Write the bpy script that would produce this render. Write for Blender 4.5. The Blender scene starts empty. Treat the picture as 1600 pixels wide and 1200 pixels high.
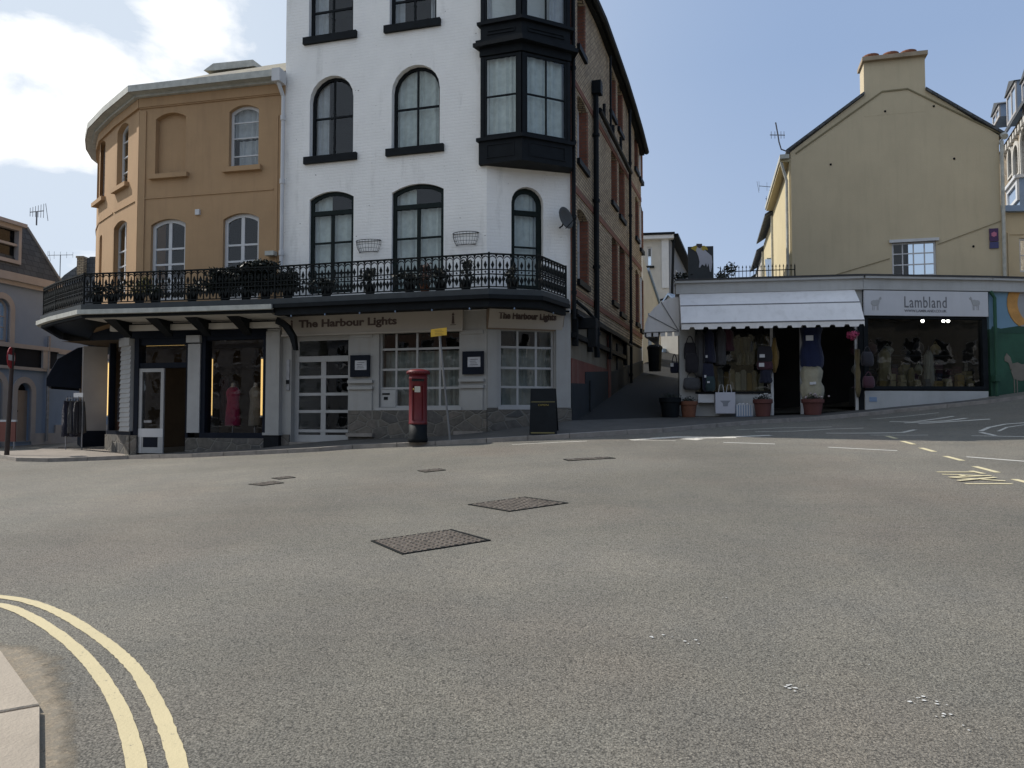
import bpy, bmesh, math, random
from mathutils import Vector, Matrix
from mathutils.geometry import delaunay_2d_cdt
random.seed(7)
R = math.radians
S = bpy.context.scene
COL = S.collection
# ---------------------------------------------------------------- camera
FPX = 1250.0
PITCH = math.atan(55 / FPX)
CAMZ = 1.55
cam_d = bpy.data.cameras.new("camera")
cam_d.lens = 36 * FPX / 1600
cam_d.sensor_width = 36
cam_d.clip_end = 3000
cam = bpy.data.objects.new("camera", cam_d)
COL.objects.link(cam)
cam.location = (0, 0, CAMZ)
cam.rotation_euler = (R(90) + PITCH, 0, 0)
S.camera = cam
# ---------------------------------------------------------------- light
SUN_AZ = R(-69.5)      # from +Y towards +X is positive: the sun stands to the left, a little behind the fronts
SUN_EL = R(46)
SUN_DIR = Vector((math.sin(SUN_AZ) * math.cos(SUN_EL), math.cos(SUN_AZ) * math.cos(SUN_EL), math.sin(SUN_EL)))
sd = bpy.data.lights.new("sun", 'SUN')
sd.energy = 4.8
sd.angle = R(0.6)
sd.color = (1.0, 0.945, 0.87)
so = bpy.data.objects.new("sun", sd)
COL.objects.link(so)
so.rotation_euler = SUN_DIR.to_track_quat('Z', 'Y').to_euler()
W = bpy.data.worlds.new("World")
S.world = W
W.use_nodes = True
nt = W.node_tree
nt.nodes.clear()
def N(t, **k):
    n = nt.nodes.new(t)
    for a, b in k.items(): setattr(n, a, b)
    return n
sky = N('ShaderNodeTexSky', sky_type='NISHITA', sun_disc=False)
sky.sun_elevation = SUN_EL
sky.sun_rotation = SUN_AZ
sky.air_density = 1.0
sky.dust_density = 1.2
sky.ozone_density = 1.6
tc = N('ShaderNodeTexCoord')
sep = N('ShaderNodeSeparateXYZ')
nt.links.new(tc.outputs['Generated'], sep.inputs[0])
mp = N('ShaderNodeMapping')
mp.inputs['Scale'].default_value = (1.0, 1.0, 1.9)
mp.inputs['Location'].default_value = (0.35, 0.2, 0.1)
nt.links.new(tc.outputs['Generated'], mp.inputs[0])
n1 = N('ShaderNodeTexNoise')
n1.inputs['Scale'].default_value = 6.5
n1.inputs['Detail'].default_value = 9
n1.inputs['Roughness'].default_value = 0.56
n1.inputs['Distortion'].default_value = 0.25
nt.links.new(mp.outputs[0], n1.inputs['Vector'])
# more cloud to the left of the view, none to the right
mr = N('ShaderNodeMapRange')
mr.inputs['From Min'].default_value = 0.02
mr.inputs['From Max'].default_value = -0.42
mr.inputs['To Min'].default_value = -0.55
mr.inputs['To Max'].default_value = -0.27
nt.links.new(sep.outputs['X'], mr.inputs['Value'])
ad = N('ShaderNodeMath', operation='ADD')
nt.links.new(n1.outputs['Fac'], ad.inputs[0])
nt.links.new(mr.outputs[0], ad.inputs[1])
# a few cloud banks low over the left, each a soft cap of sky broken up by the noise
import math as _m
last = None
for (dx, dy, dz, rad, amt) in ((-0.497, 0.803, 0.33, 6.5, 0.36), (-0.441, 0.834, 0.332, 6, 0.36), (-0.377, 0.859, 0.346, 6, 0.33), (-0.317, 0.887, 0.335, 4, 0.26), (-0.338, 0.834, 0.436, 4.5, 0.36), (-0.49, 0.856, 0.162, 6, 0.22), (-0.497, 0.83, 0.252, 7, 0.17), (-0.642, 0.719, 0.265, 14, 0.3)):
    L_ = _m.sqrt(dx * dx + dy * dy + dz * dz)
    dp_ = N('ShaderNodeVectorMath', operation='DOT_PRODUCT'); dp_.inputs[1].default_value = (dx / L_, dy / L_, dz / L_)
    nt.links.new(tc.outputs['Generated'], dp_.inputs[0])
    m_ = N('ShaderNodeMapRange'); m_.interpolation_type = 'SMOOTHSTEP'
    m_.inputs['From Min'].default_value = _m.cos(_m.radians(rad * 1.05)); m_.inputs['From Max'].default_value = _m.cos(_m.radians(rad * .1)); m_.inputs['To Max'].default_value = amt
    nt.links.new(dp_.outputs['Value'], m_.inputs['Value'])
    
    if last is None: last = m_.outputs[0]; continue
    a_ = N('ShaderNodeMath', operation='MAXIMUM'); nt.links.new(last, a_.inputs[0]); nt.links.new(m_.outputs[0], a_.inputs[1]); last = a_.outputs[0]
na = N('ShaderNodeMath', operation='MULTIPLY_ADD'); na.inputs[1].default_value = 1.7; na.inputs[2].default_value = -.35; nt.links.new(n1.outputs['Fac'], na.inputs[0])
ab_ = N('ShaderNodeMath', operation='ADD'); nt.links.new(na.outputs[0], ab_.inputs[0]); nt.links.new(mr.outputs[0], ab_.inputs[1])
ac_ = N('ShaderNodeMath', operation='ADD'); nt.links.new(ab_.outputs[0], ac_.inputs[0]); nt.links.new(last, ac_.inputs[1]); last = ac_.outputs[0]
rp = N('ShaderNodeValToRGB')
rp.color_ramp.elements[0].position = 0.44
rp.color_ramp.elements[1].position = 0.76
nt.links.new(last, rp.inputs[0])
mx = N('ShaderNodeMix', data_type='RGBA')
nt.links.new(rp.outputs[0], mx.inputs['Factor'])
# thin high haze, thicker towards the left
mh = N('ShaderNodeMapRange')
mh.inputs['From Min'].default_value = 0.55
mh.inputs['From Max'].default_value = -0.30
mh.inputs['To Min'].default_value = 0.80
mh.inputs['To Max'].default_value = 0.94
nt.links.new(sep.outputs['X'], mh.inputs['Value'])
mz = N('ShaderNodeMix', data_type='RGBA')
nt.links.new(mh.outputs[0], mz.inputs['Factor'])
nt.links.new(sky.outputs[0], mz.inputs['A'])
hc = N('ShaderNodeMix', data_type='RGBA')          # haze colour: pale by the sun, bluer away from it, paler low down
mh2 = N('ShaderNodeMapRange'); mh2.interpolation_type = 'SMOOTHSTEP'
mh2.inputs['From Min'].default_value = 0.35; mh2.inputs['From Max'].default_value = -0.42
nt.links.new(sep.outputs['X'], mh2.inputs['Value']); nt.links.new(mh2.outputs[0], hc.inputs['Factor'])
hc.inputs['A'].default_value = (3.0, 4.1, 6.2, 1); hc.inputs['B'].default_value = (6.3, 7.1, 8.1, 1)
hv = N('ShaderNodeMapRange'); hv.inputs['From Min'].default_value = .40; hv.inputs['From Max'].default_value = .06; hv.inputs['To Max'].default_value = .5
nt.links.new(sep.outputs['Z'], hv.inputs['Value'])
hz_ = N('ShaderNodeMix', data_type='RGBA'); nt.links.new(hv.outputs[0], hz_.inputs['Factor']); nt.links.new(hc.outputs['Result'], hz_.inputs['A']); hz_.inputs['B'].default_value = (5.6, 6.4, 7.7, 1)
nt.links.new(hz_.outputs['Result'], mz.inputs['B'])
nt.links.new(mz.outputs['Result'], mx.inputs['A'])
mx.inputs['B'].default_value = (11.5, 11.4, 11.2, 1)
bg = N('ShaderNodeBackground')
bg.inputs[1].default_value = 0.105
nt.links.new(mx.outputs['Result'], bg.inputs[0])
ow = N('ShaderNodeOutputWorld')
nt.links.new(bg.outputs[0], ow.inputs[0])
S.view_settings.view_transform = 'Standard'
S.view_settings.look = 'None'
S.view_settings.gamma = 1
S.view_settings.exposure = 0.10
S.cycles.max_bounces = 8
S.cycles.transparent_max_bounces = 12
S.cycles.use_denoising = True
# ---------------------------------------------------------------- view geometry
FW = Vector((0, math.cos(PITCH), math.sin(PITCH)))
UP = Vector((0, -math.sin(PITCH), math.cos(PITCH)))
EYE = Vector((0, 0, CAMZ))
def rdir(u, v):
    return FW + Vector(((u - 800) / FPX, 0, 0)) + UP * (-(v - 600) / FPX)
SX = [(-30, .022), (-18, .0255), (-9.3, .0306), (-5.4, .0448), (-3.5, .051), (-1.6, .059), (1.2, .071), (2.4, .0735), (3.8, .075), (8.4, .0768),
      (10.4, .087), (12.9, .1025), (16, .118), (20, .13), (40, .14)]
def s_lin(x):
    if x <= SX[0][0]: return SX[0][1]
    for (a, b), (c, d) in zip(SX, SX[1:]):
        if x <= c: return b + (d - b) * (x - a) / (c - a)
    return SX[-1][1]
def s_of(x):
    return sum(s_lin(x + k * .5) for k in range(-3, 4)) / 7
def gz(x, y):
    """height of the road"""
    yy = y if y < 24 else 24 + (y - 24) * .5 if y < 60 else 42
    if yy < 0: yy *= .5
    if yy < -20: yy = -20
    return yy * s_of(x)
def gp(u, v, off=0.0):
    """point of the road under a viewing ray"""
    d = rdir(u, v)
    t, last = 1.0, 1.0
    while t < 120:
        p = EYE + d * t
        if p.z < gz(p.x, p.y) + off: break
        last = t; t += .1
    a, b = last, t
    for _ in range(30):
        m = (a + b) / 2
        p = EYE + d * m
        if p.z < gz(p.x, p.y) + off: b = m
        else: a = m
    p = EYE + d * a
    return Vector((p.x, p.y, gz(p.x, p.y) + off))
def at_depth(u, v, y):
    d = rdir(u, v)
    return EYE + d * (y / d.y)
class Fr:
    """vertical plane through two plan points, s runs left to right as seen from the street, d outwards"""
    def __init__(s, a, b):
        s.o = Vector((a[0], a[1], 0)); e = Vector((b[0] - a[0], b[1] - a[1], 0))
        s.L = e.length; s.t = e.normalized(); s.n = Vector((s.t.y, -s.t.x, 0))
    def p(s, a, z, d=0.0):
        return s.o + s.t * a + s.n * d + Vector((0, 0, z))
    def px(s, u, v, d=0.0):
        r = rdir(u, v); o = s.o + s.n * d
        k = (o - EYE).dot(s.n) / r.dot(s.n)
        q = EYE + r * k
        return ((q - s.o).dot(s.t), q.z)
    def box(s, u0, u1, v0, v1, d=0.0):
        """pixel box to (s0,s1,z0,z1); v0 top, v1 bottom"""
        um, vm = (u0 + u1) / 2, (v0 + v1) / 2
        return (s.px(u0, vm, d)[0], s.px(u1, vm, d)[0], s.px(um, v1, d)[1], s.px(um, v0, d)[1])
def online(u, P, D):
    k = (u - 800) / FPX
    t = (k * P[1] - P[0]) / (D[0] - k * D[1])
    return (P[0] + D[0] * t, P[1] + D[1] * t)
# ---------------------------------------------------------------- mesh helpers
class MB:
    def __init__(s): s.v = []; s.f = []
    def face(s, pts):
        i = len(s.v); s.v += [Vector(p) for p in pts]; s.f.append(list(range(i, i + len(pts))))
    def prism(s, a, b):
        n = len(a); i = len(s.v); s.v += [Vector(p) for p in a] + [Vector(p) for p in b]
        s.f.append(list(range(i, i + n))); s.f.append(list(range(i + 2 * n - 1, i + n - 1, -1)))
        for k in range(n):
            j = (k + 1) % n
            s.f.append([i + k, i + n + k, i + n + j, i + j])
    def bx(s, F, s0, s1, z0, z1, d0, d1):
        s.prism([F.p(s0, z0, d0), F.p(s1, z0, d0), F.p(s1, z1, d0), F.p(s0, z1, d0)],
                [F.p(s0, z0, d1), F.p(s1, z0, d1), F.p(s1, z1, d1), F.p(s0, z1, d1)])
    def poly(s, F, pts, d0, d1):
        s.prism([F.p(a, z, d0) for a, z in pts], [F.p(a, z, d1) for a, z in pts])
    def wbox(s, x0, x1, y0, y1, z0, z1):
        s.prism([(x0, y0, z0), (x1, y0, z0), (x1, y1, z0), (x0, y1, z0)], [(x0, y0, z1), (x1, y0, z1), (x1, y1, z1), (x0, y1, z1)])
    def tube(s, pts, r, n=6, cap=True):
        pts = [Vector(p) for p in pts]; rr = r if isinstance(r, (list, tuple)) else [r] * len(pts)
        rings = []
        for k, p in enumerate(pts):
            a = pts[max(k - 1, 0)]; b = pts[min(k + 1, len(pts) - 1)]
            t = (b - a).normalized()
            h = Vector((0, 0, 1)) if abs(t.z) < .9 else Vector((1, 0, 0))
            x = t.cross(h).normalized(); y = t.cross(x)
            i = len(s.v)
            for q in range(n):
                w = 2 * math.pi * q / n + (math.pi / 4 if n == 4 else 0)
                s.v.append(p + (x * math.cos(w) + y * math.sin(w)) * rr[k])
            rings.append(i)
        for a, b in zip(rings, rings[1:]):
            for q in range(n): s.f.append([a + q, a + (q + 1) % n, b + (q + 1) % n, b + q])
        if cap:
            s.f.append([rings[0] + q for q in range(n)][::-1]); s.f.append([rings[-1] + q for q in range(n)])
    def lathe(s, c, prof, n=16, sq=0):
        c = Vector(c); rings = []
        for r, z in prof:
            i = len(s.v)
            for q in range(n):
                w = 2 * math.pi * q / n
                s.v.append(c + Vector((math.cos(w) * r, math.sin(w) * r, z)))
            rings.append(i)
        for a, b in zip(rings, rings[1:]):
            for q in range(n): s.f.append([a + q, a + (q + 1) % n, b + (q + 1) % n, b + q])
        s.f.append([rings[0] + q for q in range(n)][::-1]); s.f.append([rings[-1] + q for q in range(n)])
    def blob(s, c, rx, ry, rz, n=10, m=7, wob=0.1, F=None, seed=0):
        rnd = random.Random(seed); c = Vector(c)
        X = F.t if F else Vector((1, 0, 0)); Y = F.n if F else Vector((0, 1, 0))
        rings = []
        for j in range(m + 1):
            th = math.pi * j / m; i = len(s.v)
            for q in range(n):
                w = 2 * math.pi * q / n; k = 1 + rnd.uniform(-wob, wob)
                s.v.append(c + X * (math.cos(w) * math.sin(th) * rx * k) + Y * (math.sin(w) * math.sin(th) * ry * k) + Vector((0, 0, math.cos(th) * rz * k)))
            rings.append(i)
        for a, b in zip(rings, rings[1:]):
            for q in range(n): s.f.append([a + q, a + (q + 1) % n, b + (q + 1) % n, b + q])
    def wall(s, F, outline, holes, depth, d=0.0):
        loops = [[Vector((a, z, 0)) for a, z in outline]] + [[Vector((a, z, 0)) for a, z in h] for h in holes]
        flat, ed = [], []
        for l in loops:
            i = len(flat); n = len(l)
            for k in range(n): ed.append((i + k, i + (k + 1) % n))
            flat += [Vector((q.x, q.y)) for q in l]
        def inside(x, y, l):
            c = False
            for k in range(len(l)):
                a, b = l[k], l[k - 1]
                if (a.y > y) != (b.y > y) and x < (b.x - a.x) * (y - a.y) / (b.y - a.y) + a.x: c = not c
            return c
        cv, _, cf = delaunay_2d_cdt(flat, ed, [], 0, 1e-5)[:3]; i = len(s.v)
        s.v += [F.p(q.x, q.y, d) for q in cv]
        for t in cf:
            x = sum(cv[k].x for k in t) / len(t); y = sum(cv[k].y for k in t) / len(t)
            if inside(x, y, loops[0]) and not any(inside(x, y, h) for h in loops[1:]): s.f.append([i + k for k in t])
        for h in holes:
            n = len(h)
            for k in range(n):
                a, b = h[k], h[(k + 1) % n]
                s.face([F.p(a[0], a[1], d), F.p(b[0], b[1], d), F.p(b[0], b[1], d - depth), F.p(a[0], a[1], d - depth)])
    def ring(s, F, l0, l1, d0, d1):
        n = len(l0)
        for k in range(n):
            j = (k + 1) % n
            a, b, c, e = l0[k], l0[j], l1[j], l1[k]
            s.prism([F.p(*a, d0), F.p(*b, d0), F.p(*c, d0), F.p(*e, d0)], [F.p(*a, d1), F.p(*b, d1), F.p(*c, d1), F.p(*e, d1)])
def loop(s0, s1, z0, z1, kind='r', rise=None, n=10):
    if kind == 'r': return [(s0, z0), (s1, z0), (s1, z1), (s0, z1)]
    w = (s1 - s0) / 2; m = (s0 + s1) / 2
    if kind == 'o': rise = w
    rise = min(rise, w)
    rad = (w * w + rise * rise) / (2 * rise); zc = z1 - rad
    a0 = math.asin(max(-1, min(1, w / rad))) if rise < w else math.pi / 2
    out = [(s0, z0), (s1, z0)]
    for k in range(n + 1):
        a = a0 - 2 * a0 * k / n
        out.append((m + rad * math.sin(a), zc + rad * math.cos(a)))
    return out
def inset(s0, s1, z0, z1, kind, rise, w):
    r = None if rise is None else rise * (1 - 1.2 * w / (s1 - s0))
    return loop(s0 + w, s1 - w, z0 + w, z1 - w, kind, r)
def topz(s0, s1, z1, kind, rise, a):
    if kind == 'r': return z1
    w = (s1 - s0) / 2; m = (s0 + s1) / 2
    if kind == 'o': rise = w
    rad = (w * w + rise * rise) / (2 * rise)
    return z1 - rad + math.sqrt(max(rad * rad - (a - m) ** 2, 0))
SPLIT = {'shop_pane', 'pilaster', 'door_post', 'chimney_pot', 'step', 'stall_riser', 'oriel_post', 'oriel_window', 'hoop', 'plate', 'dark_fitting', 'ear', 'letter_slot',
         'frame_bar', 'cheek', 'sill', 'bracket', 'wall_hook', 'red_band', 'leg', 'dressing', 'end_cap', 'bulb', 'window_frame', 'shelf', 'red_jamb', 'corbel', 'shop_frame', 'cable', 'base_block', 'chalk_line', 'panel'}
def pieces(mb, tol=.02):
    par = list(range(len(mb.v)))
    def fd(a):
        while par[a] != a: par[a] = par[par[a]]; a = par[a]
        return a
    for f in mb.f:
        for k in f[1:]: par[fd(k)] = fd(f[0])
    comp = {}
    for f in mb.f: comp.setdefault(fd(f[0]), []).append(f)
    C_ = []
    for fs in comp.values():
        vs = [mb.v[k] for f in fs for k in f]
        C_.append([fs, [min(v[i] for v in vs) - tol for i in range(3)], [max(v[i] for v in vs) + tol for i in range(3)]])
    ch = True
    while ch:
        ch = False
        for i in range(len(C_)):
            for j in range(i + 1, len(C_)):
                if all(C_[i][1][k] <= C_[j][2][k] and C_[j][1][k] <= C_[i][2][k] for k in range(3)):
                    C_[i] = [C_[i][0] + C_[j][0], [min(C_[i][1][k], C_[j][1][k]) for k in range(3)], [max(C_[i][2][k], C_[j][2][k]) for k in range(3)]]
                    del C_[j]; ch = True; break
            if ch: break
    out = []
    for fs, _, _ in C_:
        m = MB(); ix = {}
        for f in fs:
            g = []
            for k in f:
                if k not in ix: ix[k] = len(m.v); m.v.append(mb.v[k])
                g.append(ix[k])
            m.f.append(g)
        out.append(m)
    return out
def mk(name, mb, mat, parent=None, smooth=False):
    if name in SPLIT and parent is not None:
        os_ = [mk1(name, m, mat, parent, smooth) for m in pieces(mb)]
        return os_[0]
    return mk1(name, mb, mat, parent, smooth)
def mk1(name, mb, mat, parent=None, smooth=False):
    me = bpy.data.meshes.new(name)
    root = parent
    while root is not None and root.parent is not None: root = root.parent
    off = root.location if root is not None else (mb.org if hasattr(mb, 'org') else Vector((0, 0, 0)))
    me.from_pydata([tuple(v - off) for v in mb.v], [], mb.f)
    uv = me.uv_layers.new(name="UVMap")
    for p in me.polygons:
        nn = p.normal
        if abs(nn.z) < .75:
            t = Vector((-nn.y, nn.x, 0))
            t = t.normalized() if t.length > 1e-6 else Vector((1, 0, 0))
            if t.x < 0: t = -t
            for li in p.loop_indices:
                q = mb.v[me.loops[li].vertex_index]
                uv.data[li].uv = (q.dot(t), q.z)
        else:
            for li in p.loop_indices:
                q = mb.v[me.loops[li].vertex_index]
                uv.data[li].uv = (q.x, q.y)
    if smooth:
        for p in me.polygons: p.use_smooth = True
    me.materials.append(mat)
    o = bpy.data.objects.new(name, me); COL.objects.link(o)
    if parent is not None:
        o.parent = parent
    else:
        o.location = off
    return o
def root(name, loc, label, cat, group=None):
    o = bpy.data.objects.new(name, None); COL.objects.link(o)
    o.location = Vector(loc); o.empty_display_size = .2
    o['label'] = label; o['category'] = cat
    if group: o['group'] = group
    return o
def tag(o, label, cat, group=None):
    o['label'] = label; o['category'] = cat
    if group: o['group'] = group
    return o
def struct(name, mb, mat, smooth=False):
    o = mk(name, mb, mat, None, smooth); o['kind'] = 'structure'; return o
def solo(name, mb, mat, org, label, cat, group=None, smooth=False):
    mb.org = Vector(org); return tag(mk(name, mb, mat, None, smooth), label, cat, group)
# ---------------------------------------------------------------- materials
def newmat(name):
    m = bpy.data.materials.new(name); m.use_nodes = True
    t = m.node_tree; b = t.nodes['Principled BSDF']
    return m, t, b
def lk(t, a, b): t.links.new(a, b)
def mixc(t, fac, a, b, mode='MIX'):
    n = t.nodes.new('ShaderNodeMix'); n.data_type = 'RGBA'; n.blend_type = mode
    for s, x in ((n.inputs['Factor'], fac), (n.inputs['A'], a), (n.inputs['B'], b)):
        if hasattr(x, 'node'): t.links.new(x, s)
        elif isinstance(x, (int, float)): s.default_value = x
        else: s.default_value = (x[0], x[1], x[2], 1)
    return n.outputs['Result']
def noise(t, vec, scale, detail=4, rough=.55, ramp=None):
    n = t.nodes.new('ShaderNodeTexNoise'); n.inputs['Scale'].default_value = scale
    n.inputs['Detail'].default_value = detail; n.inputs['Roughness'].default_value = rough
    if vec is not None: t.links.new(vec, n.inputs['Vector'])
    if not ramp: return n.outputs['Fac']
    r = t.nodes.new('ShaderNodeMapRange'); r.inputs['From Min'].default_value = ramp[0]; r.inputs['From Max'].default_value = ramp[1]
    t.links.new(n.outputs['Fac'], r.inputs['Value']); return r.outputs[0]
def scaled(t, out, sc):
    m = t.nodes.new('ShaderNodeMapping'); m.inputs['Scale'].default_value = sc
    t.links.new(out, m.inputs['Vector']); return m.outputs[0]
def bumpn(t, b, h, st, dist=.02):
    n = t.nodes.new('ShaderNodeBump'); n.inputs['Strength'].default_value = st; n.inputs['Distance'].default_value = dist
    t.links.new(h, n.inputs['Height']); t.links.new(n.outputs[0], b.inputs['Normal'])
def mat(name, c, rough=.65, var=.12, sc=2.5, bump=.0, bsc=60, metal=0, spec=.4, streak=0, dirt=(.25, .22, .18)):
    m, t, b = newmat(name)
    co = t.nodes.new('ShaderNodeTexCoord').outputs['Object']
    f = noise(t, co, sc, 6, .6, (.3, .7))
    lo = tuple(x * (1 - var) for x in c); hi = tuple(min(x * (1 + var), 1) for x in c)
    col = mixc(t, f, lo, hi)
    if streak:
        g = noise(t, scaled(t, co, (3.5, 3.5, .35)), 1.6, 5, .6, (.5, .78))
        g2 = t.nodes.new('ShaderNodeMath'); g2.operation = 'MULTIPLY'; g2.inputs[1].default_value = streak
        lk(t, g, g2.inputs[0]); col = mixc(t, g2.outputs[0], col, dirt)
    lk(t, col, b.inputs['Base Color'])
    b.inputs['Roughness'].default_value = rough; b.inputs['Metallic'].default_value = metal
    b.inputs['Specular IOR Level'].default_value = spec
    if bump: bumpn(t, b, noise(t, co, bsc, 4), bump)
    return m
def brickmat(name, c1, c2, mortar, bw=.225, bh=.075, msize=.012, bump=.5, rough=.85, paint=None, var=.25, dirty=.2):
    m, t, b = newmat(name)
    tcn = t.nodes.new('ShaderNodeTexCoord'); uv = tcn.outputs['UV']; co = tcn.outputs['Object']
    k = t.nodes.new('ShaderNodeTexBrick')
    k.inputs['Scale'].default_value = 1; k.inputs['Brick Width'].default_value = bw; k.inputs['Row Height'].default_value = bh
    k.inputs['Mortar Size'].default_value = msize; k.inputs['Mortar Smooth'].default_value = .3; k.inputs['Bias'].default_value = 0
    w = t.nodes.new('ShaderNodeVectorMath'); w.operation = 'ADD'
    nz = t.nodes.new('ShaderNodeTexNoise'); nz.inputs['Scale'].default_value = 6
    lk(t, co, nz.inputs['Vector'])
    ms = t.nodes.new('ShaderNodeVectorMath'); ms.operation = 'SCALE'; ms.inputs['Scale'].default_value = .012
    lk(t, nz.outputs['Color'], ms.inputs[0]); lk(t, uv, w.inputs[0]); lk(t, ms.outputs[0], w.inputs[1])
    lk(t, w.outputs[0], k.inputs['Vector'])
    k.inputs['Color1'].default_value = (*c1, 1); k.inputs['Color2'].default_value = (*c2, 1); k.inputs['Mortar'].default_value = (*mortar, 1)
    f = noise(t, co, 1.3, 6, .65, (.35, .7))
    if paint:
        g = noise(t, scaled(t, co, (2.2, 2.2, .5)), 1.2, 7, .65, (.56, .82))
        base = mixc(t, f, tuple(x * .93 for x in paint), paint)
        g2 = t.nodes.new('ShaderNodeMath'); g2.operation = 'MULTIPLY'; g2.inputs[1].default_value = dirty; lk(t, g, g2.inputs[0])
        base = mixc(t, g2.outputs[0], base, (.34, .33, .30))
        mm = t.nodes.new('ShaderNodeMath'); mm.operation = 'MULTIPLY'; mm.inputs[1].default_value = .10
        pt = noise(t, co, 1.1, 5, .6, (.5, .75)); mq = t.nodes.new('ShaderNodeMath'); mq.operation = 'MULTIPLY'
        lk(t, k.outputs['Fac'], mm.inputs[0]); lk(t, mm.outputs[0], mq.inputs[0]); lk(t, pt, mq.inputs[1])
        col = mixc(t, mq.outputs[0], base, (.3, .3, .3))
        # small chips in the paint
        ch = noise(t, scaled(t, co, (1, 1, 2.4)), 9, 3, .5, (.73, .75))
        col = mixc(t, ch, col, (.30, .28, .26))
    else:
        col = mixc(t, f, k.outputs['Color'], mixc(t, 1.0, k.outputs['Color'], (1 - var,) * 3, 'MULTIPLY'))
        sp = noise(t, scaled(t, co, (1, 1, 3)), 14, 2, .5, (.55, .7))
        s2 = t.nodes.new('ShaderNodeMath'); s2.operation = 'MULTIPLY'; s2.inputs[1].default_value = .45; lk(t, sp, s2.inputs[0])
        col = mixc(t, s2.outputs[0], col, tuple(x * .45 for x in c1))
    lk(t, col, b.inputs['Base Color']); b.inputs['Roughness'].default_value = rough
    b.inputs['Specular IOR Level'].default_value = .3
    iv = t.nodes.new('ShaderNodeMath'); iv.operation = 'SUBTRACT'; iv.inputs[0].default_value = 1; lk(t, k.outputs['Fac'], iv.inputs[1])
    h = t.nodes.new('ShaderNodeMath'); h.operation = 'ADD'; lk(t, iv.outputs[0], h.inputs[0])
    nf = noise(t, co, 22, 3); n2 = t.nodes.new('ShaderNodeMath'); n2.operation = 'MULTIPLY'; n2.inputs[1].default_value = .8
    lk(t, nf, n2.inputs[0]); lk(t, n2.outputs[0], h.inputs[1]); bumpn(t, b, h.outputs[0], bump, .012)
    return m
def stonemat(name, cols, scale=3.0, mortar=(.16, .15, .13), bump=.7):
    m, t, b = newmat(name)
    co = t.nodes.new('ShaderNodeTexCoord').outputs['Object']
    v = t.nodes.new('ShaderNodeTexVoronoi'); v.inputs['Scale'].default_value = scale
    e = t.nodes.new('ShaderNodeTexVoronoi'); e.feature = 'DISTANCE_TO_EDGE'; e.inputs['Scale'].default_value = scale
    sc = scaled(t, co, (1, 1, 1.6)); lk(t, sc, v.inputs['Vector']); lk(t, sc, e.inputs['Vector'])
    r = t.nodes.new('ShaderNodeValToRGB'); r.color_ramp.elements[0].color = (*cols[0], 1); r.color_ramp.elements[1].color = (*cols[-1], 1)
    for i, c in enumerate(cols[1:-1]):
        el = r.color_ramp.elements.new((i + 1) / (len(cols) - 1)); el.color = (*c, 1)
    sx = t.nodes.new('ShaderNodeSeparateColor'); lk(t, v.outputs['Color'], sx.inputs[0]); lk(t, sx.outputs[0], r.inputs[0])
    mr_ = t.nodes.new('ShaderNodeMapRange'); mr_.inputs['From Min'].default_value = .02; mr_.inputs['From Max'].default_value = .06
    lk(t, e.outputs['Distance'], mr_.inputs['Value'])
    col = mixc(t, mr_.outputs[0], mortar, mixc(t, noise(t, co, 9, 6, .6, (.3, .7)), r.outputs[0], mixc(t, 1.0, r.outputs[0], (.6, .6, .6), 'MULTIPLY')))
    lk(t, col, b.inputs['Base Color']); b.inputs['Roughness'].default_value = .9
    bumpn(t, b, mr_.outputs[0], bump, .02)
    return m
def glassmat(name, tint=(.82, .86, .85), boost=1.0):
    m, t, b = newmat(name); t.nodes.remove(b)
    o = t.nodes['Material Output']; tr = t.nodes.new('ShaderNodeBsdfTransparent'); tr.inputs[0].default_value = (*tint, 1)
    g = t.nodes.new('ShaderNodeBsdfGlossy'); g.inputs['Roughness'].default_value = .015; g.inputs[0].default_value = (.95, .97, 1, 1)
    lw = t.nodes.new('ShaderNodeLayerWeight'); lw.inputs[0].default_value = .5
    fr = t.nodes.new('ShaderNodeMath'); fr.operation = 'POWER'; fr.inputs[1].default_value = 5; lk(t, lw.outputs['Facing'], fr.inputs[0])
    ml = t.nodes.new('ShaderNodeMath'); ml.operation = 'MULTIPLY_ADD'; ml.inputs[1].default_value = .9 * boost; ml.inputs[2].default_value = .045 * boost
    ml.use_clamp = True
    co = t.nodes.new('ShaderNodeTexCoord').outputs['Object']
    bn = t.nodes.new('ShaderNodeBump'); bn.inputs['Strength'].default_value = .06; bn.inputs['Distance'].default_value = .05
    lk(t, noise(t, co, 1.6, 2), bn.inputs['Height']); lk(t, bn.outputs[0], g.inputs['Normal'])
    mxs = t.nodes.new('ShaderNodeMixShader')
    lk(t, fr.outputs[0], ml.inputs[0]); lk(t, ml.outputs[0], mxs.inputs[0]); lk(t, tr.outputs[0], mxs.inputs[1]); lk(t, g.outputs[0], mxs.inputs[2])
    lk(t, mxs.outputs[0], o.inputs[0]); return m
def emit(name, c, st):
    m, t, b = newmat(name)
    b.inputs['Base Color'].default_value = (*c, 1); b.inputs['Emission Color'].default_value = (*c, 1); b.inputs['Emission Strength'].default_value = st
    return m
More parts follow.
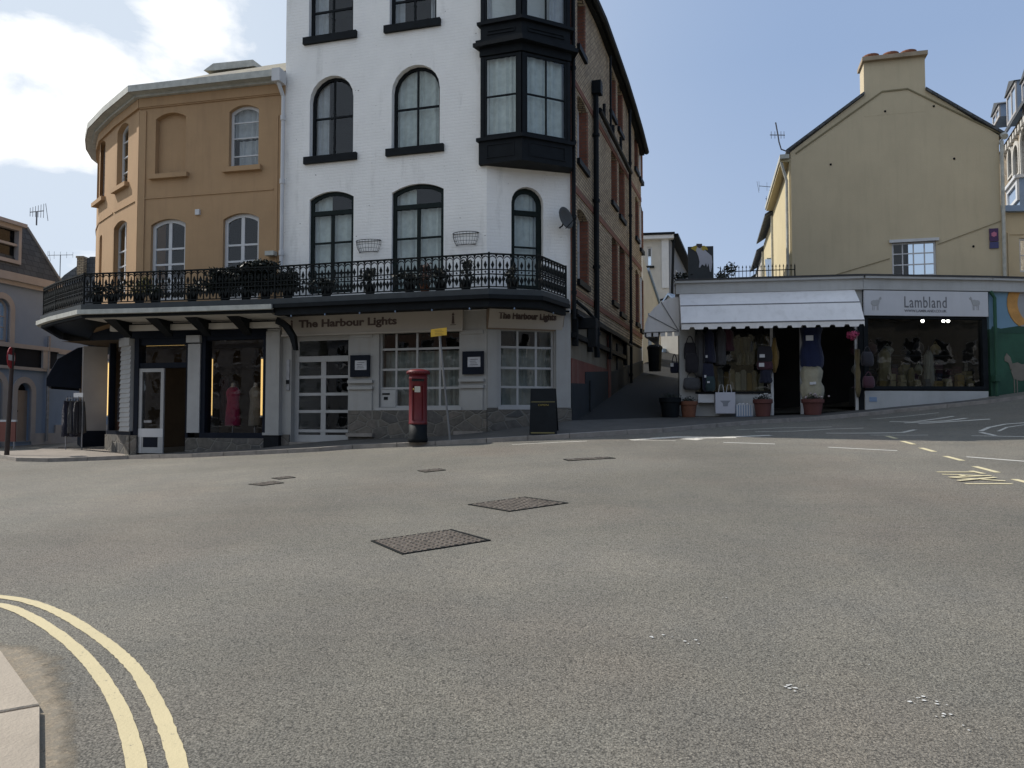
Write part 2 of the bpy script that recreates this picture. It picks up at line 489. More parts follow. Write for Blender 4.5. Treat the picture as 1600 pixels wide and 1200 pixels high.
def asphalt(name, base=(.212, .200, .172), patch=1.0):
    m, t, b = newmat(name)
    co = t.nodes.new('ShaderNodeTexCoord').outputs['Object']
    big = noise(t, co, .22, 5, .55, (.3, .7)); mid = noise(t, co, 1.7, 6, .65, (.3, .7))
    col = mixc(t, big, tuple(x * .74 for x in base), tuple(x * 1.18 for x in base))
    lane = noise(t, scaled(t, co, (.18, .9, 1)), 1.1, 4, .5, (.35, .65))
    col = mixc(t, lane, mixc(t, 1.0, col, (.88, .89, .88), 'MULTIPLY'), col)
    col = mixc(t, mid, col, mixc(t, 1.0, col, (1.2, 1.17, 1.12), 'MULTIPLY'))
    v = t.nodes.new('ShaderNodeTexVoronoi'); v.inputs['Scale'].default_value = 105; lk(t, co, v.inputs['Vector'])
    sc_ = t.nodes.new('ShaderNodeSeparateColor'); lk(t, v.outputs['Color'], sc_.inputs[0])
    st = t.nodes.new('ShaderNodeMapRange'); st.inputs['To Min'].default_value = .74; st.inputs['To Max'].default_value = 1.22
    lk(t, sc_.outputs[0], st.inputs['Value'])
    col = mixc(t, 1.0, col, st.outputs[0], 'MULTIPLY')
    pit = t.nodes.new('ShaderNodeMapRange'); pit.inputs['From Min'].default_value = .46; pit.inputs['From Max'].default_value = .78; pit.inputs['To Min'].default_value = 1.03; pit.inputs['To Max'].default_value = .42
    lk(t, v.outputs['Distance'], pit.inputs['Value']); col = mixc(t, 1.0, col, pit.outputs[0], 'MULTIPLY')
    fi = noise(t, co, 75, 5, .75, (.36, .66)); f2 = t.nodes.new('ShaderNodeMapRange'); f2.inputs['To Min'].default_value = .55; f2.inputs['To Max'].default_value = 1.25
    lk(t, fi, f2.inputs['Value']); col = mixc(t, 1.0, col, f2.outputs[0], 'MULTIPLY')
    # reddish dust by the right side and old pale scuffs
    tn = noise(t, co, .33, 3, .5, (.5, .72)); t2 = t.nodes.new('ShaderNodeMath'); t2.operation = 'MULTIPLY'; t2.inputs[1].default_value = .45; lk(t, tn, t2.inputs[0])
    col = mixc(t, t2.outputs[0], col, mixc(t, 1.0, col, (1.13, .98, .93), 'MULTIPLY'))
    sp = noise(t, scaled(t, co, (1, 2.6, 1)), 7.5, 3, .6, (.745, .775))
    wt = noise(t, co, .6, 2, .5, (.48, .62)); sm = t.nodes.new('ShaderNodeMath'); sm.operation = 'MULTIPLY'
    lk(t, sp, sm.inputs[0]); lk(t, wt, sm.inputs[1]); col = mixc(t, sm.outputs[0], col, (.42, .41, .38))
    lk(t, col, b.inputs['Base Color']); b.inputs['Roughness'].default_value = .82; b.inputs['Specular IOR Level'].default_value = .35
    h = t.nodes.new('ShaderNodeMath'); h.operation = 'ADD'; lk(t, v.outputs['Distance'], h.inputs[0]); lk(t, fi, h.inputs[1])
    bumpn(t, b, h.outputs[0], .6, .01)
    return m
def paintmat(name, c, wear=(.56, .66), under=(.10, .095, .088)):
    m, t, b = newmat(name)
    co = t.nodes.new('ShaderNodeTexCoord').outputs['Object']
    w = noise(t, co, 26, 6, .75, wear)
    w2 = noise(t, co, 1.3, 4, .6, (.35, .75))
    col = mixc(t, w2, tuple(x * .86 for x in c), c)
    col = mixc(t, w, col, under)
    lk(t, col, b.inputs['Base Color']); b.inputs['Roughness'].default_value = .75
    bumpn(t, b, noise(t, co, 50, 4, .7), .35, .01)
    return m
def clothmat(name, c, rough=.9, stripe=None):
    m, t, b = newmat(name)
    tcn = t.nodes.new('ShaderNodeTexCoord'); co = tcn.outputs['Object']
    col = mixc(t, noise(t, co, 7, 5, .6, (.3, .7)), tuple(x * .75 for x in c), c)
    if stripe:
        wv = t.nodes.new('ShaderNodeTexWave'); wv.inputs['Scale'].default_value = stripe[1]; wv.inputs['Distortion'].default_value = .6
        lk(t, tcn.outputs['UV'], wv.inputs['Vector']); col = mixc(t, wv.outputs['Fac'], col, stripe[0])
    lk(t, col, b.inputs['Base Color']); b.inputs['Roughness'].default_value = rough
    b.inputs['Sheen Weight'].default_value = .2
    bumpn(t, b, noise(t, co, 25, 3), .4, .02)
    return m
def slatemat(name, c=(.07, .075, .08), moss=None, rw=.28, rh=.2):
    m, t, b = newmat(name)
    tcn = t.nodes.new('ShaderNodeTexCoord'); k = t.nodes.new('ShaderNodeTexBrick')
    k.inputs['Scale'].default_value = 1; k.inputs['Brick Width'].default_value = rw; k.inputs['Row Height'].default_value = rh; k.inputs['Mortar Size'].default_value = .012
    k.inputs['Color1'].default_value = (*[x * .75 for x in c], 1); k.inputs['Color2'].default_value = (*[x * 1.3 for x in c], 1); k.inputs['Mortar'].default_value = (*[x * .3 for x in c], 1)
    lk(t, tcn.outputs['UV'], k.inputs['Vector'])
    col = k.outputs['Color']
    if moss: col = mixc(t, noise(t, tcn.outputs['Object'], 3.2, 6, .65, (.42, .6)), col, moss)
    lk(t, col, b.inputs['Base Color']); b.inputs['Roughness'].default_value = .7
    bumpn(t, b, k.outputs['Fac'], -.5, .02)
    return m
def leafmat(name, c):
    m, t, b = newmat(name)
    co = t.nodes.new('ShaderNodeTexCoord').outputs['Object']
    lk(t, mixc(t, noise(t, co, 18, 3, .6, (.3, .7)), tuple(x * .5 for x in c), tuple(x * 1.5 for x in c)), b.inputs['Base Color'])
    b.inputs['Roughness'].default_value = .6
    return m
m_road = asphalt('asphalt')
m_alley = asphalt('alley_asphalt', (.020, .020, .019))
m_pave = brickmat('paving_slabs', (.27, .235, .20), (.24, .21, .18), (.10, .09, .08), .6, .45, .008, .25, .85, None, .15)
m_pave2 = mat('tarmac_footway', (.085, .080, .073), .9, .2, 2, .4, 60)
m_kerb = mat('kerb_granite', (.25, .225, .20), .85, .22, 6, .5, 70, streak=.2)
m_yel = paintmat('yellow_line_paint', (.50, .425, .25), (.60, .72))
m_yel2 = paintmat('faded_yellow_paint', (.60, .53, .33), (.60, .70))
m_wp = paintmat('white_road_paint', (.52, .51, .47), (.58, .68))
m_wpw = paintmat('worn_road_paint', (.60, .57, .50), (.52, .66))
m_white = brickmat('white_painted_brick', (.7, .7, .7), (.7, .7, .7), (.6, .6, .6), paint=(.88, .86, .82), bump=.5, dirty=.5)
m_ground = mat('shaded_shopfront_render', (.33, .325, .31), .75, .08, 2, .15, 60, streak=.3)  # ground-floor render, colour darkened for the shade under the balcony
m_cream = mat('cream_render', (.45, .43, .39), .75, .08, 2, .15, 60, streak=.12)
m_shopt = mat('shaded_shopfront_paint', (.36, .36, .355), .5, .08, 3, .08, 20, streak=.2)  # white gloss copy with the shopfront shade put into its colour
m_wtrim = mat('white_gloss_paint', (.55, .55, .55), .45, .06, 3, .08, 20, streak=.1)
m_sign = mat('cream_sign_board', (.40, .365, .32), .5, .05, 2, streak=.08)
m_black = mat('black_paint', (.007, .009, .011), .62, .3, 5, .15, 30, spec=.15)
m_dkgreen = mat('dark_green_paint', (.008, .014, .013), .6, .3, 5, .1, 30, spec=.15)
m_iron = mat('cast_iron', (.008, .010, .010), .65, .4, 8, .3, 60, spec=.15)
m_navy = mat('navy_paint', (.005, .008, .016), .6, .2, 4, spec=.15)
m_ochre = mat('ochre_render', (.39, .25, .135), .85, .07, 1.2, .25, 45, streak=.32, dirt=(.24, .15, .09))
m_yellow = mat('pale_yellow_render', (.50, .42, .285), .88, .055, .9, .25, 40, streak=.15, dirt=(.22, .19, .13))
m_yellit = mat('pale_yellow_side', (.50, .43, .27), .85, .06, 1.2, .2, 40)
m_brick = brickmat('buff_brick', (.55, .43, .28), (.36, .27, .17), (.12, .095, .075), .23, .085, .016, .8, .85)
m_red = brickmat('red_brick', (.27, .10, .06), (.22, .08, .05), (.13, .10, .08), .23, .085, .01, .5)
m_stone = stonemat('plinth_stone', [(.12, .11, .095), (.17, .15, .125), (.09, .088, .085), (.19, .165, .14)], 2.6)
m_slate = slatemat('slate')
m_moss = slatemat('mossy_slate', (.12, .105, .085), (.19, .17, .10))
m_gutter = mat('pale_gutter', (.42, .42, .38), .6, .18, 6, .1, 30, streak=.3)
m_greyw = mat('grey_render', (.225, .30, .42), .85, .05, 1.5, .15, 40)
m_beige = mat('beige_trim', (.36, .345, .34), .8, .08, 2, .1, 40)
m_glass = glassmat('window_glass')
m_glassd = glassmat('shop_glass', (.62, .65, .64), 1.15)
m_curt = clothmat('net_curtain', (.62, .66, .64))
m_curt2 = clothmat('pale_curtain', (.50, .50, .52))
m_lace = clothmat('lace_curtain', (.26, .27, .255))
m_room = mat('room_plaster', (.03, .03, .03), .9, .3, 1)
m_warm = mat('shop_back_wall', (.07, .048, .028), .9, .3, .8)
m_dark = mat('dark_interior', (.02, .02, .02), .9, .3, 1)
m_postred = mat('pillar_box_red', (.12, .009, .013), .45, .12, 5, .05, 20, spec=.5)
m_terra = mat('terracotta', (.17, .07, .04), .85, .2, 7, .2, 40)
m_awn = mat('white_awning_canvas', (.74, .72, .71), .75, .07, 1.5, .08, 20, streak=.2)
m_seam = mat('awning_seam', (.20, .20, .21), .8)
m_tube = emit('lit_tube', (.95, .62, .22), 1.1)
m_spot = emit('spot_lamp', (1.0, .97, .9), 9)
m_tread = mat('pale_tread', (.21, .185, .155), .5, .45, 14, .3, 60, metal=.3)  # treads coloured paler for the whitish highlights on the iron
m_iron_cov = mat('cover_iron', (.115, .095, .08), .55, .35, 20, .4, 60, metal=.35)
m_alu = mat('weathered_metal', (.25, .25, .26), .45, .2, 8, metal=.7)
m_grass = leafmat('leaf_green', (.02, .032, .012))
m_leafd = leafmat('leaf_dark', (.010, .015, .009))
m_leafy = leafmat('leaf_yellow', (.12, .11, .02))
# ================================================================= windows and doors
def window(rt, F, b, kind='r', rise=None, rec=.16, fw=.06, vb=(.5,), hb=(.5,), bw=.03, fm=None, gm=None, curt=(), cm=None, cd=.09,
           sill=None, sm=None, name='window', thick=.05, transom=None, tw=.09, bot=None, arch_reveal=None):
    s0, s1, z0, z1 = b; fm = fm or m_black; gm = gm or m_glass
    mb = MB(); fb = bot if bot is not None else fw
    lo = loop(s0, s1, z0, z1, kind, rise); li = inset(s0, s1, z0, z1, kind, rise, fw)
    d1 = -rec + thick; d0 = -rec
    mb.ring(F, lo, li, d0, d1)
    if fb > fw: mb.bx(F, s0 + fw, s1 - fw, z0 + fw, z0 + fb, d0, d1 - .004)
    zt = z1
    for f in vb:
        a = s0 + (s1 - s0) * f
        w = bw * (1.9 if name == 'glazed_door' and abs(f - .5) < .01 else 1)
        mb.bx(F, a - w / 2, a + w / 2, z0 + fw, min(topz(s0, s1, z1, kind, rise, a) - fw * .9, transom if transom else 1e9), d0 + .008, d1 - .008)
    for f in hb:
        z = z0 + (z1 - z0) * f
        w = bw
        mb.bx(F, s0 + fw * .95, s1 - fw * .95, z - w / 2, z + w / 2, d0 + .004, d1 - .004)
    if transom: mb.bx(F, s0 + fw * .9, s1 - fw * .9, transom - tw / 2, transom + tw / 2, d0 - .002, d1 + .012)
    wo = mk(name, mb, fm, rt)
    g = MB(); gl = inset(s0, s1, z0, z1, kind, rise, fw * .8)
    g.face([F.p(a, z, d0 + thick * .45) for a, z in gl]); mk('pane', g, gm, wo)
    if curt:
        c = MB(); rnd = random.Random(int(abs(s0 * 977 + z0 * 131) * 10) % 9999)
        for (f0, f1, zf0, zf1) in curt:
            n = max(6, int((f1 - f0) * (s1 - s0) / .035)); ph = rnd.random() * 6; prev = None
            for k in range(n + 1):
                a = s0 + fw * .5 + (s1 - s0 - fw) * (f0 + (f1 - f0) * k / n)
                zt = min(topz(s0, s1, z1, kind, rise, a) - fw * .3, z0 + (z1 - z0) * zf1)
                dd = d0 - cd + .022 * math.sin(k * 1.25 + ph + math.sin(k * .37) * 1.5) + rnd.uniform(-.006, .006)
                cur = (F.p(a, z0 + (z1 - z0) * zf0, dd), F.p(a, zt, dd * 1.0))
                if prev: c.face([prev[0], cur[0], cur[1], prev[1]])
                prev = cur
        mk('curtain', c, cm or m_curt, wo, smooth=True)
    if sill:
        q = MB(); q.bx(F, s0 - sill[0], s1 + sill[0], z0 - sill[1], z0 + .004, -rec * .6, sill[2]); mk('sill', q, sm or fm, wo)
    return wo
def text_mb(F, s0, s1, z0, z1, txt, d, mat_, parent, name='lettering', ext=.006, bold=.0, spacing=1.0, fit=True):
    cu = bpy.data.curves.new('t', 'FONT'); cu.body = txt; cu.extrude = ext; cu.offset = bold; cu.space_character = spacing; cu.resolution_u = 3
    o = bpy.data.objects.new('t', cu); COL.objects.link(o)
    bpy.context.view_layer.update()
    me = o.to_mesh(); vs = [v.co.copy() for v in me.vertices]; fs = [list(p.vertices) for p in me.polygons]
    o.to_mesh_clear(); bpy.data.objects.remove(o); bpy.data.curves.remove(cu)
    x0 = min(v.x for v in vs); x1 = max(v.x for v in vs); y0 = min(v.y for v in vs); y1 = max(v.y for v in vs)
    mb = MB()
    for v in vs: mb.v.append(F.p(s0 + (v.x - x0) / (x1 - x0) * (s1 - s0), z0 + (v.y - y0) / (y1 - y0) * (z1 - z0), d + v.z))
    mb.f = fs
    return mk(name, mb, mat_, parent)
# ================================================================= ground
def axis(core, far):
    a = list(core); st = a[1] - a[0]
    while a[-1] < far: st *= 1.35; a.append(a[-1] + st)
    st = a[1] - a[0]
    while a[0] > -far: st *= 1.35; a.insert(0, a[0] - st)
    return a
xs = axis([-24 + .6 * k for k in range(90)], 900); ys = axis([-6 + .5 * k for k in range(80)], 900)
g = MB()
g.v = [Vector((x, y, gz(x, y))) for y in ys for x in xs]
nx = len(xs)
g.f = [[j * nx + i, j * nx + i + 1, (j + 1) * nx + i + 1, (j + 1) * nx + i] for j in range(len(ys) - 1) for i in range(nx - 1)]
g.org = Vector((0, 0, 0)); struct('road', g, m_road, True)
# plan lines of the fronts
WD = (-.959, .282); WP = (-4.76, 19.5)
W0 = online(440, WP, WD); W1 = online(760, WP, WD)
C1 = online(892, W1, (.958, .285))
BD = (.3007, .9537); B1 = (C1[0] + BD[0] * 11.64, C1[1] + BD[1] * 11.64)
OD = (-.972, .234); O1 = online(210, W0, OD)
FWt = Fr(W0, W1); FC = Fr(W1, C1); FB = Fr(C1, B1); FO = Fr(O1, W0)
L0 = (.2096 * 21.78, 21.78); L1 = (.44 * 21.0, 21.0); L2 = (.5984 * 21.3, 21.3); L3 = (15.6, 21.75)
FL = Fr(L0, L1); FR_ = Fr(L1, L2); FM = Fr(L2, L3)
CV = [(-13.5, 31), (-13.6, 27.5), (-13.4, 25.9), (-13.1, 25.0), (-12.7, 24.2), (-12.15, 23.3), (-11.1, 22.1), O1]
# near pavement: (kerb pixel, wall point xy, wall z)
def kerb_poly(px): return [gp(u, v) for u, v in px]
kp = kerb_poly([(200, 717.5), (300, 715), (400, 710.6), (500, 705.6), (551, 701.5), (620, 699), (680, 696), (760, 692), (890, 685), (980, 679), (1036, 676), (1080, 671.5),
                (1120, 668), (1190, 662), (1277, 657), (1340, 651), (1400, 645), (1480, 637), (1547, 630), (1600, 623), (1700, 610)])
def wz(P, v):   # height at plan point P seen at row v
    d = rdir(800, v); return CAMZ + P[1] * d.z / d.y
wallpts = []
def wp(P, v, back=.15): wallpts.append((P, wz(P, v)))
def onl(u, A, B): return online(u, A, (B[0] - A[0], B[1] - A[1]))
wl = [(O1, 711), (onl(300, W0, O1), 706), (onl(400, W0, O1), 701), (onl(480, W0, W1), 692), (onl(545, W0, W1), 687), (onl(620, W0, W1), 684), (onl(690, W0, W1), 681),
      (W1, 674), (C1, 657), (((C1[0]*2+L0[0])/3, (C1[1]*2+L0[1])/3), 655), (((C1[0]+L0[0]*2)/3, (C1[1]+L0[1]*2)/3), 653), (onl(1085, L0, L1), 651), (onl(1120, L0, L1), 650.5), (onl(1190, L0, L1), 649.5), (onl(1270, L0, L1), 646.5), (onl(1345, L0, L1), 640.5),
      (onl(1400, L1, L2), 635), (onl(1480, L1, L2), 628), (L2, 621.5), ((13.9, 21.5), 617), (L3, 605)]
def strip(front, back, name, mat_, kerb=.085, inner=.14, kmat=None):
    """footway between a kerb line and a back line, with a row of kerb stones"""
    s = MB(); k = MB()
    fr = [f + Vector((0, 0, kerb)) for f in front]
    bk = [Vector((p[0][0], p[0][1], p[1])) for p in back]
    ins = [f + (b - f).normalized() * inner if (b - f).length > .3 else f for f, b in zip(fr, bk)]
    ins = [Vector((i.x, i.y, i.z)) for i in ins]
    ext = [b + Vector(((b - f).x, (b - f).y, 0)).normalized() * .6 for f, b in zip(fr, bk)]
    for i in range(len(fr) - 1):
        m = [(fr[i], fr[i + 1])]
        s.face([ins[i], ins[i + 1], bk[i + 1], bk[i]]); s.face([bk[i], bk[i + 1], ext[i + 1], ext[i]])
        L = (fr[i + 1] - fr[i]).length; nst = max(1, round(L / .9))
        for q in range(nst):
            a, c = q / nst, (q + 1) / nst; gp_ = .006 / max(L, .1)
            P = lambda A, B, t: A.lerp(B, t)
            up = Vector((0, 0, .004)); dn = Vector((0, 0, -.3))
            A0, A1 = P(fr[i], fr[i + 1], a + gp_), P(fr[i], fr[i + 1], c - gp_); B0, B1_ = P(ins[i], ins[i + 1], a + gp_), P(ins[i], ins[i + 1], c - gp_)
            k.prism([A0 + up, A1 + up, B1_ + up, B0 + up], [A0 + dn, A1 + dn, B1_ + dn, B0 + dn])
    s.org = Vector((0, 0, 0)); k.org = Vector((0, 0, 0))
    struct(name, s, mat_); struct('kerb', k, kmat or m_kerb)
strip(kp, [(P, wz(P, v)) for P, v in wl], 'pavement', m_pave2)
# corner footway on the left, round the curved shop
kl = kerb_poly([(-120, 709), (-60, 712), (0, 716), (25, 721), (75, 722), (137, 720), (200, 717.5)])
bl = []
for (u, v) in [(-120, 700), (-60, 703), (5, 706), (50, 704), (112, 700.5), (130, 701)]:
    q = gp(u, v, .085); bl.append(((q.x, q.y), q.z))
bl.append((O1, wz(O1, 711)))
strip(kl, bl, 'pavement', m_pave)
# a slab of footway running back into the side street under the awning
q = MB(); z_ = wz(O1, 711)
pts = [Vector((b[0][0], b[0][1], b[1] + .002)) for b in bl[3:]] + [Vector((-11.6, 23.5, .80)), Vector((-12.6, 26, .9)), Vector((-14.2, 27, .88))]
q.face(pts); q.org = Vector((0, 0, 0)); struct('pavement', q, m_pave)
# near-left footway with kerb stones at the photographer's corner
kn = kerb_poly([(-60, 1010), (0, 1027), (62, 1115), (62, 1330)])
bn = [((p.x - 1.4, p.y - .5), p.z + .10) for p in kn]
bn[0] = ((kn[0].x - 1.0, kn[0].y - 1.0), bn[0][1])
s = MB(); k = MB()
for i in range(len(kn) - 1):
    a, b = kn[i], kn[i + 1]; t = (b - a).normalized(); nrm = Vector((t.y, -t.x, 0)).normalized()
    nrm = -nrm if nrm.x > 0 else nrm
    if i == 0: t0 = nrm
kn2 = []
for i, p in enumerate(kn):
    t = (kn[min(i + 1, len(kn) - 1)] - kn[max(i - 1, 0)]).normalized(); nrm = Vector((t.y, -t.x, 0)).normalized()
    if nrm.x > 0: nrm = -nrm
    kn2.append(p + nrm * .30)
for i in range(len(kn) - 1):
    g_ = .012
    a, b, c, d = kn[i].lerp(kn[i + 1], g_), kn[i].lerp(kn[i + 1], 1 - g_), kn2[i].lerp(kn2[i + 1], 1 - g_), kn2[i].lerp(kn2[i + 1], g_)
    up = Vector((0, 0, .035)); dn = Vector((0, 0, -.2))
    top = [x + up for x in (a, b, c, d)]
    cc = sum(top, Vector()) / 4
    k.prism([cc + (x - cc) * .985 + Vector((0, 0, .006)) for x in top], top); k.prism(top, [x + dn for x in (a, b, c, d)])
    s.face([kn2[i] + Vector((0, 0, .032)), kn2[i + 1] + Vector((0, 0, .032)), kn2[i + 1] + Vector((-6, 0, .032)), kn2[i] + Vector((-6, 0, .032))])
s.org = k.org = Vector((0, 0, 0)); struct('pavement', s, m_pave); struct('kerb', k, mat('worn_kerb_stone', (.31, .265, .21), .85, .16, 2.2, .35, 60, streak=.15))
# sandy dirt gathered along the near kerb
sd_ = MB(); rnd = random.Random(8); N_ = 60
dp_ = [kn[0].lerp(kn[1], k / 30) for k in range(31)] + [kn[1].lerp(kn[2], k / 30) for k in range(1, 31)]
dp_ = [kn[1].lerp(kn[0], -0.0)] and [kn[0].lerp(kn[1], k / 20) for k in range(20)] + [kn[1].lerp(kn[2], k / 24) for k in range(24)] + [kn[2].lerp(kn[3], k / 10) for k in range(11)]
o_ = []
for i, p in enumerate(dp_):
    t = (dp_[min(i + 1, len(dp_) - 1)] - dp_[max(i - 1, 0)]).normalized(); nn = Vector((t.y, -t.x, 0)); nn = nn if nn.x > 0 else -nn
    w_ = .10 + .16 * max(0, 1 - abs(i - 26) / 16) + .08; q_ = p + nn * w_; o_.append((Vector((p.x, p.y, gz(p.x, p.y) + .004)), Vector((q_.x, q_.y, gz(q_.x, q_.y) + .004))))
for (a, b), (c, d) in zip(o_, o_[1:]): sd_.face([a, b, d, c])
m_sand, t_, b_ = newmat('kerb_dirt')
co_ = t_.nodes.new('ShaderNodeTexCoord').outputs['Object']
lk(t_, mixc(t_, noise(t_, co_, 12, 6, .75, (.42, .6)), (.20, .175, .135), mixc(t_, noise(t_, co_, 70, 4, .7, (.35, .65)), (.15, .125, .09), (.34, .28, .20))), b_.inputs['Base Color']); b_.inputs['Roughness'].default_value = .95
bumpn(t_, b_, noise(t_, co_, 60, 5, .75), .7, .012)
sd_.org = kn[1].copy(); o = mk('dirt', sd_, m_sand)
ca_ = o.data.color_attributes.new('fade', 'FLOAT_COLOR', 'POINT')
for i in range(len(o.data.vertices)): k_ = 1.0 if i % 4 in (0, 3) else 0.0; ca_.data[i].color = (k_, k_, k_, 1)
at_ = t_.nodes.new('ShaderNodeAttribute'); at_.attribute_name = 'fade'
fa_ = t_.nodes.new('ShaderNodeMath'); fa_.operation = 'ADD'; lk(t_, at_.outputs['Fac'], fa_.inputs[0]); lk(t_, noise(t_, co_, 9, 7, .75), fa_.inputs[1])
fr_ = t_.nodes.new('ShaderNodeMapRange'); fr_.inputs['From Min'].default_value = .72; fr_.inputs['From Max'].default_value = 1.15; lk(t_, fa_.outputs[0], fr_.inputs['Value']); lk(t_, fr_.outputs[0], b_.inputs['Alpha']); o['kind'] = 'stuff'; o['label'] = 'sandy dirt gathered along the near left kerb'; o['category'] = 'dirt'
# ================================================================= alley
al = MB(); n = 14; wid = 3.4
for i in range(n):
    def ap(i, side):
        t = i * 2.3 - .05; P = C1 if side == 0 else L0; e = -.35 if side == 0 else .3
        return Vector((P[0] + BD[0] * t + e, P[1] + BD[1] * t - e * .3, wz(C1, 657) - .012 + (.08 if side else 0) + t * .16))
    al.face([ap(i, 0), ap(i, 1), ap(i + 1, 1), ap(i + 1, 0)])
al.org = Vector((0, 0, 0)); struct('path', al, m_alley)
# ================================================================= road markings
def stroke(px, w, lift=.004, close=False, jit=0):
    P = [gp(u, v) for u, v in px]; mb = MB()
    D = []
    for a, b in zip(P, P[1:]):
        nseg = max(1, int((b - a).length / (.035 if jit else .25)))
        for q in range(nseg): D.append(a.lerp(b, q / nseg))
    D.append(P[-1])
    L, Rr = [], []
    for i, p in enumerate(D):
        t = D[min(i + 1, len(D) - 1)] - D[max(i - 1, 0)]; t.z = 0; t.normalize(); nn = Vector((-t.y, t.x, 0)) * (w / 2 + (rj.uniform(-jit, jit) if jit else 0))
        for lst, q in ((L, p + nn), (Rr, p - nn)): lst.append(Vector((q.x, q.y, gz(q.x, q.y) + lift)))
    for i in range(len(D) - 1): mb.face([Rr[i], Rr[i + 1], L[i + 1], L[i]])
    mb.org = D[0].copy(); return mb
rj = random.Random(5)
def smoothpx(p, n=5):
    out = []
    for i in range(len(p) - 1):
        p0, p1, p2, p3 = p[max(i - 1, 0)], p[i], p[i + 1], p[min(i + 2, len(p) - 1)]
        for k in range(n):
            t = k / n; out.append(tuple(.5 * ((2 * p1[j]) + (-p0[j] + p2[j]) * t + (2 * p0[j] - 5 * p1[j] + 4 * p2[j] - p3[j]) * t * t + (-p0[j] + 3 * p1[j] - 3 * p2[j] + p3[j]) * t ** 3) for j in (0, 1)))
    return out + [p[-1]]
yl1 = smoothpx([(-80, 928), (0, 933), (50, 942), (100, 962), (150, 993), (185, 1020), (214, 1050), (236, 1085), (253, 1120), (266, 1155), (277, 1190), (292, 1260)])
yl2 = smoothpx([(-80, 938), (0, 946), (42, 961), (85, 987), (122, 1017), (150, 1048), (172, 1080), (190, 1115), (202, 1150), (212, 1190), (224, 1260)])
for pl, lab in ((yl1, 'outer one of the two pale yellow lines curving round the near left kerb'), (yl2, 'inner one of the two pale yellow lines, nearer the left kerb stones')):
    o = stroke(pl, .070, jit=.003); tag(mk('yellow_line', o, m_yel), lab, 'road marking', 'double yellow lines')
def mark(px, w, m_, lab, grp, nm='road_marking', lift=.004):
    o = stroke(px, w, lift); tag(mk(nm, o, m_), lab, 'road marking', grp)
GW = 'long white dashes across the junction'
mark([(1130, 691.5), (1211, 694)], .085, m_wp, 'shortest white dash, just below the big worn white patch of road paint', GW)
mark([(1294, 699), (1402, 704.5)], .085, m_wp, 'long white dash in the middle of the junction, left of the yellow dashes', GW)
mark([(1510, 714), (1640, 724)], .085, m_wp, 'long white dash right of the yellow dashes, running out of the picture', GW)
mark([(800, 695), (917, 689.5)], .07, m_wpw, 'thin white line along the kerb in front of the chalkboard', GW)
GY = 'yellow dashes of the taxi bay'
for (a, b, c, d), lab in zip([(1386, 681.5, 1400, 685.5), (1410, 689.5, 1428, 694.5), (1439, 700, 1460, 706), (1477, 713, 1504, 720), (1523, 729, 1559, 738.5), (1584, 749, 1640, 763)],
                             ['farthest and smallest yellow dash of the taxi bay', 'second yellow dash of the taxi bay from the far end', 'third yellow dash of the taxi bay from the far end',
                              'fourth yellow dash of the taxi bay, left end of the long white dash', 'yellow dash right above the taxi lettering', 'nearest yellow dash, cut by the right edge of the picture']):
    mark([(a, b), (c, d)], .095, m_yel2, lab, GY)
# lettering TAXI
tx = MB()
def addst(px, w, lift=.006):
    o = stroke(px, w, lift); i = len(tx.v); tx.v += o.v; tx.f += [[k + i for k in f] for f in o.f]
addst([(1464, 738), (1526, 738)], .06); addst([(1517, 736.5), (1537, 741)], .08, .009)
addst([(1472, 741.5), (1548, 744.2)], .06); addst([(1483, 746.5), (1548, 743.8)], .06, .009); addst([(1497, 742.5), (1508, 745.5)], .07, .012)
addst([(1484, 746.8), (1571, 752.7)], .06, .012); addst([(1497, 752.5), (1556, 747.3)], .06, .015)
addst([(1508, 756.3), (1582, 756.5)], .06)
tx.org = gp(1520, 748); tag(mk('taxi_lettering', tx, m_yel2), 'yellow TAXI lettering painted on the road, read from the left', 'road marking')
ww = MB()
for px, w in (([(985, 687.8), (1060, 683.5), (1130, 683.5), (1205, 680.5)], .17), ([(1020, 685.5), (1060, 683), (1100, 684)], .26), ([(990, 689), (1056, 689)], .05), ([(1068, 685.5), (1095, 687.2)], .3), ([(1085, 684.8), (1150, 684)], .2)):
    o = stroke(px, w, .004 + .002 * len(ww.f) / 40); i = len(ww.v); ww.v += o.v; ww.f += [[k + i for k in f] for f in o.f]
ww.org = gp(1090, 685); tag(mk('road_marking', ww, m_wpw), 'big worn white patch of overlapping road paint below the alley mouth', 'road marking')
WZ = 'worn white lines in the shade of the shops'
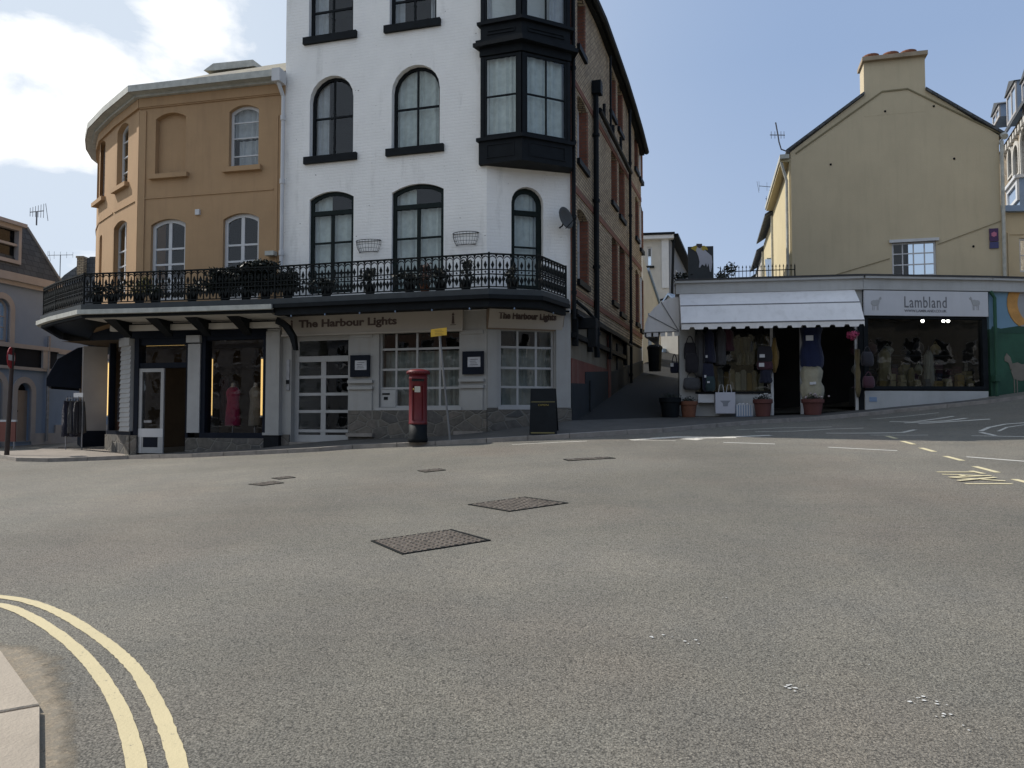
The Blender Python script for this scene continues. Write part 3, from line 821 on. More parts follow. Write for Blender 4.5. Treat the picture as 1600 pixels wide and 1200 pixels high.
for px, w, lab in (([(1290, 677), (1410, 676), (1430, 671.5)], .10, 'worn white line right at the edge of the shade'),
                   ([(1360, 680), (1450, 680)], .05, 'thin worn white line above the farthest yellow dash'),
                   ([(1390, 659), (1425, 659.5), (1490, 650.5)], .10, 'left one of the long worn white arrow lines in the shade'),
                   ([(1413, 661), (1480, 657.5), (1510, 653.5)], .12, 'middle long worn white arrow line in the shade'),
                   ([(1435, 662), (1500, 658), (1547, 655)], .12, 'right long worn white arrow line in the shade'),
                   ([(1150, 672), (1215, 669), (1300, 667)], .06, 'thin worn white line nearest the terracotta pots'),
                   ([(1180, 675), (1240, 674), (1300, 670.5), (1350, 669)], .07, 'worn white zigzag line below the terracotta pots'),
                   ([(1360, 655), (1420, 650), (1467, 645)], .06, 'faint pale line hugging the kerb below the white shop plinth'),
                   ([(1532, 674), (1545, 668), (1570, 663), (1640, 658)], .09, 'outer worn curved line at the right edge of the road'),
                   ([(1560, 674), (1573, 668), (1600, 664), (1640, 662)], .06, 'inner worn curved line at the right edge of the road'),
                   ([(1532, 675.5), (1556, 681)], .09, 'short cream slash where the outer curved line meets the sunlit road'),
                   ([(1518, 681), (1600, 682.5), (1650, 683.5)], .07, 'cream stop line below the curved lines at the right edge')):
    mark(px, w, m_wpw, lab, WZ)
# chalk-like paint drops on the near road
sp = MB(); rnd = random.Random(3)
for (u, v, n_, r_) in ((1130, 936, 4, .02), (1243, 1074, 16, .03), (1209, 1025, 2, .016), (1030, 997, 8, .03), (1084, 1004, 7, .03), (1341, 1037, 2, .018), (1435, 1094, 9, .03), (1447, 1098, 10, .03), (1480, 1120, 10, .026), (1518, 1140, 3, .02), (1532, 1152, 2, .02),
                       (848, 985, 2, .016), (1395, 935, 3, .02), (1287, 965, 2, .014), (1365, 986, 2, .014), (526, 831, 2, .02), (704, 790, 1, .03), (1504, 725, 1, .05)):
    c = gp(u, v)
    for _ in range((n_ + 1) // 2):
        x, y = c.x + rnd.gauss(0, r_ * 1.5), c.y + rnd.gauss(0, r_ * .8); r = rnd.uniform(.25, 1) * r_ * .42
        sp.face([(x + math.cos(w) * r * rnd.uniform(.7, 1.3), y + math.sin(w) * r * rnd.uniform(.7, 1.3), gz(x, y) + .005) for w in [k * 1.047 for k in range(6)]])
sp.org = gp(1200, 1000); o = mk('paint_spots', sp, mat('white_drops', (.5, .5, .48), .8, .2)); o['kind'] = 'stuff'; o['label'] = 'small white paint drops scattered over the near road'; o['category'] = 'paint spots'
# iron covers let into the road
def cover(pix, lab, nu, nv, tread=True):
    P = [gp(u, v) for u, v in pix]; c = sum(P, Vector()) / 4
    rt = root('manhole_cover', c, lab, 'manhole cover', 'iron covers in the road')
    f = MB(); pl = MB()
    def bl_(a, b): return P[0].lerp(P[1], a).lerp(P[3].lerp(P[2], a), b)
    up = Vector((0, 0, 1))
    def quad(a0, a1, b0, b1, h, tgt):
        q = [bl_(a0, b0), bl_(a1, b0), bl_(a1, b1), bl_(a0, b1)]
        tgt.prism([x + up * h for x in q], [x - up * .05 for x in q])
    quad(0, 1, 0, 1, .003, f)
    e = .02
    for a0, a1, b0, b1 in ((0, 1, 0, e * 1.4), (0, 1, 1 - e * 1.4, 1), (0, e, e * 1.4, 1 - e * 1.4), (1 - e, 1, e * 1.4, 1 - e * 1.4)): quad(a0, a1, b0, b1, .009, f)
    fo = mk('frame', f, m_iron, rt)
    pl_ = MB(); tr_ = MB()
    for h_ in range(2):
        a0, a1 = (e * 1.5, .497) if h_ == 0 else (.503, 1 - e * 1.5)
        quad(a0, a1, e * 2, 1 - e * 2, .006, pl_)
        if tread:
            for i in range(nu):
                for j in range(nv):
                    aa = a0 + (a1 - a0) * (i + .5) / nu; bb = e * 2 + (1 - e * 4) * (j + .5) / nv; sa = (a1 - a0) / nu * .32; sb = 1 / nv * .3
                    if (i + j) % 2: sa *= .5
                    else: sb *= .5
                    quad(aa - sa, aa + sa, bb - sb, bb + sb, .0125, tr_)
    pt = mk('plate', pl_, m_iron_cov, rt); mk('tread', tr_, m_tread, pt)
cover([(579, 846), (628, 867), (767, 845), (706, 828)], 'nearest double iron cover with patterned plates let into the asphalt', 9, 12)
cover([(731, 789), (796, 800), (888, 786.5), (820, 777)], 'second iron cover from the camera, right behind the nearest one', 8, 10)
cover([(652, 736), (664, 738.5), (697, 735), (686, 732.5)], 'small dark iron cover in front of the pillar box', 5, 4)
cover([(880, 718), (888, 720.5), (962, 716.5), (950, 714.5)], 'worn iron cover in front of the chalkboard', 6, 4)
cover([(388, 757), (408, 759.5), (444, 755), (428, 752.5)], 'left iron cover of the far pair near the white doors', 5, 4)
cover([(424, 747.5), (436, 749.5), (462, 746.5), (452, 744.5)], 'right iron cover of the far pair near the white doors', 5, 4)
# ================================================================= white corner house with the brick side
wh = root('white_house', (W1[0], W1[1] + 3, 0.3), 'tall white painted brick corner house with black windows and a brown brick side', 'house')
TOPW = 12.9
def O(F, b, kind='r', rise=None): return loop(*b, kind, rise)
# openings of the main front
bT1 = FWt.box(483, 552, -45, 55); bT2 = FWt.box(609, 682, -60, 36)
bM1 = FWt.box(484, 552, 118, 243); bM2 = FWt.box(612, 687, 101, 230)
bD1 = FWt.box(483, 552, 299, 458); bD2 = FWt.box(612, 693, 287, 455)
bDoor = FWt.box(455, 545, 524, 694); bSh = FWt.box(592, 719, 516, 637)
WL = FWt.L
mb = MB()
holes = [O(FWt, bT1, 's', .25), O(FWt, bT2, 's', .25), O(FWt, bM1, 'o'), O(FWt, bM2, 'o'), O(FWt, bD1, 's', .17), O(FWt, bD2, 's', .17), O(FWt, bDoor), O(FWt, bSh)]
ZF = 4.06
mb.wall(FWt, [(0, ZF), (WL, ZF), (WL, TOPW), (0, TOPW)], holes[:6], .32)
gf = MB(); gf.wall(FWt, [(0, .2), (WL, .2), (WL, ZF), (0, ZF)], holes[6:], .32)
bC = FC.box(799, 849, 292, 452); bS2 = FC.box(781, 866, 514, 636)
mb.wall(FC, [(0, ZF), (FC.L, ZF), (FC.L, TOPW - .4), (0, TOPW)], [O(FC, bC, 'o')], .32)
gf.wall(FC, [(0, .2), (FC.L, .2), (FC.L, ZF), (0, ZF)], [O(FC, bS2)], .32)
# left flank and back
BW = (W0[0] + BD[0] * 10.5, W0[1] + BD[1] * 10.5)
mb.face([(W0[0], W0[1], .2), (BW[0], BW[1], .2), (BW[0], BW[1], TOPW), (W0[0], W0[1], TOPW)])
mb.face([(BW[0], BW[1], .2), (B1[0], B1[1], .2), (B1[0], B1[1], 11.6), (BW[0], BW[1], TOPW)])
mk('shopfront_wall', gf, m_ground, wh)
wallw = mk('wall', mb, m_white, wh); wallw['label'] = 'white painted brick front'
# brick side wall
def tb(u, v): return FB.px(u, v)
bh = []; bwin = []
def bwindow(u0, u1, v0, v1, kind='s', **k):
    um = (u0 + u1) / 2; vm = (v0 + v1) / 2
    s0 = FB.px(u0, vm)[0]; s1 = FB.px(u1, vm)[0]; z1 = FB.px(um, v0)[1]; z0 = FB.px(um, v1)[1]
    b = (s0, s1, z0, z1); bh.append(loop(*b, kind, .12)); bwin.append((b, kind, k)); return b
for (u0, u1, v0, v1) in [(902, 913, -10, 80), (902, 917, 156, 258), (902, 918, 330, 442),
                         (953, 961, 112, 180), (965, 972, 135, 205), (955, 963, 238, 318), (967, 975, 258, 340), (956, 964, 372, 472), (968, 976, 385, 490),
                         (991, 996, 208, 265), (998.5, 1003, 222, 280), (992.5, 997, 308, 372), (999.5, 1004, 322, 390), (993, 997.5, 422, 505), (1000, 1004.5, 432, 515)]:
    bwindow(u0, u1, v0, v1)
rl = [(-.0, 12.45), (1.4, 12.55), (3.2, 12.65), (5.1, 12.55), (7, 12.42), (8.7, 12.2), (10.2, 11.95), (11.64, 11.6)]
mb = MB(); zg = 4.15
mb.wall(FB, [(0, zg), (11.64, zg + 0.1)] + rl[::-1], bh, .30)
mk('wall', mb, m_brick, wh)['label'] = 'buff brick side wall along the alley'
for b, kind, k in bwin:
    window(wh, FB, b, kind, .12, rec=.26, fw=.07, vb=(), hb=(.5,), fm=m_wtrim, curt=((0, 1, .5, 1),), cm=m_curt2, sill=(.05, .14, .08), sm=m_black)
rb = MB()   # red brick quoins, arches, courses and window jambs
rb.bx(FB, 0.0, .22, zg, 12.3, -.05, .03)
for b, kind, k in bwin:
    s0, s1, z0, z1 = b
    li = loop(s0, s1, z0, z1, 's', .12)
    rb.bx(FB, s1 + .002, s1 + .09, z0 + .01, z1 - .1, -.03, .014)
    rb.bx(FB, s1 - .012, s1 - .004, z0, z1 - .1, -.25, -.005)
for z in (4.55, 7.1, 9.75): rb.bx(FB, .22, 11.6, z, z + .16, -.03, .022)
mk('red_brick_dressings', rb, m_red, wh)
gr = MB()
gr.bx(FB, 0, 11.64, 2.3, zg, -.3, -.02)
mk('plaster_band', gr, mat('alley_plaster', (.17, .145, .105), .85, .15, 1, .2, 40, streak=.4), wh)
gr = MB(); gr.bx(FB, .05, 5.2, 2.05, 3.0, -.02, .012); gr.bx(FB, 4.6, 4.95, 1.8, 4.0, 0, .05)
mk('red_band', gr, mat('dull_red_paint', (.15, .05, .035), .8, .2, 2, streak=.3), wh)
gr = MB(); gr.poly(FB, [(0, .6), (11.7, .6), (11.7, 3.75), (5.5, 3.0), (1.5, 2.75), (1.5, 2.45), (0, 2.4)], -.3, 0.03); gr.bx(FB, 1.9, 2.0, 1.2, 2.55, .05, .08); gr.bx(FB, 6.2, 7.2, 1.6, 3.9, -.02, .03)
mk('base', gr, mat('dark_blue_base', (.016, .020, .023), .8, .25, 2), wh)
gr = MB()   # projecting hood mouldings over the old side shopfront
for z, d in ((4.1, .16), (3.55, .10)): gr.bx(FB, .05, 7.6, z - .06, z + .06, 0, d)
for s_ in (.15, 1.9, 4.6, 7.4): gr.bx(FB, s_, s_ + .16, 3.3, 4.1, 0, .12)
mk('cornice', gr, m_black, wh)
# rainwater goods on the side wall
pi = MB()
def pipe(s, z0, z1, r=.055, d=.1):
    pi.tube([FB.p(s, z0, d), FB.p(s, z1, d)], r, 8)
    z = z0 + .6
    while z < z1: pi.tube([FB.p(s, z, d), FB.p(s, z + .08, d)], r * 1.35, 8); z += 1.8
def sb(u, v): return FB.px(u, v, .1)
a = sb(896.5, 300)[0]; pipe(a, 3.9, 12.4, .05)
a = sb(932, 350)[0]; zt = sb(932, 136)[1]; pipe(a, 3.2, zt, .075); pi.bx(FB, a - .14, a + .14, zt - .25, zt + .1, .02, .26)
a2 = sb(985, 350)[0]; pipe(a2, 2.4, 12.1, .05)
a3 = sb(954, 140)[0]; pipe(a3, sb(954, 205)[1], 12.4, .035)
h0 = sb(935, 172); h1 = sb(984, 268)
pi.tube([FB.p(h0[0], h0[1], .14), FB.p(h1[0], h1[1] - .05, .14)], .07, 8)
for u, v0, v1 in ((943, 163, 190), (957, 196, 214), (969, 215, 240)):
    q0 = sb(u, v1); q1 = sb(u, v0); pi.tube([FB.p(q0[0], q0[1], .12), FB.p(q0[0], q1[1], .12)], .05, 6)
pi.tube([FB.p(.1, 4.35, .12), FB.p(1.2, 4.3, .12), FB.p(2.2, 4.18, .12), FB.p(a2, 4.0, .12)], .045, 6)
pi.tube([FB.p(.1, 4.02, .16), FB.p(2.4, 3.98, .16)], .04, 6)
mk('drainpipe', pi, m_black, wh)
lm = MB(); lm.bx(FB, .5, .75, 3.75, 4.0, .02, .5); lm.bx(FB, .52, .73, 3.3, 3.75, .3, .5); mk('bracket_box', lm, m_black, wh)
# gutter following the curved eaves
gu = MB(); gu.tube([FB.p(a, z + .05, .22) for a, z in rl], .10, 8); gu.poly(FB, [(a, z - .06) for a, z in rl] + [(a, z + .12) for a, z in rl[::-1]], -.02, .14)
mk('gutter', gu, m_black, wh)
# roof
rf = MB()
top = [Vector((*W0, TOPW)), Vector((*W1, TOPW)), Vector((*C1, TOPW - .4))]
back = [FB.p(a, z + .12, .2) for a, z in rl[1:]]
pk = [Vector((-2.2, 22.5, 13.6)), Vector((.6, 28.0, 12.8))]
rf.face([top[0], top[1], pk[0]]); rf.face([top[1], top[2], back[0], pk[0]])
for i in range(len(back) - 1): rf.face([back[i], back[i + 1], pk[0] if i < 3 else pk[1]])
rf.face([back[3], pk[1], pk[0]]); rf.face([back[-1], Vector((*BW, TOPW)), pk[1]]); rf.face([Vector((*BW, TOPW)), top[0], pk[0], pk[1]])
mk('roof', rf, m_slate, wh)
par = MB(); par.bx(FWt, -.03, WL + .02, TOPW - .1, TOPW + .06, -.3, .05); mk('coping', par, m_black, wh)
# dark rooms behind the openings
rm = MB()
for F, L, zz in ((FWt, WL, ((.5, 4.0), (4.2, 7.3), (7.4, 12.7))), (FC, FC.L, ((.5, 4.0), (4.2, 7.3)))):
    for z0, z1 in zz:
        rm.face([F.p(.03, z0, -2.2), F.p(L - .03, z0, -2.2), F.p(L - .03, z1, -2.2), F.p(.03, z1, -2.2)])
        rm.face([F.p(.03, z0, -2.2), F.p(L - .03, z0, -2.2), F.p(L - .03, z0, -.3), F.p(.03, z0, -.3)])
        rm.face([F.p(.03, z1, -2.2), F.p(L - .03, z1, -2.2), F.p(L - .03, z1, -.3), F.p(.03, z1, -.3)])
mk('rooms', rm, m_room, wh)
# windows of the front
SILL = dict(sill=(.12, .17, .09), sm=m_black)
window(wh, FWt, bT1, 's', .25, rec=.17, fw=.08, vb=(.5,), hb=(.42,), bw=.05, curt=((.0, .33, 0, 1),), cm=m_curt2, **SILL)
window(wh, FWt, bT2, 's', .25, rec=.17, fw=.08, vb=(.5,), hb=(.42,), bw=.05, curt=((.0, .22, 0, 1), (.83, 1, 0, 1)), cm=m_curt2, **SILL)
window(wh, FWt, bM1, 'o', rec=.2, fw=.075, vb=(.5,), hb=(.5,), bw=.045, curt=((.0, .30, 0, 1),), cm=m_curt2, **SILL)
window(wh, FWt, bM2, 'o', rec=.2, fw=.075, vb=(.5,), hb=(.5,), bw=.045, curt=((0, 1, 0, 1),), **SILL)
for b in (bD1, bD2):
    h = b[3] - b[2]
    window(wh, FWt, b, 's', .17, rec=.12, fw=.09, vb=(.5,), hb=(.50, .20), bw=.045, transom=b[3] - h * .205, tw=.11, fm=m_dkgreen, curt=((0, 1, 0, .78), (.0, .42, .8, 1)), name='glazed_door')
    q = MB(); q.ring(FWt, loop(*b, 's', .17)[2:], loop(b[0] - .07, b[1] + .07, b[2], b[3] + .1, 's', .18)[2:], -.0, .04)
h = bC[3] - bC[2]
window(wh, FC, bC, 'o', rec=.2, fw=.12, vb=(), hb=(.42,), bw=.04, transom=bC[3] - h * .245, tw=.12, fm=m_dkgreen, curt=((0, .95, 0, .97),), name='glazed_door')
# ground-floor shopfront: doors, small-paned windows
window(wh, FWt, bDoor, rec=.22, fw=.11, vb=(.5,), hb=(.12, .30, .46, .62), bw=.07, transom=FWt.px(500, 560)[1], tw=.14, fm=m_shopt, gm=m_glassd, name='glazed_door', bot=.22, curt=())
window(wh, FWt, bSh, rec=.13, fw=.05, vb=(.2, .46, .74), hb=(.255, .5, .765), bw=.05, fm=m_shopt, gm=m_glass, curt=((.0, 1, 0.03, .74),), cm=m_lace, cd=.16, name='shop_window', sill=(.05, .06, .06))
window(wh, FC, bS2, rec=.13, fw=.05, vb=(.34, .68), hb=(.255, .5, .765), bw=.05, fm=m_shopt, gm=m_glass, curt=((.0, 1, 0.03, .76),), cm=m_lace, cd=.16, name='shop_window', sill=(.05, .06, .06))
# letterbox panel in the lowest left pane
s0, s1, z0, z1 = bSh; w_ = (s1 - s0)
q = MB(); q.bx(FWt, s0 + .03, s0 + w_ * .2, z0 + .02, z0 + (z1 - z0) * .235, -.13, -.06); mk('panel', q, m_shopt, wh)
q = MB(); zc = z0 + (z1 - z0) * .16; q.bx(FWt, s0 + .07, s0 + .26, zc + .02, zc + .06, -.06, -.045); q.bx(FWt, s0 + .11, s0 + .21, zc - .1, zc - .03, -.06, -.045); mk('letter_slot', q, m_black, wh)
# plinth, pilasters, ledges
pl = MB(); sd0 = bDoor[0]; sd1 = bDoor[1]; zp = FWt.px(650, 641)[1]
pl.bx(FWt, sd1 + .01, WL + .02, .2, zp, 0, .05); pl.bx(FC, 0.012, FC.L, .2, FC.px(850, 638)[1], 0, .05)
pl.bx(FWt, sd0 - .32, sd0 - .02, .2, FWt.px(450, 679)[1], 0, .05)
mk('plinth', pl, m_stone, wh)
pl = MB()
q0 = FWt.px(420, 600)[0]; q1 = FWt.px(441, 600)[0]
pl.bx(FWt, q0, q1, FWt.px(430, 676)[1], 3.72, 0, .14); pl.bx(FWt, q0 - .04, q1 + .04, FWt.px(430, 676)[1] - .06, FWt.px(430, 676)[1], 0, .2)
sp0 = FWt.px(547, 600)[0]; sp1 = FWt.px(582, 600)[0]; sq0 = FWt.px(719, 600)[0] + .02; sq1 = FWt.px(755, 600)[0]
for a, c in ((sp0, sp1), (sq0, sq1)):
    pl.bx(FWt, a, c, zp + .0, FWt.px(600, 606)[1], 0, .035)
    for vv in (595, 605): z = FWt.px(650, vv)[1]; pl.bx(FWt, a - .03, c + .03, z - .04, z + .03, 0, .09)
    pl.bx(FWt, a, c, FWt.px(600, 520)[1] - .1, FWt.px(600, 520)[1], 0, .03)
r0 = FC.px(868, 600)[0]
pl.bx(FC, r0, FC.L - .02, FC.px(870, 637)[1], 3.95, 0, .05); pl.bx(FC, .02, FC.px(776, 600)[0], FC.px(770, 637)[1], 3.6, 0, .03)
mk('pilaster', pl, m_ground, wh)
bp = MB(); bp.bx(FWt, q0 - .02, q1 + .02, .2, FWt.px(430, 676)[1] - .06, 0, .17); mk('pilaster_base', bp, m_black, wh)
# stone doorstep and step blocks
st = MB()
for u0, u1, v in ((545, 586, 678), (712, 757, 675)):
    a, z = FWt.px(u0, v); c, _ = FWt.px(u1, v); st.bx(FWt, a, c, z - .06, z + .02, .05, .16)
st.bx(FWt, sd0, sd1, .2, bDoor[2] + .05, -.3, .06)
mk('step', st, m_kerb, wh)
# entry phone strip left of the doors
q = MB(); a = FWt.px(448, 600)[0]; q.bx(FWt, a, a + .09, FWt.px(448, 610)[1], FWt.px(448, 562)[1], 0, .03); mk('entry_panel', q, m_alu, wh)
q = MB(); q.bx(FWt, a + .01, a + .08, FWt.px(448, 600)[1], FWt.px(448, 594)[1], .03, .05); mk('button', q, m_black, wh)
# framed menus
for u0, u1, v0, v1 in ((548, 578, 555, 589), (723, 756, 549, 585)):
    b = FWt.box(u0, u1, v0, v1, .04); q = MB(); q.bx(FWt, b[0], b[1], b[2], b[3], .03, .075); mo = mk('menu_frame', q, m_navy, wh)
    w_, h_ = b[1] - b[0], b[3] - b[2]
    q = MB(); q.bx(FWt, b[0] + w_ * .26, b[0] + w_ * .86, b[2] + h_ * .32, b[2] + h_ * .75, .075, .08); mk('paper', q, m_curt2, mo)
    q = MB()
    for k in range(4): q.bx(FWt, b[0] + w_ * (.36 + .03 * (k % 2)), b[0] + w_ * (.74 - .05 * (k % 3)), b[2] + h_ * (.40 + k * .08), b[2] + h_ * (.42 + k * .08), .08, .082)
    mk('print', q, m_room, mo)
# sign boards
a0 = FWt.px(444, 505)[0]; a1 = FWt.px(725, 500)[0]
zs0 = FWt.px(580, 519)[1]; zs1 = FWt.px(580, 490)[1]
q = MB(); q.bx(FWt, a0, a1, zs0, zs1, .0, .10); q.bx(FWt, a0, a1, zs0 - .05, zs0, 0, .13)
sg = mk('sign_board', q, m_sign, wh)
m_let = mat('brown_lettering', (.085, .06, .055), .6, .1)
text_mb(FWt, FWt.px(467, 505, .1)[0], FWt.px(620, 505, .1)[0], FWt.px(540, 513.5, .1)[1], FWt.px(540, 497.5, .1)[1], "The Harbour Lights", .102, m_let, sg, bold=.034)
# small serifs / lighthouse emblems at both ends
def lighthouse(F, u, v, d, par, h=.26):
    s_, z_ = F.px(u, v, d); q = MB()
    q.poly(F, [(s_ - .035, z_ - h / 2), (s_ + .035, z_ - h / 2), (s_ + .02, z_ + h * .22), (s_ - .02, z_ + h * .22)], d, d + .008)
    q.poly(F, [(s_ - .03, z_ + h * .25), (s_ + .03, z_ + h * .25), (s_ + .03, z_ + h * .32), (s_ + .0, z_ + h * .5), (s_ - .03, z_ + h * .32)], d, d + .008)
    q.bx(F, s_ - .07, s_ + .07, z_ - h * .62, z_ - h * .57, d, d + .006)
    mk('emblem', q, m_let, par)
lighthouse(FWt, 456, 508, .10, sg); lighthouse(FWt, 708, 497, .10, sg)
# sign over the corner window, tipped out a little
c0 = FC.px(764, 495, .12)[0]; c1 = FC.px(880, 495, .12)[0]
zc0 = FC.px(820, 513, .12)[1]; zc1 = FC.px(820, 485, .12)[1]
q = MB(); q.prism([FC.p(c0, zc0, .06), FC.p(c1, zc0, .06), FC.p(c1, zc1, .2), FC.p(c0, zc1, .2)], [FC.p(c0, zc0, .03), FC.p(c1, zc0, .03), FC.p(c1, zc1, .17), FC.p(c0, zc1, .17)])
for a, b_, c, d_ in ((c0, c1, zc0 - .02, zc0 + .015), (c0, c1, zc1 - .015, zc1 + .02)): pass
sg2 = mk('sign_board', q, m_sign, wh)
q = MB(); q.prism([FC.p(c0 - .03, zc0 - .03, .02), FC.p(c1 + .03, zc0 - .03, .02), FC.p(c1 + .03, zc1 + .02, .165), FC.p(c0 - .03, zc1 + .02, .165)], [FC.p(c0 - .03, zc0 - .03, 0), FC.p(c1 + .03, zc0 - .03, 0), FC.p(c1 + .03, zc1 + .02, .0), FC.p(c0 - .03, zc1 + .02, .0)])
mk('frame', q, mat('sign_frame_brown', (.20, .15, .11), .6), sg2)
# tilted lettering frame: text built on a slightly leaning plane
tl = text_mb(FC, FC.px(779, 495, .15)[0], FC.px(869, 495, .15)[0], FC.px(820, 502.5, .15)[1], FC.px(820, 488.5, .15)[1], "The Harbour Lights", .145, m_let, sg2, bold=.032, ext=.03)
# ---------------------------------------------------------------- oriel window, two floors
A = (-.73, 18.2); Bp = (.22, 17.88); Cp = (1.37, 18.44); Dp = (C1[0], C1[1] + .02)
F1 = Fr(A, Bp); F2 = Fr(Bp, Cp)
Aw = (A[0] + .02, A[1] + .22)
def zA(v): return F1.px(755, v)[1]
orl = MB()
def band(z0, z1, o=0.0):
    """solid slab over the plan of the oriel, pushed out by o"""
    a = F1.p(-o * 1.0, 0, o); b = Vector(((Bp[0]), Bp[1], 0)) + (F1.n + F2.n) * o * .9; c = F2.p(F2.L + o, 0, o); d = Vector((Dp[0] + .0 + o * .5, Dp[1], 0)); e = Vector((Aw[0], Aw[1] + .0, 0)); f = Vector((-.5, 18.6, 0))
    pts = [a, b, c, d, f, e]
    orl.prism([Vector((p.x, p.y, z0)) for p in pts], [Vector((p.x, p.y, z1)) for p in pts])
zb0, zb1 = zA(257), zA(222)
band(zb0, zb1, .03); band(zb1, zb1 + .08, .08)
zw0, zw1 = zb1 + .10, zA(90)
zc_ = zA(76)
band(zw1 + .03, zc_, .02); band(zc_, zc_ + .09, .14); band(zc_ + .09, zc_ + .17, .09)
zu = zA(36); band(zc_ + .17, zu - .07, .0); band(zu - .07, zu, .07)
zw2, zw3 = zu + .02, zu + 1.75
band(zw3, zw3 + .25, .03); band(zw3 + .25, zw3 + .4, .14)
oo = mk('oriel_window', orl, m_black, wh)
fm_ = MB()
for z0, z1, zz in ((zw0, zw1, 1), (zw2, zw3, 2)):
    for F, L in ((F1, F1.L), (F2, F2.L)):
        e = .09
        fm_.bx(F, 0.01, e, z0, z1, -.12, .015); fm_.bx(F, L - e, L - .01, z0, z1, -.12, .015)
        b = (e, L - e, z0, z1)
        window(wh, F, b, 'r', rec=.05, fw=.055, vb=((.5,) if F is F2 else ()), hb=(.5,), bw=.035, fm=m_black, curt=((0, 1, 0, 1),) if zz == 1 else (((0, .14, 0, 1),) if F is F1 else ((0, .07, 0, 1), (.66, 1, 0, 1))), cm=m_curt if zz == 1 else m_curt2)
    # side cheek by the brick corner and by the white wall
    for P, Q in ((Cp, Dp), (Aw, A)):
        fs = Fr(P, Q); fm_.bx(fs, 0, fs.L, z0, z1, -.06, 0)
mk('oriel_post', fm_, m_black, oo)
pn = MB()
for z0, z1 in ((zb0 + .12, zb1 - .08), (zc_ + .3, zu - .2)):
    for F in (F1, F2):
        o_ = .032 if z0 < zw0 else .002
        for a, c, e0, e1 in ((.16, F.L - .16, z0, z0 + .03), (.16, F.L - .16, z1 - .03, z1), (.16, .19, z0 + .03, z1 - .03), (F.L - .19, F.L - .16, z0 + .03, z1 - .03)): pn.bx(F, a, c, e0, e1, o_, o_ + .02)
mk('panel_moulding', pn, m_black, oo)
rm = MB(); rm.prism([(-.5, 18.75, zw0), (1.2, 19.1, zw0), (1.0, 20.5, zw0), (-.8, 20.5, zw0)], [(-.5, 18.75, zw0 + .01), (1.2, 19.1, zw0 + .01), (1.0, 20.5, zw0 + .01), (-.8, 20.5, zw0 + .01)])
mk('rooms', rm, m_room, wh)
# ---------------------------------------------------------------- balcony
ZR, ZD = 5.1, 4.36
def pd(u, v, z):       # plan point where a ray meets height z
    r = rdir(u, v); k = (z - CAMZ) / r.z; p = EYE + r * k; return (p.x, p.y)
b1 = pd(764, 396, ZR); b2 = pd(843, 399.5, ZR); b3 = pd(884, 417, ZR); bm = pd(430, 416.5, ZR)
bl0 = pd(132, 428, ZR); bl1 = pd(69, 451, ZR)
railR = [bm, b1, b2, b3]; railL = [(-14.3, 27.5), (-13.9, 24.6), bl1, (-11.9, 20.75), bl0, pd(250, 424, ZR), bm]
print('rail', railR, railL)
def railing(poly, zb, zt, step=.165):
    q = MB()
    for P, Q in zip(poly, poly[1:]):
        F = Fr(P, Q); L = F.L; n = max(1, round(L / step)); w = L / n
        q.bx(F, 0, L, zt - .02, zt + .012, -.025, .025)
        for z in (zb + .03, zb + .30, zb + .40): q.bx(F, 0, L, z - .012, z + .012, -.009, .009)
        for k in range(n):
            a = w * k; c = a + w / 2; t = .012
            q.bx(F, a - t, a + t, zb + .03, zt - .13, -t, t)
            # arch between uprights
            pr = None
            for j in range(7):
                th = math.pi * j / 6; s_ = c - math.cos(th) * w / 2; z_ = zt - .15 + math.sin(th) * .1
                if pr: q.prism([F.p(pr[0], pr[1] - .01, -t), F.p(s_, z_ - .01, -t), F.p(s_, z_ - .01, t), F.p(pr[0], pr[1] - .01, t)], [F.p(pr[0], pr[1] + .012, -t), F.p(s_, z_ + .012, -t), F.p(s_, z_ + .012, t), F.p(pr[0], pr[1] + .012, t)])
                pr = (s_, z_)
            q.poly(F, [(a - .03, zt - .02), (a, zt - .09), (a + .03, zt - .02)], -t, t)
            # inner tracery
            q.bx(F, c - .006, c + .006, zb + .40, zt - .2, -t, t)
            q.poly(F, [(c - .036, zt - .24), (c, zt - .33), (c + .036, zt - .24), (c, zt - .15)], -t, t)
            q.poly(F, [(c - .02, zb + .35), (c, zb + .32), (c + .02, zb + .35), (c, zb + .38)], -t, t)
            q.poly(F, [(c - .042, zb + .17), (c, zb + .07), (c + .042, zb + .17), (c, zb + .27)], -t, t)
            q.poly(F, [(a - .04, zb + .2), (a, zb + .12), (a + .04, zb + .2), (a, zb + .28)], -t, t)
        for a in (0, L): q.bx(F, a - .018, a + .018, zb - .02, zt + .03, -.018, .018)
    return q
def outset(poly, d):
    out = []
    for i, p in enumerate(poly):
        F = Fr(poly[max(i - 1, 0)], poly[i]) if i else Fr(poly[0], poly[1]); G = Fr(poly[i], poly[i + 1]) if i < len(poly) - 1 else F
        n = (F.n + G.n).normalized(); k = d / max(.4, n.dot(F.n)); out.append((p[0] + n.x * k, p[1] + n.y * k))
    return out
def slab(mb, outer, inner, z0, z1, dz=0):
    for i in range(len(outer) - 1):
        a, b, c, d = outer[i], outer[i + 1], inner[i + 1], inner[i]
        mb.prism([(a[0], a[1], z0), (b[0], b[1], z0), (c[0], c[1], z0 + dz), (d[0], d[1], z0 + dz)], [(a[0], a[1], z1), (b[0], b[1], z1), (c[0], c[1], z1 + dz), (d[0], d[1], z1 + dz)])
oR = outset(railR, .07); iR = [(W0[0] + .0, W0[1]), (W1[0], W1[1]), (W1[0] * .35 + C1[0] * .65, W1[1] * .35 + C1[1] * .65), (C1[0] - .02, C1[1])]
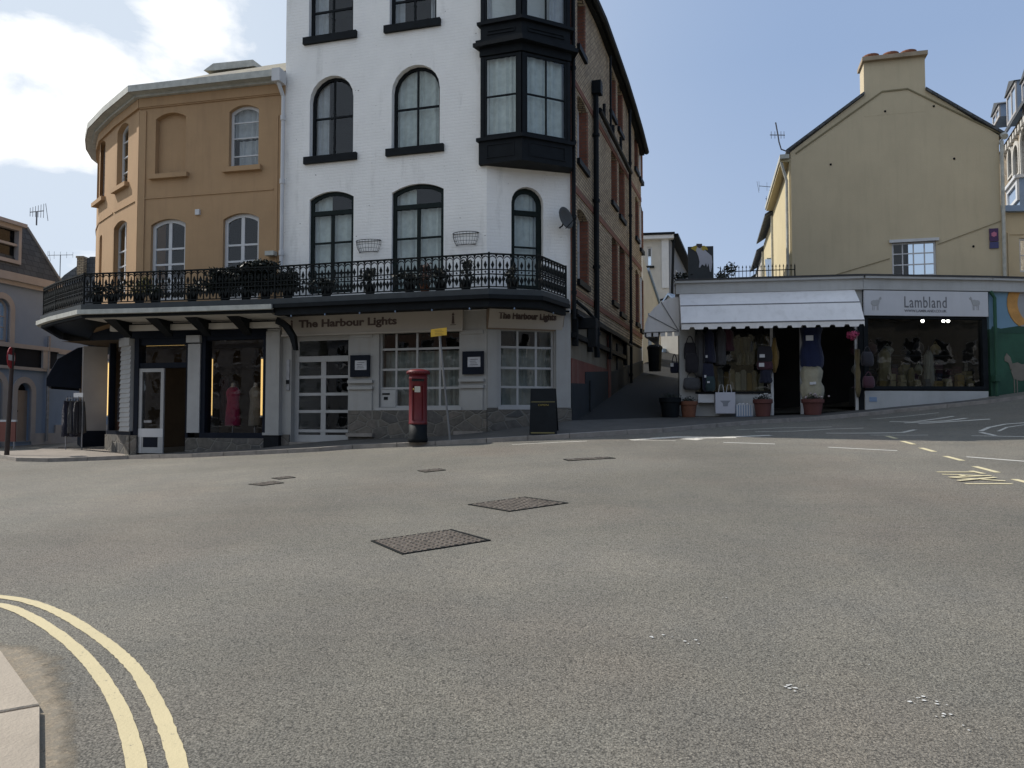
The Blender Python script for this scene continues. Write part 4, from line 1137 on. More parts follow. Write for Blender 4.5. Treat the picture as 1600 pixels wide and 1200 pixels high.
dk = MB(); slab(dk, oR, iR, 4.19, ZD - .02); bal = mk('balcony', dk, mat('lead_grey', (.03, .036, .04), .6, .25, 4), wh)
dk = MB(); slab(dk, outset(railR, .0), outset(railR, -.12), 3.96, 4.19); slab(dk, outset(railR, .11), outset(railR, .0), 4.12, 4.21); mk('fascia', dk, m_black, bal)
dk = MB(); slab(dk, outset(railR, -.12), iR, 4.05, 4.1, .02); mk('soffit', dk, m_black, bal)
mk('railing', railing(railR, ZD, ZR), m_iron, bal)
dk = MB()   # festoon bulbs under the fascia
for P, Q in zip(railR, railR[1:]):
    F = Fr(P, Q); n = max(1, int(F.L / .75))
    for k in range(n): dk.blob(F.p((k + .5) * F.L / n, 3.93, .0), .018, .018, .026, 8, 5, 0)
mk('bulb', dk, m_greyw, bal, True)
# ================================================================= ochre corner shop with the curved end
oh = root('ochre_house', (-10.5, 24, .3), 'ochre rendered house with a curved left end and a navy shopfront below', 'house')
ZG = FO.px(325, 143)[1]          # eaves
ZS = FO.px(300, 503)[1]          # top of the shopfront
CF = [Fr(a, b) for a, b in zip(CV, CV[1:])]
F1o, F2o = CF[-1], CF[-2]
bA = FO.box(243, 290, 176, 272); bB = FO.box(358, 404, 164, 261); bC1 = FO.box(235, 289, 342, 470); bC2 = FO.box(348, 404, 333, 468)
mb = MB()
mb.wall(FO, [(0, ZS), (FO.L, ZS), (FO.L, ZG), (0, ZG)], [loop(*b, 's', .14) for b in (bA, bB, bC1, bC2)], .22)
q = MB(); q.bx(FO, bA[0] - .02, bA[1] + .02, bA[2], bA[3], -.2, -.14)
w1a = F1o.box(183, 200, 194, 290); w1b = F1o.box(176, 197, 346, 470); w2a = F2o.box(152, 164, 222, 312); w2b = F2o.box(148, 158.5, 370, 475)
w2b = (max(w2b[0], .12), w2b[1], w2b[2], w2b[3])
mb.wall(F1o, [(0, ZS), (F1o.L, ZS), (F1o.L, ZG), (0, ZG)], [loop(*w1a, 's', .14), loop(*w1b, 's', .14)], .25)
mb.wall(F2o, [(0, ZS), (F2o.L, ZS), (F2o.L, ZG), (0, ZG)], [loop(*w2a, 's', .14), loop(*w2b, 's', .14)], .25)
for F in CF[:-2]: mb.face([F.p(0, ZS), F.p(F.L, ZS), F.p(F.L, ZG), F.p(0, ZG)])
OB = (W0[0] + BD[0] * 9, W0[1] + BD[1] * 11)
mb.face([(CV[0][0], CV[0][1], ZS), (OB[0], OB[1], ZS), (OB[0], OB[1], ZG), (CV[0][0], CV[0][1], ZG)])
mk('wall', mb, m_ochre, oh)
mk('blind_panel', q, m_ochre, oh)
tr = MB()
# corner pilasters, frieze, string bands
for F in (FO,):
    tr.bx(F, 0, .2, ZS + .3, ZG - .35, 0, .03)
    tr.bx(F, F.L - .26, F.L - .18, ZS + .3, FO.px(430, 180)[1], 0, .02)
    tr.bx(F, F.L - .18, F.L, FO.px(430, 180)[1] - .03, FO.px(430, 180)[1], 0, .02)
    z = FO.px(325, 303)[1]; tr.bx(F, .2, F.L - .3, z - .02, z + .02, 0, .022)
    z = FO.px(325, 156)[1]; tr.bx(F, 0, F.L, z - .04, ZG, 0, .06); tr.bx(F, 0, F.L, z - .07, z - .04, 0, .035)
for F in CF:
    z = FO.px(325, 303)[1]; tr.bx(F, .02, F.L - .12, z - .02, z + .02, 0, .022)
    z = FO.px(325, 156)[1]; tr.bx(F, 0, F.L, z - .04, ZG, 0, .06)
tr.bx(F1o, F1o.L - .16, F1o.L, ZS + .3, ZG - .35, 0, .03)
mk('mouldings', tr, m_ochre, oh)
SO = dict(sill=(.12, .12, .12), sm=m_ochre)
q = MB()
for F, b in ((FO, bA), (F1o, w1a), (F2o, w2a)): q.bx(F, b[0] - .12, b[1] + .12, b[2] - .12, b[2], -.1, .12)
mk('sill', q, m_ochre, oh)
window(oh, FO, bB, 's', .14, rec=.16, fw=.07, vb=(), hb=(.2, .49, .74), bw=.03, fm=m_wtrim, curt=((.16, 1, 0, .47), (.0, 1, .5, .97)), cm=m_curt2, **SO)
for b in (bC1, bC2): window(oh, FO, b, 's', .14, rec=.14, fw=.09, vb=(.5,), hb=(.25, .45, .64), bw=.05, fm=m_wtrim, name='glazed_door')
window(oh, F1o, w1a, 's', .14, rec=.19, fw=.06, vb=(), hb=(.25, .5, .75), fm=m_wtrim, curt=((0, 1, 0, 1),), cm=m_curt2)
window(oh, F1o, w1b, 's', .14, rec=.19, fw=.06, vb=(.5,), hb=(.25, .45, .64), bw=.04, fm=m_wtrim, name='glazed_door')
for b in (w2a, w2b): window(oh, F2o, b, 's', .14, rec=.21, fw=.06, vb=(), hb=(.5,), fm=m_wtrim)
rm = MB()
for F, L in ((FO, FO.L), (F1o, F1o.L), (F2o, F2o.L)): rm.face([F.p(0, ZS, -1.9), F.p(L, ZS, -1.9), F.p(L, ZG, -1.9), F.p(0, ZG, -1.9)])
mk('rooms', rm, m_room, oh)
# gutter and hipped roof with a dormer ridge
gt = MB()
gpoly = outset(CV + [W0], .30)
gpoly[-1] = (W0[0] - WD[0] * -.0 + .02, W0[1] - .30)
slab(gt, outset(CV + [W0], .16), outset(CV + [W0], .0), ZG - .02, ZG + .06)
slab(gt, outset(CV + [W0], .34), outset(CV + [W0], .16), ZG + .05, ZG + .10)
slab(gt, outset(CV + [W0], .36), outset(CV + [W0], .33), ZG + .05, ZG + .22)
mk('gutter', gt, m_gutter, oh)
rf = MB(); er = outset(CV + [W0], .3); pk = Vector((-8.9, 24.3, 12.3)); pk2 = Vector((-5.4, 24.3, 12.8)); pk0 = Vector((-10.2, 27.0, 12.3))
for i in range(len(er) - 1):
    a, b = er[i], er[i + 1]; t = pk0 if i < 3 else pk
    if i == len(er) - 2: rf.face([(a[0], a[1], ZG + .15), (b[0], b[1], ZG + .15), pk2, pk])
    else: rf.face([(a[0], a[1], ZG + .15), (b[0], b[1], ZG + .15), t])
    if i == 3: rf.face([(a[0], a[1], ZG + .15), pk, pk0])
rf.face([pk0, pk, pk2, (OB[0], OB[1], ZG)]); rf.face([pk0, (CV[0][0], CV[0][1], ZG), (OB[0], OB[1], ZG)])
mk('roof', rf, m_moss, oh)
# flat-topped raised piece of roof seen over the gutter
def atz(u, v, z):
    r = rdir(u, v); k = (z - CAMZ) / r.z; return EYE + r * k
up = MB(); yb = 23.9
P = [at_depth(u, v, yb) for u, v in ((333, 110), (397, 103), (420, 112), (395, 93), (333, 99), (318, 110))]
bk = Vector((.6, 2.6, .1))
up.prism([P[0], P[1], P[3], P[4]], [p + bk for p in (P[0], P[1], P[3], P[4])])
up.prism([P[1], P[2], P[3]], [p + bk for p in (P[1], P[2], P[3])]); up.prism([P[5], P[0], P[4]], [p + bk for p in (P[5], P[0], P[4])])
mk('roof_lantern', up, m_gutter, oh)
dp = MB()
a = FO.L - .05
F = FO
dp.tube([F.p(a, ZG + .15, .34), F.p(a + .02, ZG - .1, .3), F.p(a + .06, ZG - .4, .12), F.p(a + .06, 4.9, .12)], .05, 8)
dp.bx(F, a - .1, a + .12, ZG - .1, ZG + .22, .1, .42)
for z in (5.6, 7.4, 9.0): dp.tube([F.p(a + .06, z, .12), F.p(a + .06, z + .12, .12)], .068, 8)
mk('drainpipe', dp, m_wtrim, oh)
q = MB(); s_, z = FO.px(310, 332); q.bx(FO, s_ - .06, s_ + .06, z - .07, z + .07, 0, .06); mk('alarm_box', q, m_wtrim, oh)
q = MB(); s_, z = FO.px(427, 398); q.bx(FO, s_ - .12, s_ + .12, z - .05, z + .06, .02, .2); mk('flood_light', q, m_gutter, oh)
# ---------------------------------------------------------------- shopfront of the ochre house
sf = MB(); zn0 = FO.px(300, 527)[1]; zfl = .62
sf.bx(FO, -.1, FO.L - .35, zn0, ZS + .02, -.3, .10)
for F in CF[2:]: sf.bx(F, -.03, F.L + .03, zn0 + .02, ZS + .02, -.3, .10)
nav = mk('shop_fascia', sf, m_navy, oh)
pf = MB()
def sx(u): return FO.px(u, 620)[0]
for a, b in ((212, 219), (293, 297), (316, 323), (413, 418)): pf.bx(FO, sx(a), sx(b), .3, zn0, -.2, .08)
pf.bx(FO, sx(219), sx(293), FO.px(256, 575)[1] , FO.px(256, 567)[1], -.12, .05); pf.bx(FO, sx(219), sx(293), FO.px(256, 539)[1], zn0, -.14, .04)
zsl0 = FO.px(366, 680)[1]
pf.bx(FO, sx(316), sx(418), zsl0 - .07, zsl0 + .06, -.15, .10); pf.bx(FO, sx(323), sx(413), FO.px(366, 531)[1], zn0, -.14, .05)
pf.bx(F1o, F1o.px(158, 620)[0] if F1o.px(158, 620)[0] > 0 else 0, F1o.L - .02, F1o.px(185, 676)[1] - .05, F1o.px(185, 676)[1] + .05, -.1, .08)
pf.bx(F1o, .02, .10, F1o.px(185, 676)[1], zn0, -.1, .06)
mk('shop_frame', pf, m_navy, oh)
st = MB()
st.bx(FO, sx(296), sx(422), .3, zsl0 - .07, -.25, .14); st.bx(F1o, .0, F1o.L, .3, F1o.px(185, 676)[1] - .05, -.25, .12); st.bx(FO, 0, sx(219), .3, FO.px(214, 680)[1], -.25, .12)
mk('stall_riser', st, m_stone, oh)
pw = MB(); u0 = F1o.px(194, 610)[0]; u1 = F1o.px(209, 610)[0]
zt = F1o.px(200, 542)[1]; zb = F1o.px(200, 676)[1] + .03
pw.bx(F1o, u0, u1, zb, zt, 0, .09)
k = 0; z = zb
while z < zt - .1: pw.prism([F1o.p(u0 - .01, z, .09), F1o.p(u1 + .01, z, .09), F1o.p(u1 + .01, z + .01, .115), F1o.p(u0 - .01, z + .01, .115)], [F1o.p(u0 - .01, z + .12, .09), F1o.p(u1 + .01, z + .12, .09), F1o.p(u1 + .01, z + .11, .092), F1o.p(u0 - .01, z + .11, .092)]); z += .125
pw.bx(F1o, u0 - .03, u1 + .03, zt, zt + .22, 0, .15)
pw.bx(FO, sx(297), sx(316), FO.px(306, 676)[1], FO.px(306, 538)[1], -.1, .12); pw.bx(FO, sx(296), sx(317), FO.px(306, 536)[1], FO.px(306, 525)[1], -.1, .18)
mk('pilaster', pw, m_shopt, oh)
q0 = sx(418)
pw = MB(); pw.bx(FO, q0, FO.L, FO.px(430, 676)[1], ZS - .25, -.1, .1); mk('end_pier', pw, m_shopt, oh)
# glazing
gl = MB()
z0 = zsl0 + .06; z1 = FO.px(366, 531)[1]
gl.face([FO.p(sx(323), z0, -.05), FO.p(sx(413), z0, -.05), FO.p(sx(413), z1, -.05), FO.p(sx(323), z1, -.05)])
zz0 = F1o.px(185, 676)[1] + .05
gl.face([F1o.p(.1, zz0, -.05), F1o.p(u0, zz0, -.05), F1o.p(u0, zn0, -.05), F1o.p(.1, zn0, -.05)])
gl.face([FO.p(sx(219), FO.px(256, 567)[1], -.05), FO.p(sx(293), FO.px(256, 567)[1], -.05), FO.p(sx(293), FO.px(256, 539)[1], -.05), FO.p(sx(219), FO.px(256, 539)[1], -.05)])
m_gshop = glassmat('display_glass', (.80, .80, .78), 1.0)
mk('shop_pane', gl, m_gshop, oh)
# open door leaf
dr = MB(); a0, a1 = sx(219), sx(257.5); z0 = FO.px(237, 708)[1]; z1 = FO.px(237, 576)[1]; H = z1 - z0
dr.ring(FO, loop(a0, a1, z0, z1), loop(a0 + .09, a1 - .09, z0 + H * .29, z1 - .09), .0, .05)
dr.bx(FO, a0 + .09, a1 - .09, z0 + H * .24, z0 + H * .29, .0, .045)
do = mk('door', dr, m_shopt, oh)
q = MB(); q.bx(FO, a0 + .09, a1 - .09, z0 + .1, z0 + H * .24, .0, .03); q.bx(FO, a0 + .15, a1 - .15, z0 + H * .07, z0 + H * .19, .03, .052); mk('panel', q, m_navy, do)
q = MB(); q.bx(FO, a0 + .05, a0 + .09, z0, z0 + H * .24, .05, .054); q.bx(FO, a0, a1, z0 + H * .19, z0 + H * .29, .05, .055); mk('rail', q, m_wtrim, do)
q = MB(); q.face([FO.p(a0 + .09, z0 + H * .29, .02), FO.p(a1 - .09, z0 + H * .29, .02), FO.p(a1 - .09, z1 - .09, .02), FO.p(a0 + .09, z1 - .09, .02)]); mk('pane', q, m_glassd, do)
q = MB(); zl = z0 + H * .36; q.bx(FO, a0 + .15, a0 + .38, zl, zl + .06, .022, .035); mk('letter_plate', q, m_alu, do)
# inside of the shop
iv = MB()
def ifr(u, v, d): return FO.p(FO.px(u, v)[0], 0, d)
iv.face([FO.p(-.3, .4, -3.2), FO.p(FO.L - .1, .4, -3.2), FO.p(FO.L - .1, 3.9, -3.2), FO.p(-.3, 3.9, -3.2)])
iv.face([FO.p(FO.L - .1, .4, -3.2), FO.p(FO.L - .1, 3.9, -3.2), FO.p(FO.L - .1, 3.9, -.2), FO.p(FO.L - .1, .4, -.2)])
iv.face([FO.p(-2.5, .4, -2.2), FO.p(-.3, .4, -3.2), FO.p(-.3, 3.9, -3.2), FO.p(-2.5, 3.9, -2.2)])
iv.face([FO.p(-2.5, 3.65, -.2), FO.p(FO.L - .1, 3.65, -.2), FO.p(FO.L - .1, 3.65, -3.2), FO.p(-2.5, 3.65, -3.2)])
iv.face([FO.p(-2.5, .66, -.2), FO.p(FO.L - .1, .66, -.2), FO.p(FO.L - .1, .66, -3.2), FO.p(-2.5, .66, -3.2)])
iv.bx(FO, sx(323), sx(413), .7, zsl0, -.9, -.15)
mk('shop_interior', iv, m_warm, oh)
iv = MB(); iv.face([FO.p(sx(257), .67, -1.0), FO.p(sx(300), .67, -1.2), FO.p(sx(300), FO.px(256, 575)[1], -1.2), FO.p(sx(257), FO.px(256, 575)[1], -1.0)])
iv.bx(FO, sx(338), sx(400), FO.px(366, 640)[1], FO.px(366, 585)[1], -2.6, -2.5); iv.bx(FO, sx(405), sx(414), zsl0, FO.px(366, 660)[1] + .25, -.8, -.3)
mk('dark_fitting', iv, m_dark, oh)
# lit tubes in the window: lamps
def tube_lamp(p0, p1, lab, r=.028):
    q = MB(); q.tube([p0, p1], r, 8); c = Vector(p0)
    rt = root('tube_light', c, lab, 'lamp', 'lit tubes in the ochre shop'); mk('tube', q, m_tube, rt)
    q = MB(); d = (Vector(p1) - Vector(p0)).normalized()
    q.tube([Vector(p0) - d * .05, Vector(p0)], r * 1.25, 8); q.tube([Vector(p1), Vector(p1) + d * .05], r * 1.25, 8); mk('end_cap', q, m_wtrim, rt)
for u, lab in ((330.5, 'tall yellow lit tube at the left edge of the shop window with the pink dress'), (410.5, 'tall yellow lit tube at the right edge of the shop window with the pink dress')):
    a, zt_ = FO.px(u, 561, -.3); _, zb_ = FO.px(u, 649, -.3); tube_lamp(FO.p(a, zb_, -.3), FO.p(a, zt_, -.3), lab, .04)
a, zt_ = F1o.px(171, 567, -.2); b_, zb_ = F1o.px(171.5, 649, -.2); tube_lamp(F1o.p(a, zb_, -.2), F1o.p(a, zt_, -.2), 'tall yellow lit tube in the narrow window left of the white ribbed pilaster', .04)
a, z = FO.px(229, 539.5, -.4); b_, z2 = FO.px(289, 537.5, -.4); tube_lamp(FO.p(a, z, -.4), FO.p(b_, z, -.4), 'level lit tube above the shop door', .022)
# mannequins
def mannequin(u, dress, lab, w=.21, hgt=1.3, d=-.9, neck=True, zb=None):
    a, zt_ = FO.px(u, 603, d); base = zsl0 if zb is None else zb
    rt = root('mannequin', FO.p(a, base, d), lab, 'mannequin', 'mannequins in the shop window')
    q = MB(); H = zt_ - base
    q.tube([FO.p(a, base, d), FO.p(a, base + H * .35, d)], .02, 8); q.lathe(FO.p(a, base, d), [(.16, 0), (.16, .015), (.03, .03)], 16); mk('stand', q, m_alu, rt)
    pr = [(w * 1.04, H * .18), (w * 1.06, H * .2), (w * .98, H * .42), (w * .86, H * .60), (w * .80, H * .68), (w * .92, H * .80), (w * .96, H * .88), (w * .7, H * .95), (w * .36, H * .985)]
    q = MB(); i0 = len(q.v); q.lathe((0, 0, 0), pr, 20)
    cc = FO.p(a, base, d)
    q.v = [cc + FO.t * v.x + FO.n * (v.y * .62) + Vector((0, 0, v.z)) for v in q.v]; mk('dress', q, dress, rt, True)
    q = MB(); q.lathe((0, 0, 0), [(w * .36, H * .97), (w * .26, H * 1.0), (w * .24, H * 1.05), (w * .12, H * 1.07)], 14); q.v = [cc + FO.t * v.x + FO.n * v.y + Vector((0, 0, v.z)) for v in q.v]; mk('bust', q, m_beige, rt, True)
m_pink = clothmat('magenta_cloth', (.27, .012, .075)); m_crm = clothmat('cream_cloth', (.17, .155, .13)); m_rd = clothmat('dark_red_cloth', (.07, .025, .03))
mannequin(364.5, m_pink, 'mannequin in a magenta dress in the middle of the shop window')
mannequin(399, m_crm, 'mannequin in a cream top by the right lit tube', .17, d=-.75)
q = MB(); a, z = FO.px(342, 650, -1.4)
for k in range(7): q.blob(FO.p(a - .1 + .06 * k, z + .42, -1.4), .035, .12, .62, 8, 6, .12, FO, k)
solo('hanging_garments', q, m_rd, FO.p(a, z, -1.4), 'dark red garments hanging in the shop window, left of the magenta dress', 'clothes', smooth=True)
# ---------------------------------------------------------------- balcony of the ochre house
oL = outset(railL, .07); iL = [(CV[1][0], CV[1][1]), (CV[3][0], CV[3][1]), (CV[4][0], CV[4][1]), (CV[5][0], CV[5][1]), (CV[6][0], CV[6][1]), O1, (W0[0], W0[1])]
m_lead = bpy.data.materials['lead_grey']
dk = MB(); slab(dk, oL, iL, 4.22, ZD - .02); balo = mk('balcony', dk, m_lead, oh)
dk = MB(); slab(dk, outset(railL, .17), outset(railL, .03), 4.09, 4.20); mk('gutter', dk, m_gutter, balo)
dk = MB(); slab(dk, outset(railL, .05), outset(railL, -.05), 4.02, 4.21); mk('fascia', dk, m_black, balo)
dk = MB()
for i in (5,): pass
FX = Fr(railL[4], railL[6]); 
dk.bx(FX, .1, FX.L - .3, 3.78, 3.92, -.95, -.82); dk.bx(FX, .0, FX.L - .1, 4.0, 4.04, -1.2, -.05)
mk('soffit_beam', dk, m_cream, balo)
br = MB()
for s_ in (.55, 1.7, 2.75, 3.85): 
    br.prism([FX.p(s_ - .16, 4.0, -.2), FX.p(s_ + .16, 4.0, -.2), FX.p(s_ + .09, 3.62, -.95), FX.p(s_ - .09, 3.62, -.95)], [FX.p(s_ - .16, 4.02, -.2), FX.p(s_ + .16, 4.02, -.2), FX.p(s_ + .09, 4.02, -.95), FX.p(s_ - .09, 4.02, -.95)])
pts = [(FX.L - .15, 4.0), (FX.L - .05, 3.95), (FX.L + .15, 3.8), (FX.L + .3, 3.55), (FX.L + .35, 3.2), (FX.L + .28, 3.2), (FX.L + .18, 3.5), (FX.L - .0, 3.75), (FX.L - .2, 3.85)]
br.poly(FX, [(a - .1, z) for a, z in pts], -.75, -.6)
mk('bracket', br, m_black, balo)
mk('railing', railing(railL, ZD, ZR), m_iron, balo)
# black sheet added behind the far-end rail so the balcony reads dark there
dk = MB(); slab(dk, outset(railL[:3], -.3), outset(railL[:3], -.34), ZD, ZR - .05); mk('dark_backing', dk, m_black, balo)
# ---------------------------------------------------------------- navy shop blind on the curved side
FA = Fr((-13.35, 25.6), (-12.25, 23.45)); zt = 3.72
aw = root('shop_blind', FA.p(1.2, 3.2, .2), 'navy canvas shop blind with a pale valance on the left end of the ochre house', 'awning')
q = MB()
prof = [(0, zt), (.45, 3.62), (.95, 3.28), (1.22, 2.72), (1.22, 2.5)]
for s0, s1 in ((0, FA.L),):
    for (d0, z0), (d1, z1) in zip(prof, prof[1:]):
        q.prism([FA.p(s0, z0, d0), FA.p(s1, z0, d0), FA.p(s1, z1, d1), FA.p(s0, z1, d1)], [FA.p(s0, z0 + .01, d0 + .01), FA.p(s1, z0 + .01, d0 + .01), FA.p(s1, z1 + .01, d1 + .012), FA.p(s0, z1 + .01, d1 + .012)])
cheek = [(0.05, zt), (.45, 3.62), (.95, 3.28), (1.22, 2.72), (1.22, 2.5), (.05, 2.42)]
mk('canopy', q, mat('sky_lit_navy_canvas', (.13, .135, .17), .8, .1), aw)  # navy canvas, coloured paler here for the sky light on it
q = MB()
for s_ in (0.0, FA.L): q.prism([FA.p(s_ - .012, z, d) for d, z in cheek], [FA.p(s_ + .012, z, d) for d, z in cheek])
mk('cheek', q, m_navy, aw)
# cream pilaster and little side window under the blind
q = MB(); Fp = Fr((-12.75, 24.25), (-12.05, 23.1))
q.bx(Fp, -.2, Fp.L + .1, .75, zn0, -.3, .32); pc = mk('side_pilaster', q, m_beige, oh)
q = MB(); q.bx(Fp, -.22, Fp.L + .12, .4, 1.22, -.3, .34); mk('base', q, m_navy, pc)
q = MB(); q.bx(Fp, .2, Fp.L - .3, 1.75, 3.1, .32, .33); mk('poster_case', q, mat('brown_poster', (.13, .08, .045), .5, .4, 6), pc)
# ================================================================= grey house on the left with the mansard roof
GD = (.19, .98); G0 = (-16.4 - .19 * 2.4, 27 - .98 * 2.4); G1 = (-16.4 + .19 * 1.3, 27 + .98 * 1.3); G2 = (-16.4 + .19 * 8, 27 + .98 * 8)
FG = Fr(G0, G1)
gh = root('grey_house', (G1[0] - 3, G1[1] - 3, .5), 'grey rendered house with beige arches and a dark slate mansard roof at the left edge', 'house')
ZE = FG.px(30, 441)[1]
def gbox(u0, u1, v0, v1): return FG.box(u0, u1, v0, v1)
g_arch = gbox(-12, 14, 466, 534); g_door = gbox(25, 47, 598, 689); g_door2 = gbox(-22, 2, 588, 700)
g_arch = (g_arch[0], g_arch[1], g_arch[2], g_arch[3])
G2F = Fr(G1, G2)
mb = MB(); mb.wall(FG, [(0, .2), (FG.L, .2), (FG.L, ZE), (0, ZE)], [loop(*g_arch, 'o'), loop(*g_door, 'o'), loop(*g_door2, 'o')], .2)
mb.face([(G0[0] - 6, G0[1] + 1, .2), (G0[0], G0[1], .2), (G0[0], G0[1], ZE), (G0[0] - 6, G0[1] + 1, ZE)]); mb.face([(G1[0], G1[1], .2), (G1[0] - 6, G1[1] + 1, .2), (G1[0] - 6, G1[1] + 1, ZE), (G1[0], G1[1], ZE)])
mk('wall', mb, m_greyw, gh)
tr = MB()
for b in (g_arch, g_door, g_door2): tr.ring(FG, loop(*b, 'o'), loop(b[0] - .2, b[1] + .2, b[2] - .02, b[3] + .2, 'o'), -.05, .05)
tr.bx(FG, 0, FG.L, ZE - .02, ZE + .24, -.1, .22); tr.bx(FG, 0, FG.L, ZE - .16, ZE - .02, -.1, .12)
zb0 = FG.px(45, 574)[1]; zb1 = FG.px(45, 546)[1]
tr.bx(FG, 0, FG.L, zb1, zb1 + .14, -.1, .14); tr.bx(FG, 0, FG.L, zb0 - .1, zb0, -.1, .1); a = FG.px(67, 560)[0]; tr.bx(FG, a - .12, a + .12, zb0, zb1, -.1, .12)
tr.bx(FG, FG.px(48, 680)[0], FG.L, .3, FG.px(60, 677)[1], -.1, .05); tr.bx(FG, 0, g_arch[1] + .3, g_arch[2] - .15, g_arch[2], -.1, .12)
mk('mouldings', tr, m_beige, gh)
q = MB(); q.bx(FG, 0, FG.L, zb0, zb1, -.05, .04); mk('shop_fascia', q, m_navy, gh)
window(gh, FG, g_arch, 'o', rec=.15, fw=.08, vb=(.5,), hb=(.35, .6), fm=m_beige)
q = MB()
for b in (g_door, g_door2): q.bx(FG, b[0], b[1], b[2], b[3] - (b[1] - b[0]) * .42, -.18, -.12)
dd = mk('door', q, mat('beige_door', (.30, .25, .21), .6, .1), gh)
q = MB(); q.bx(FG, g_door[0] - .02, g_door[1] + .02, g_door[2], g_door[3], -.3, -.2); q.blob(FG.p(g_door[0] + .12, g_door[2] + 1.0, -.1), .05, .05, .05); mk('fanlight', q, m_dark, dd)
mr_ = MB(); ZM = FG.px(62, 360, -.5)[1] + .05
A0 = FG.p(-.2, ZE + .2, .12); A1 = FG.p(FG.L + .1, ZE + .2, .12); A2 = FG.p(FG.L - .65, ZM, -.75); A3 = FG.p(-.2, ZM, -.75)
mr_.face([A0, A1, A2, A3]); bk = Vector((-6, 1.2, 0)); mr_.face([A1, A1 + bk, A2 + bk, A2])
mk('mansard', mr_, slatemat('green_slate', (.045, .052, .055)), gh)
tp = MB(); tp.face([A3, A2, A2 + bk + Vector((0, 0, 1.6)), A3 + bk + Vector((0, 0, 1.6))]); tp.tube([A1, A2], .06, 6); mk('upper_roof', tp, mat('grey_roofing', (.20, .20, .19), .7, .1), gh)
q = MB()   # dormer
d0_, d1_ = FG.px(-15, 380)[0], FG.px(34, 380)[0]; zd0, zd1 = FG.px(20, 413, -.2)[1], FG.px(20, 354, -.2)[1]
q.ring(FG, loop(d0_, d1_, zd0, zd1), loop(d0_ + .12, d1_ - .12, zd0 + .12, zd1 - .14), -.9, -.0)
q.bx(FG, d0_ - .1, d1_ + .1, zd1, zd1 + .12, -.9, .12); q.bx(FG, d0_ + .1, d1_ - .1, (zd0 + zd1) / 2 - .04, (zd0 + zd1) / 2 + .04, -.2, -.05); dm = mk('dormer_window', q, m_beige, gh)
q = MB(); q.bx(FG, d0_ + .1, d1_ - .1, zd0 + .1, zd1 - .1, -.2, -.18); mk('pane', q, glassmat('dormer_glass', (.3, .3, .3)), dm)
q = MB(); q.bx(FG, d0_ + .1, d1_ - .1, zd0 + .1, zd1 - .1, -.8, -.6); mk('room', q, m_dark, dm)
q = MB(); a = FG.px(71, 600)[0]; q.tube([FG.p(a, .8, .1), FG.p(a, FG.px(71, 525)[1], .1)], .05, 8); mk('drainpipe', q, m_alu, gh)
# lower grey annexe further back along the side street
ga = root('grey_annexe', (G2[0], G2[1], .5), 'lower grey rendered house with a beige base seen between the blind and the clothes rail', 'house')
mb = MB(); mb.wall(G2F, [(0, .2), (G2F.L, .2), (G2F.L, 4.9), (0, 4.9)], [], .1); mb.face([G2F.p(0, 4.9), G2F.p(G2F.L, 4.9), G2F.p(G2F.L, 5.6, -3), G2F.p(0, 5.6, -3)]); mb.face([G2F.p(G2F.L, .2), G2F.p(G2F.L, .2, -3), G2F.p(G2F.L, 5.6, -3), G2F.p(G2F.L, 4.9)])
mk('wall', mb, m_greyw, ga)
q = MB(); q.bx(G2F, 0, G2F.L, .4, 1.35, -.05, .05); q.bx(G2F, 0, G2F.L, zb1 - .05, zb1 + .12, -.05, .1); mk('base', q, m_beige, ga)
# dark slated roof with a chimney behind the balcony
dr_ = root('slate_roofed_house', (-16.2, 40, 1), 'dark slate roof with a brown chimney peeping over the far end of the balcony', 'house')
def D(u, v, y): return at_depth(u, v, y)
q = MB(); q.prism([D(66, 470, 40), D(100, 430, 40), D(141, 401, 40), D(170, 401, 40), D(170, 520, 40), D(66, 520, 40)], [D(66, 470, 40) + Vector((1.5, 6, 0)), D(100, 430, 40) + Vector((1.5, 6, 0)), D(141, 401, 40) + Vector((1.5, 6, 0)), D(170, 401, 40) + Vector((1.5, 6, 0)), D(170, 520, 40) + Vector((1.5, 6, 0)), D(66, 520, 40) + Vector((1.5, 6, 0))]); mk('roof', q, m_slate, dr_)
q = MB(); q.bx(Fr((D(123, 430, 39.9).x, 39.9), (D(133, 430, 39.9).x, 39.9)), 0, .33, D(128, 430, 40).z, D(128, 405, 40).z, -.4, .2); q.bx(Fr((D(122, 430, 39.9).x, 39.9), (D(134, 430, 39.9).x, 39.9)), 0, .38, D(128, 405, 40).z, D(128, 402, 40).z, -.45, .25); mk('chimney', q, m_brick, dr_)
dr2 = root('far_roof', (-24, 52, 1), 'pale far roof low between the grey house and the dark slate roof', 'house')
q = MB(); q.prism([D(70, 470, 52), D(76, 428, 52), D(100, 436, 52), D(110, 470, 52)], [p + Vector((1, 4, 0)) for p in (D(70, 470, 52), D(76, 428, 52), D(100, 436, 52), D(110, 470, 52))]); mk('roof', q, m_gutter, dr2)
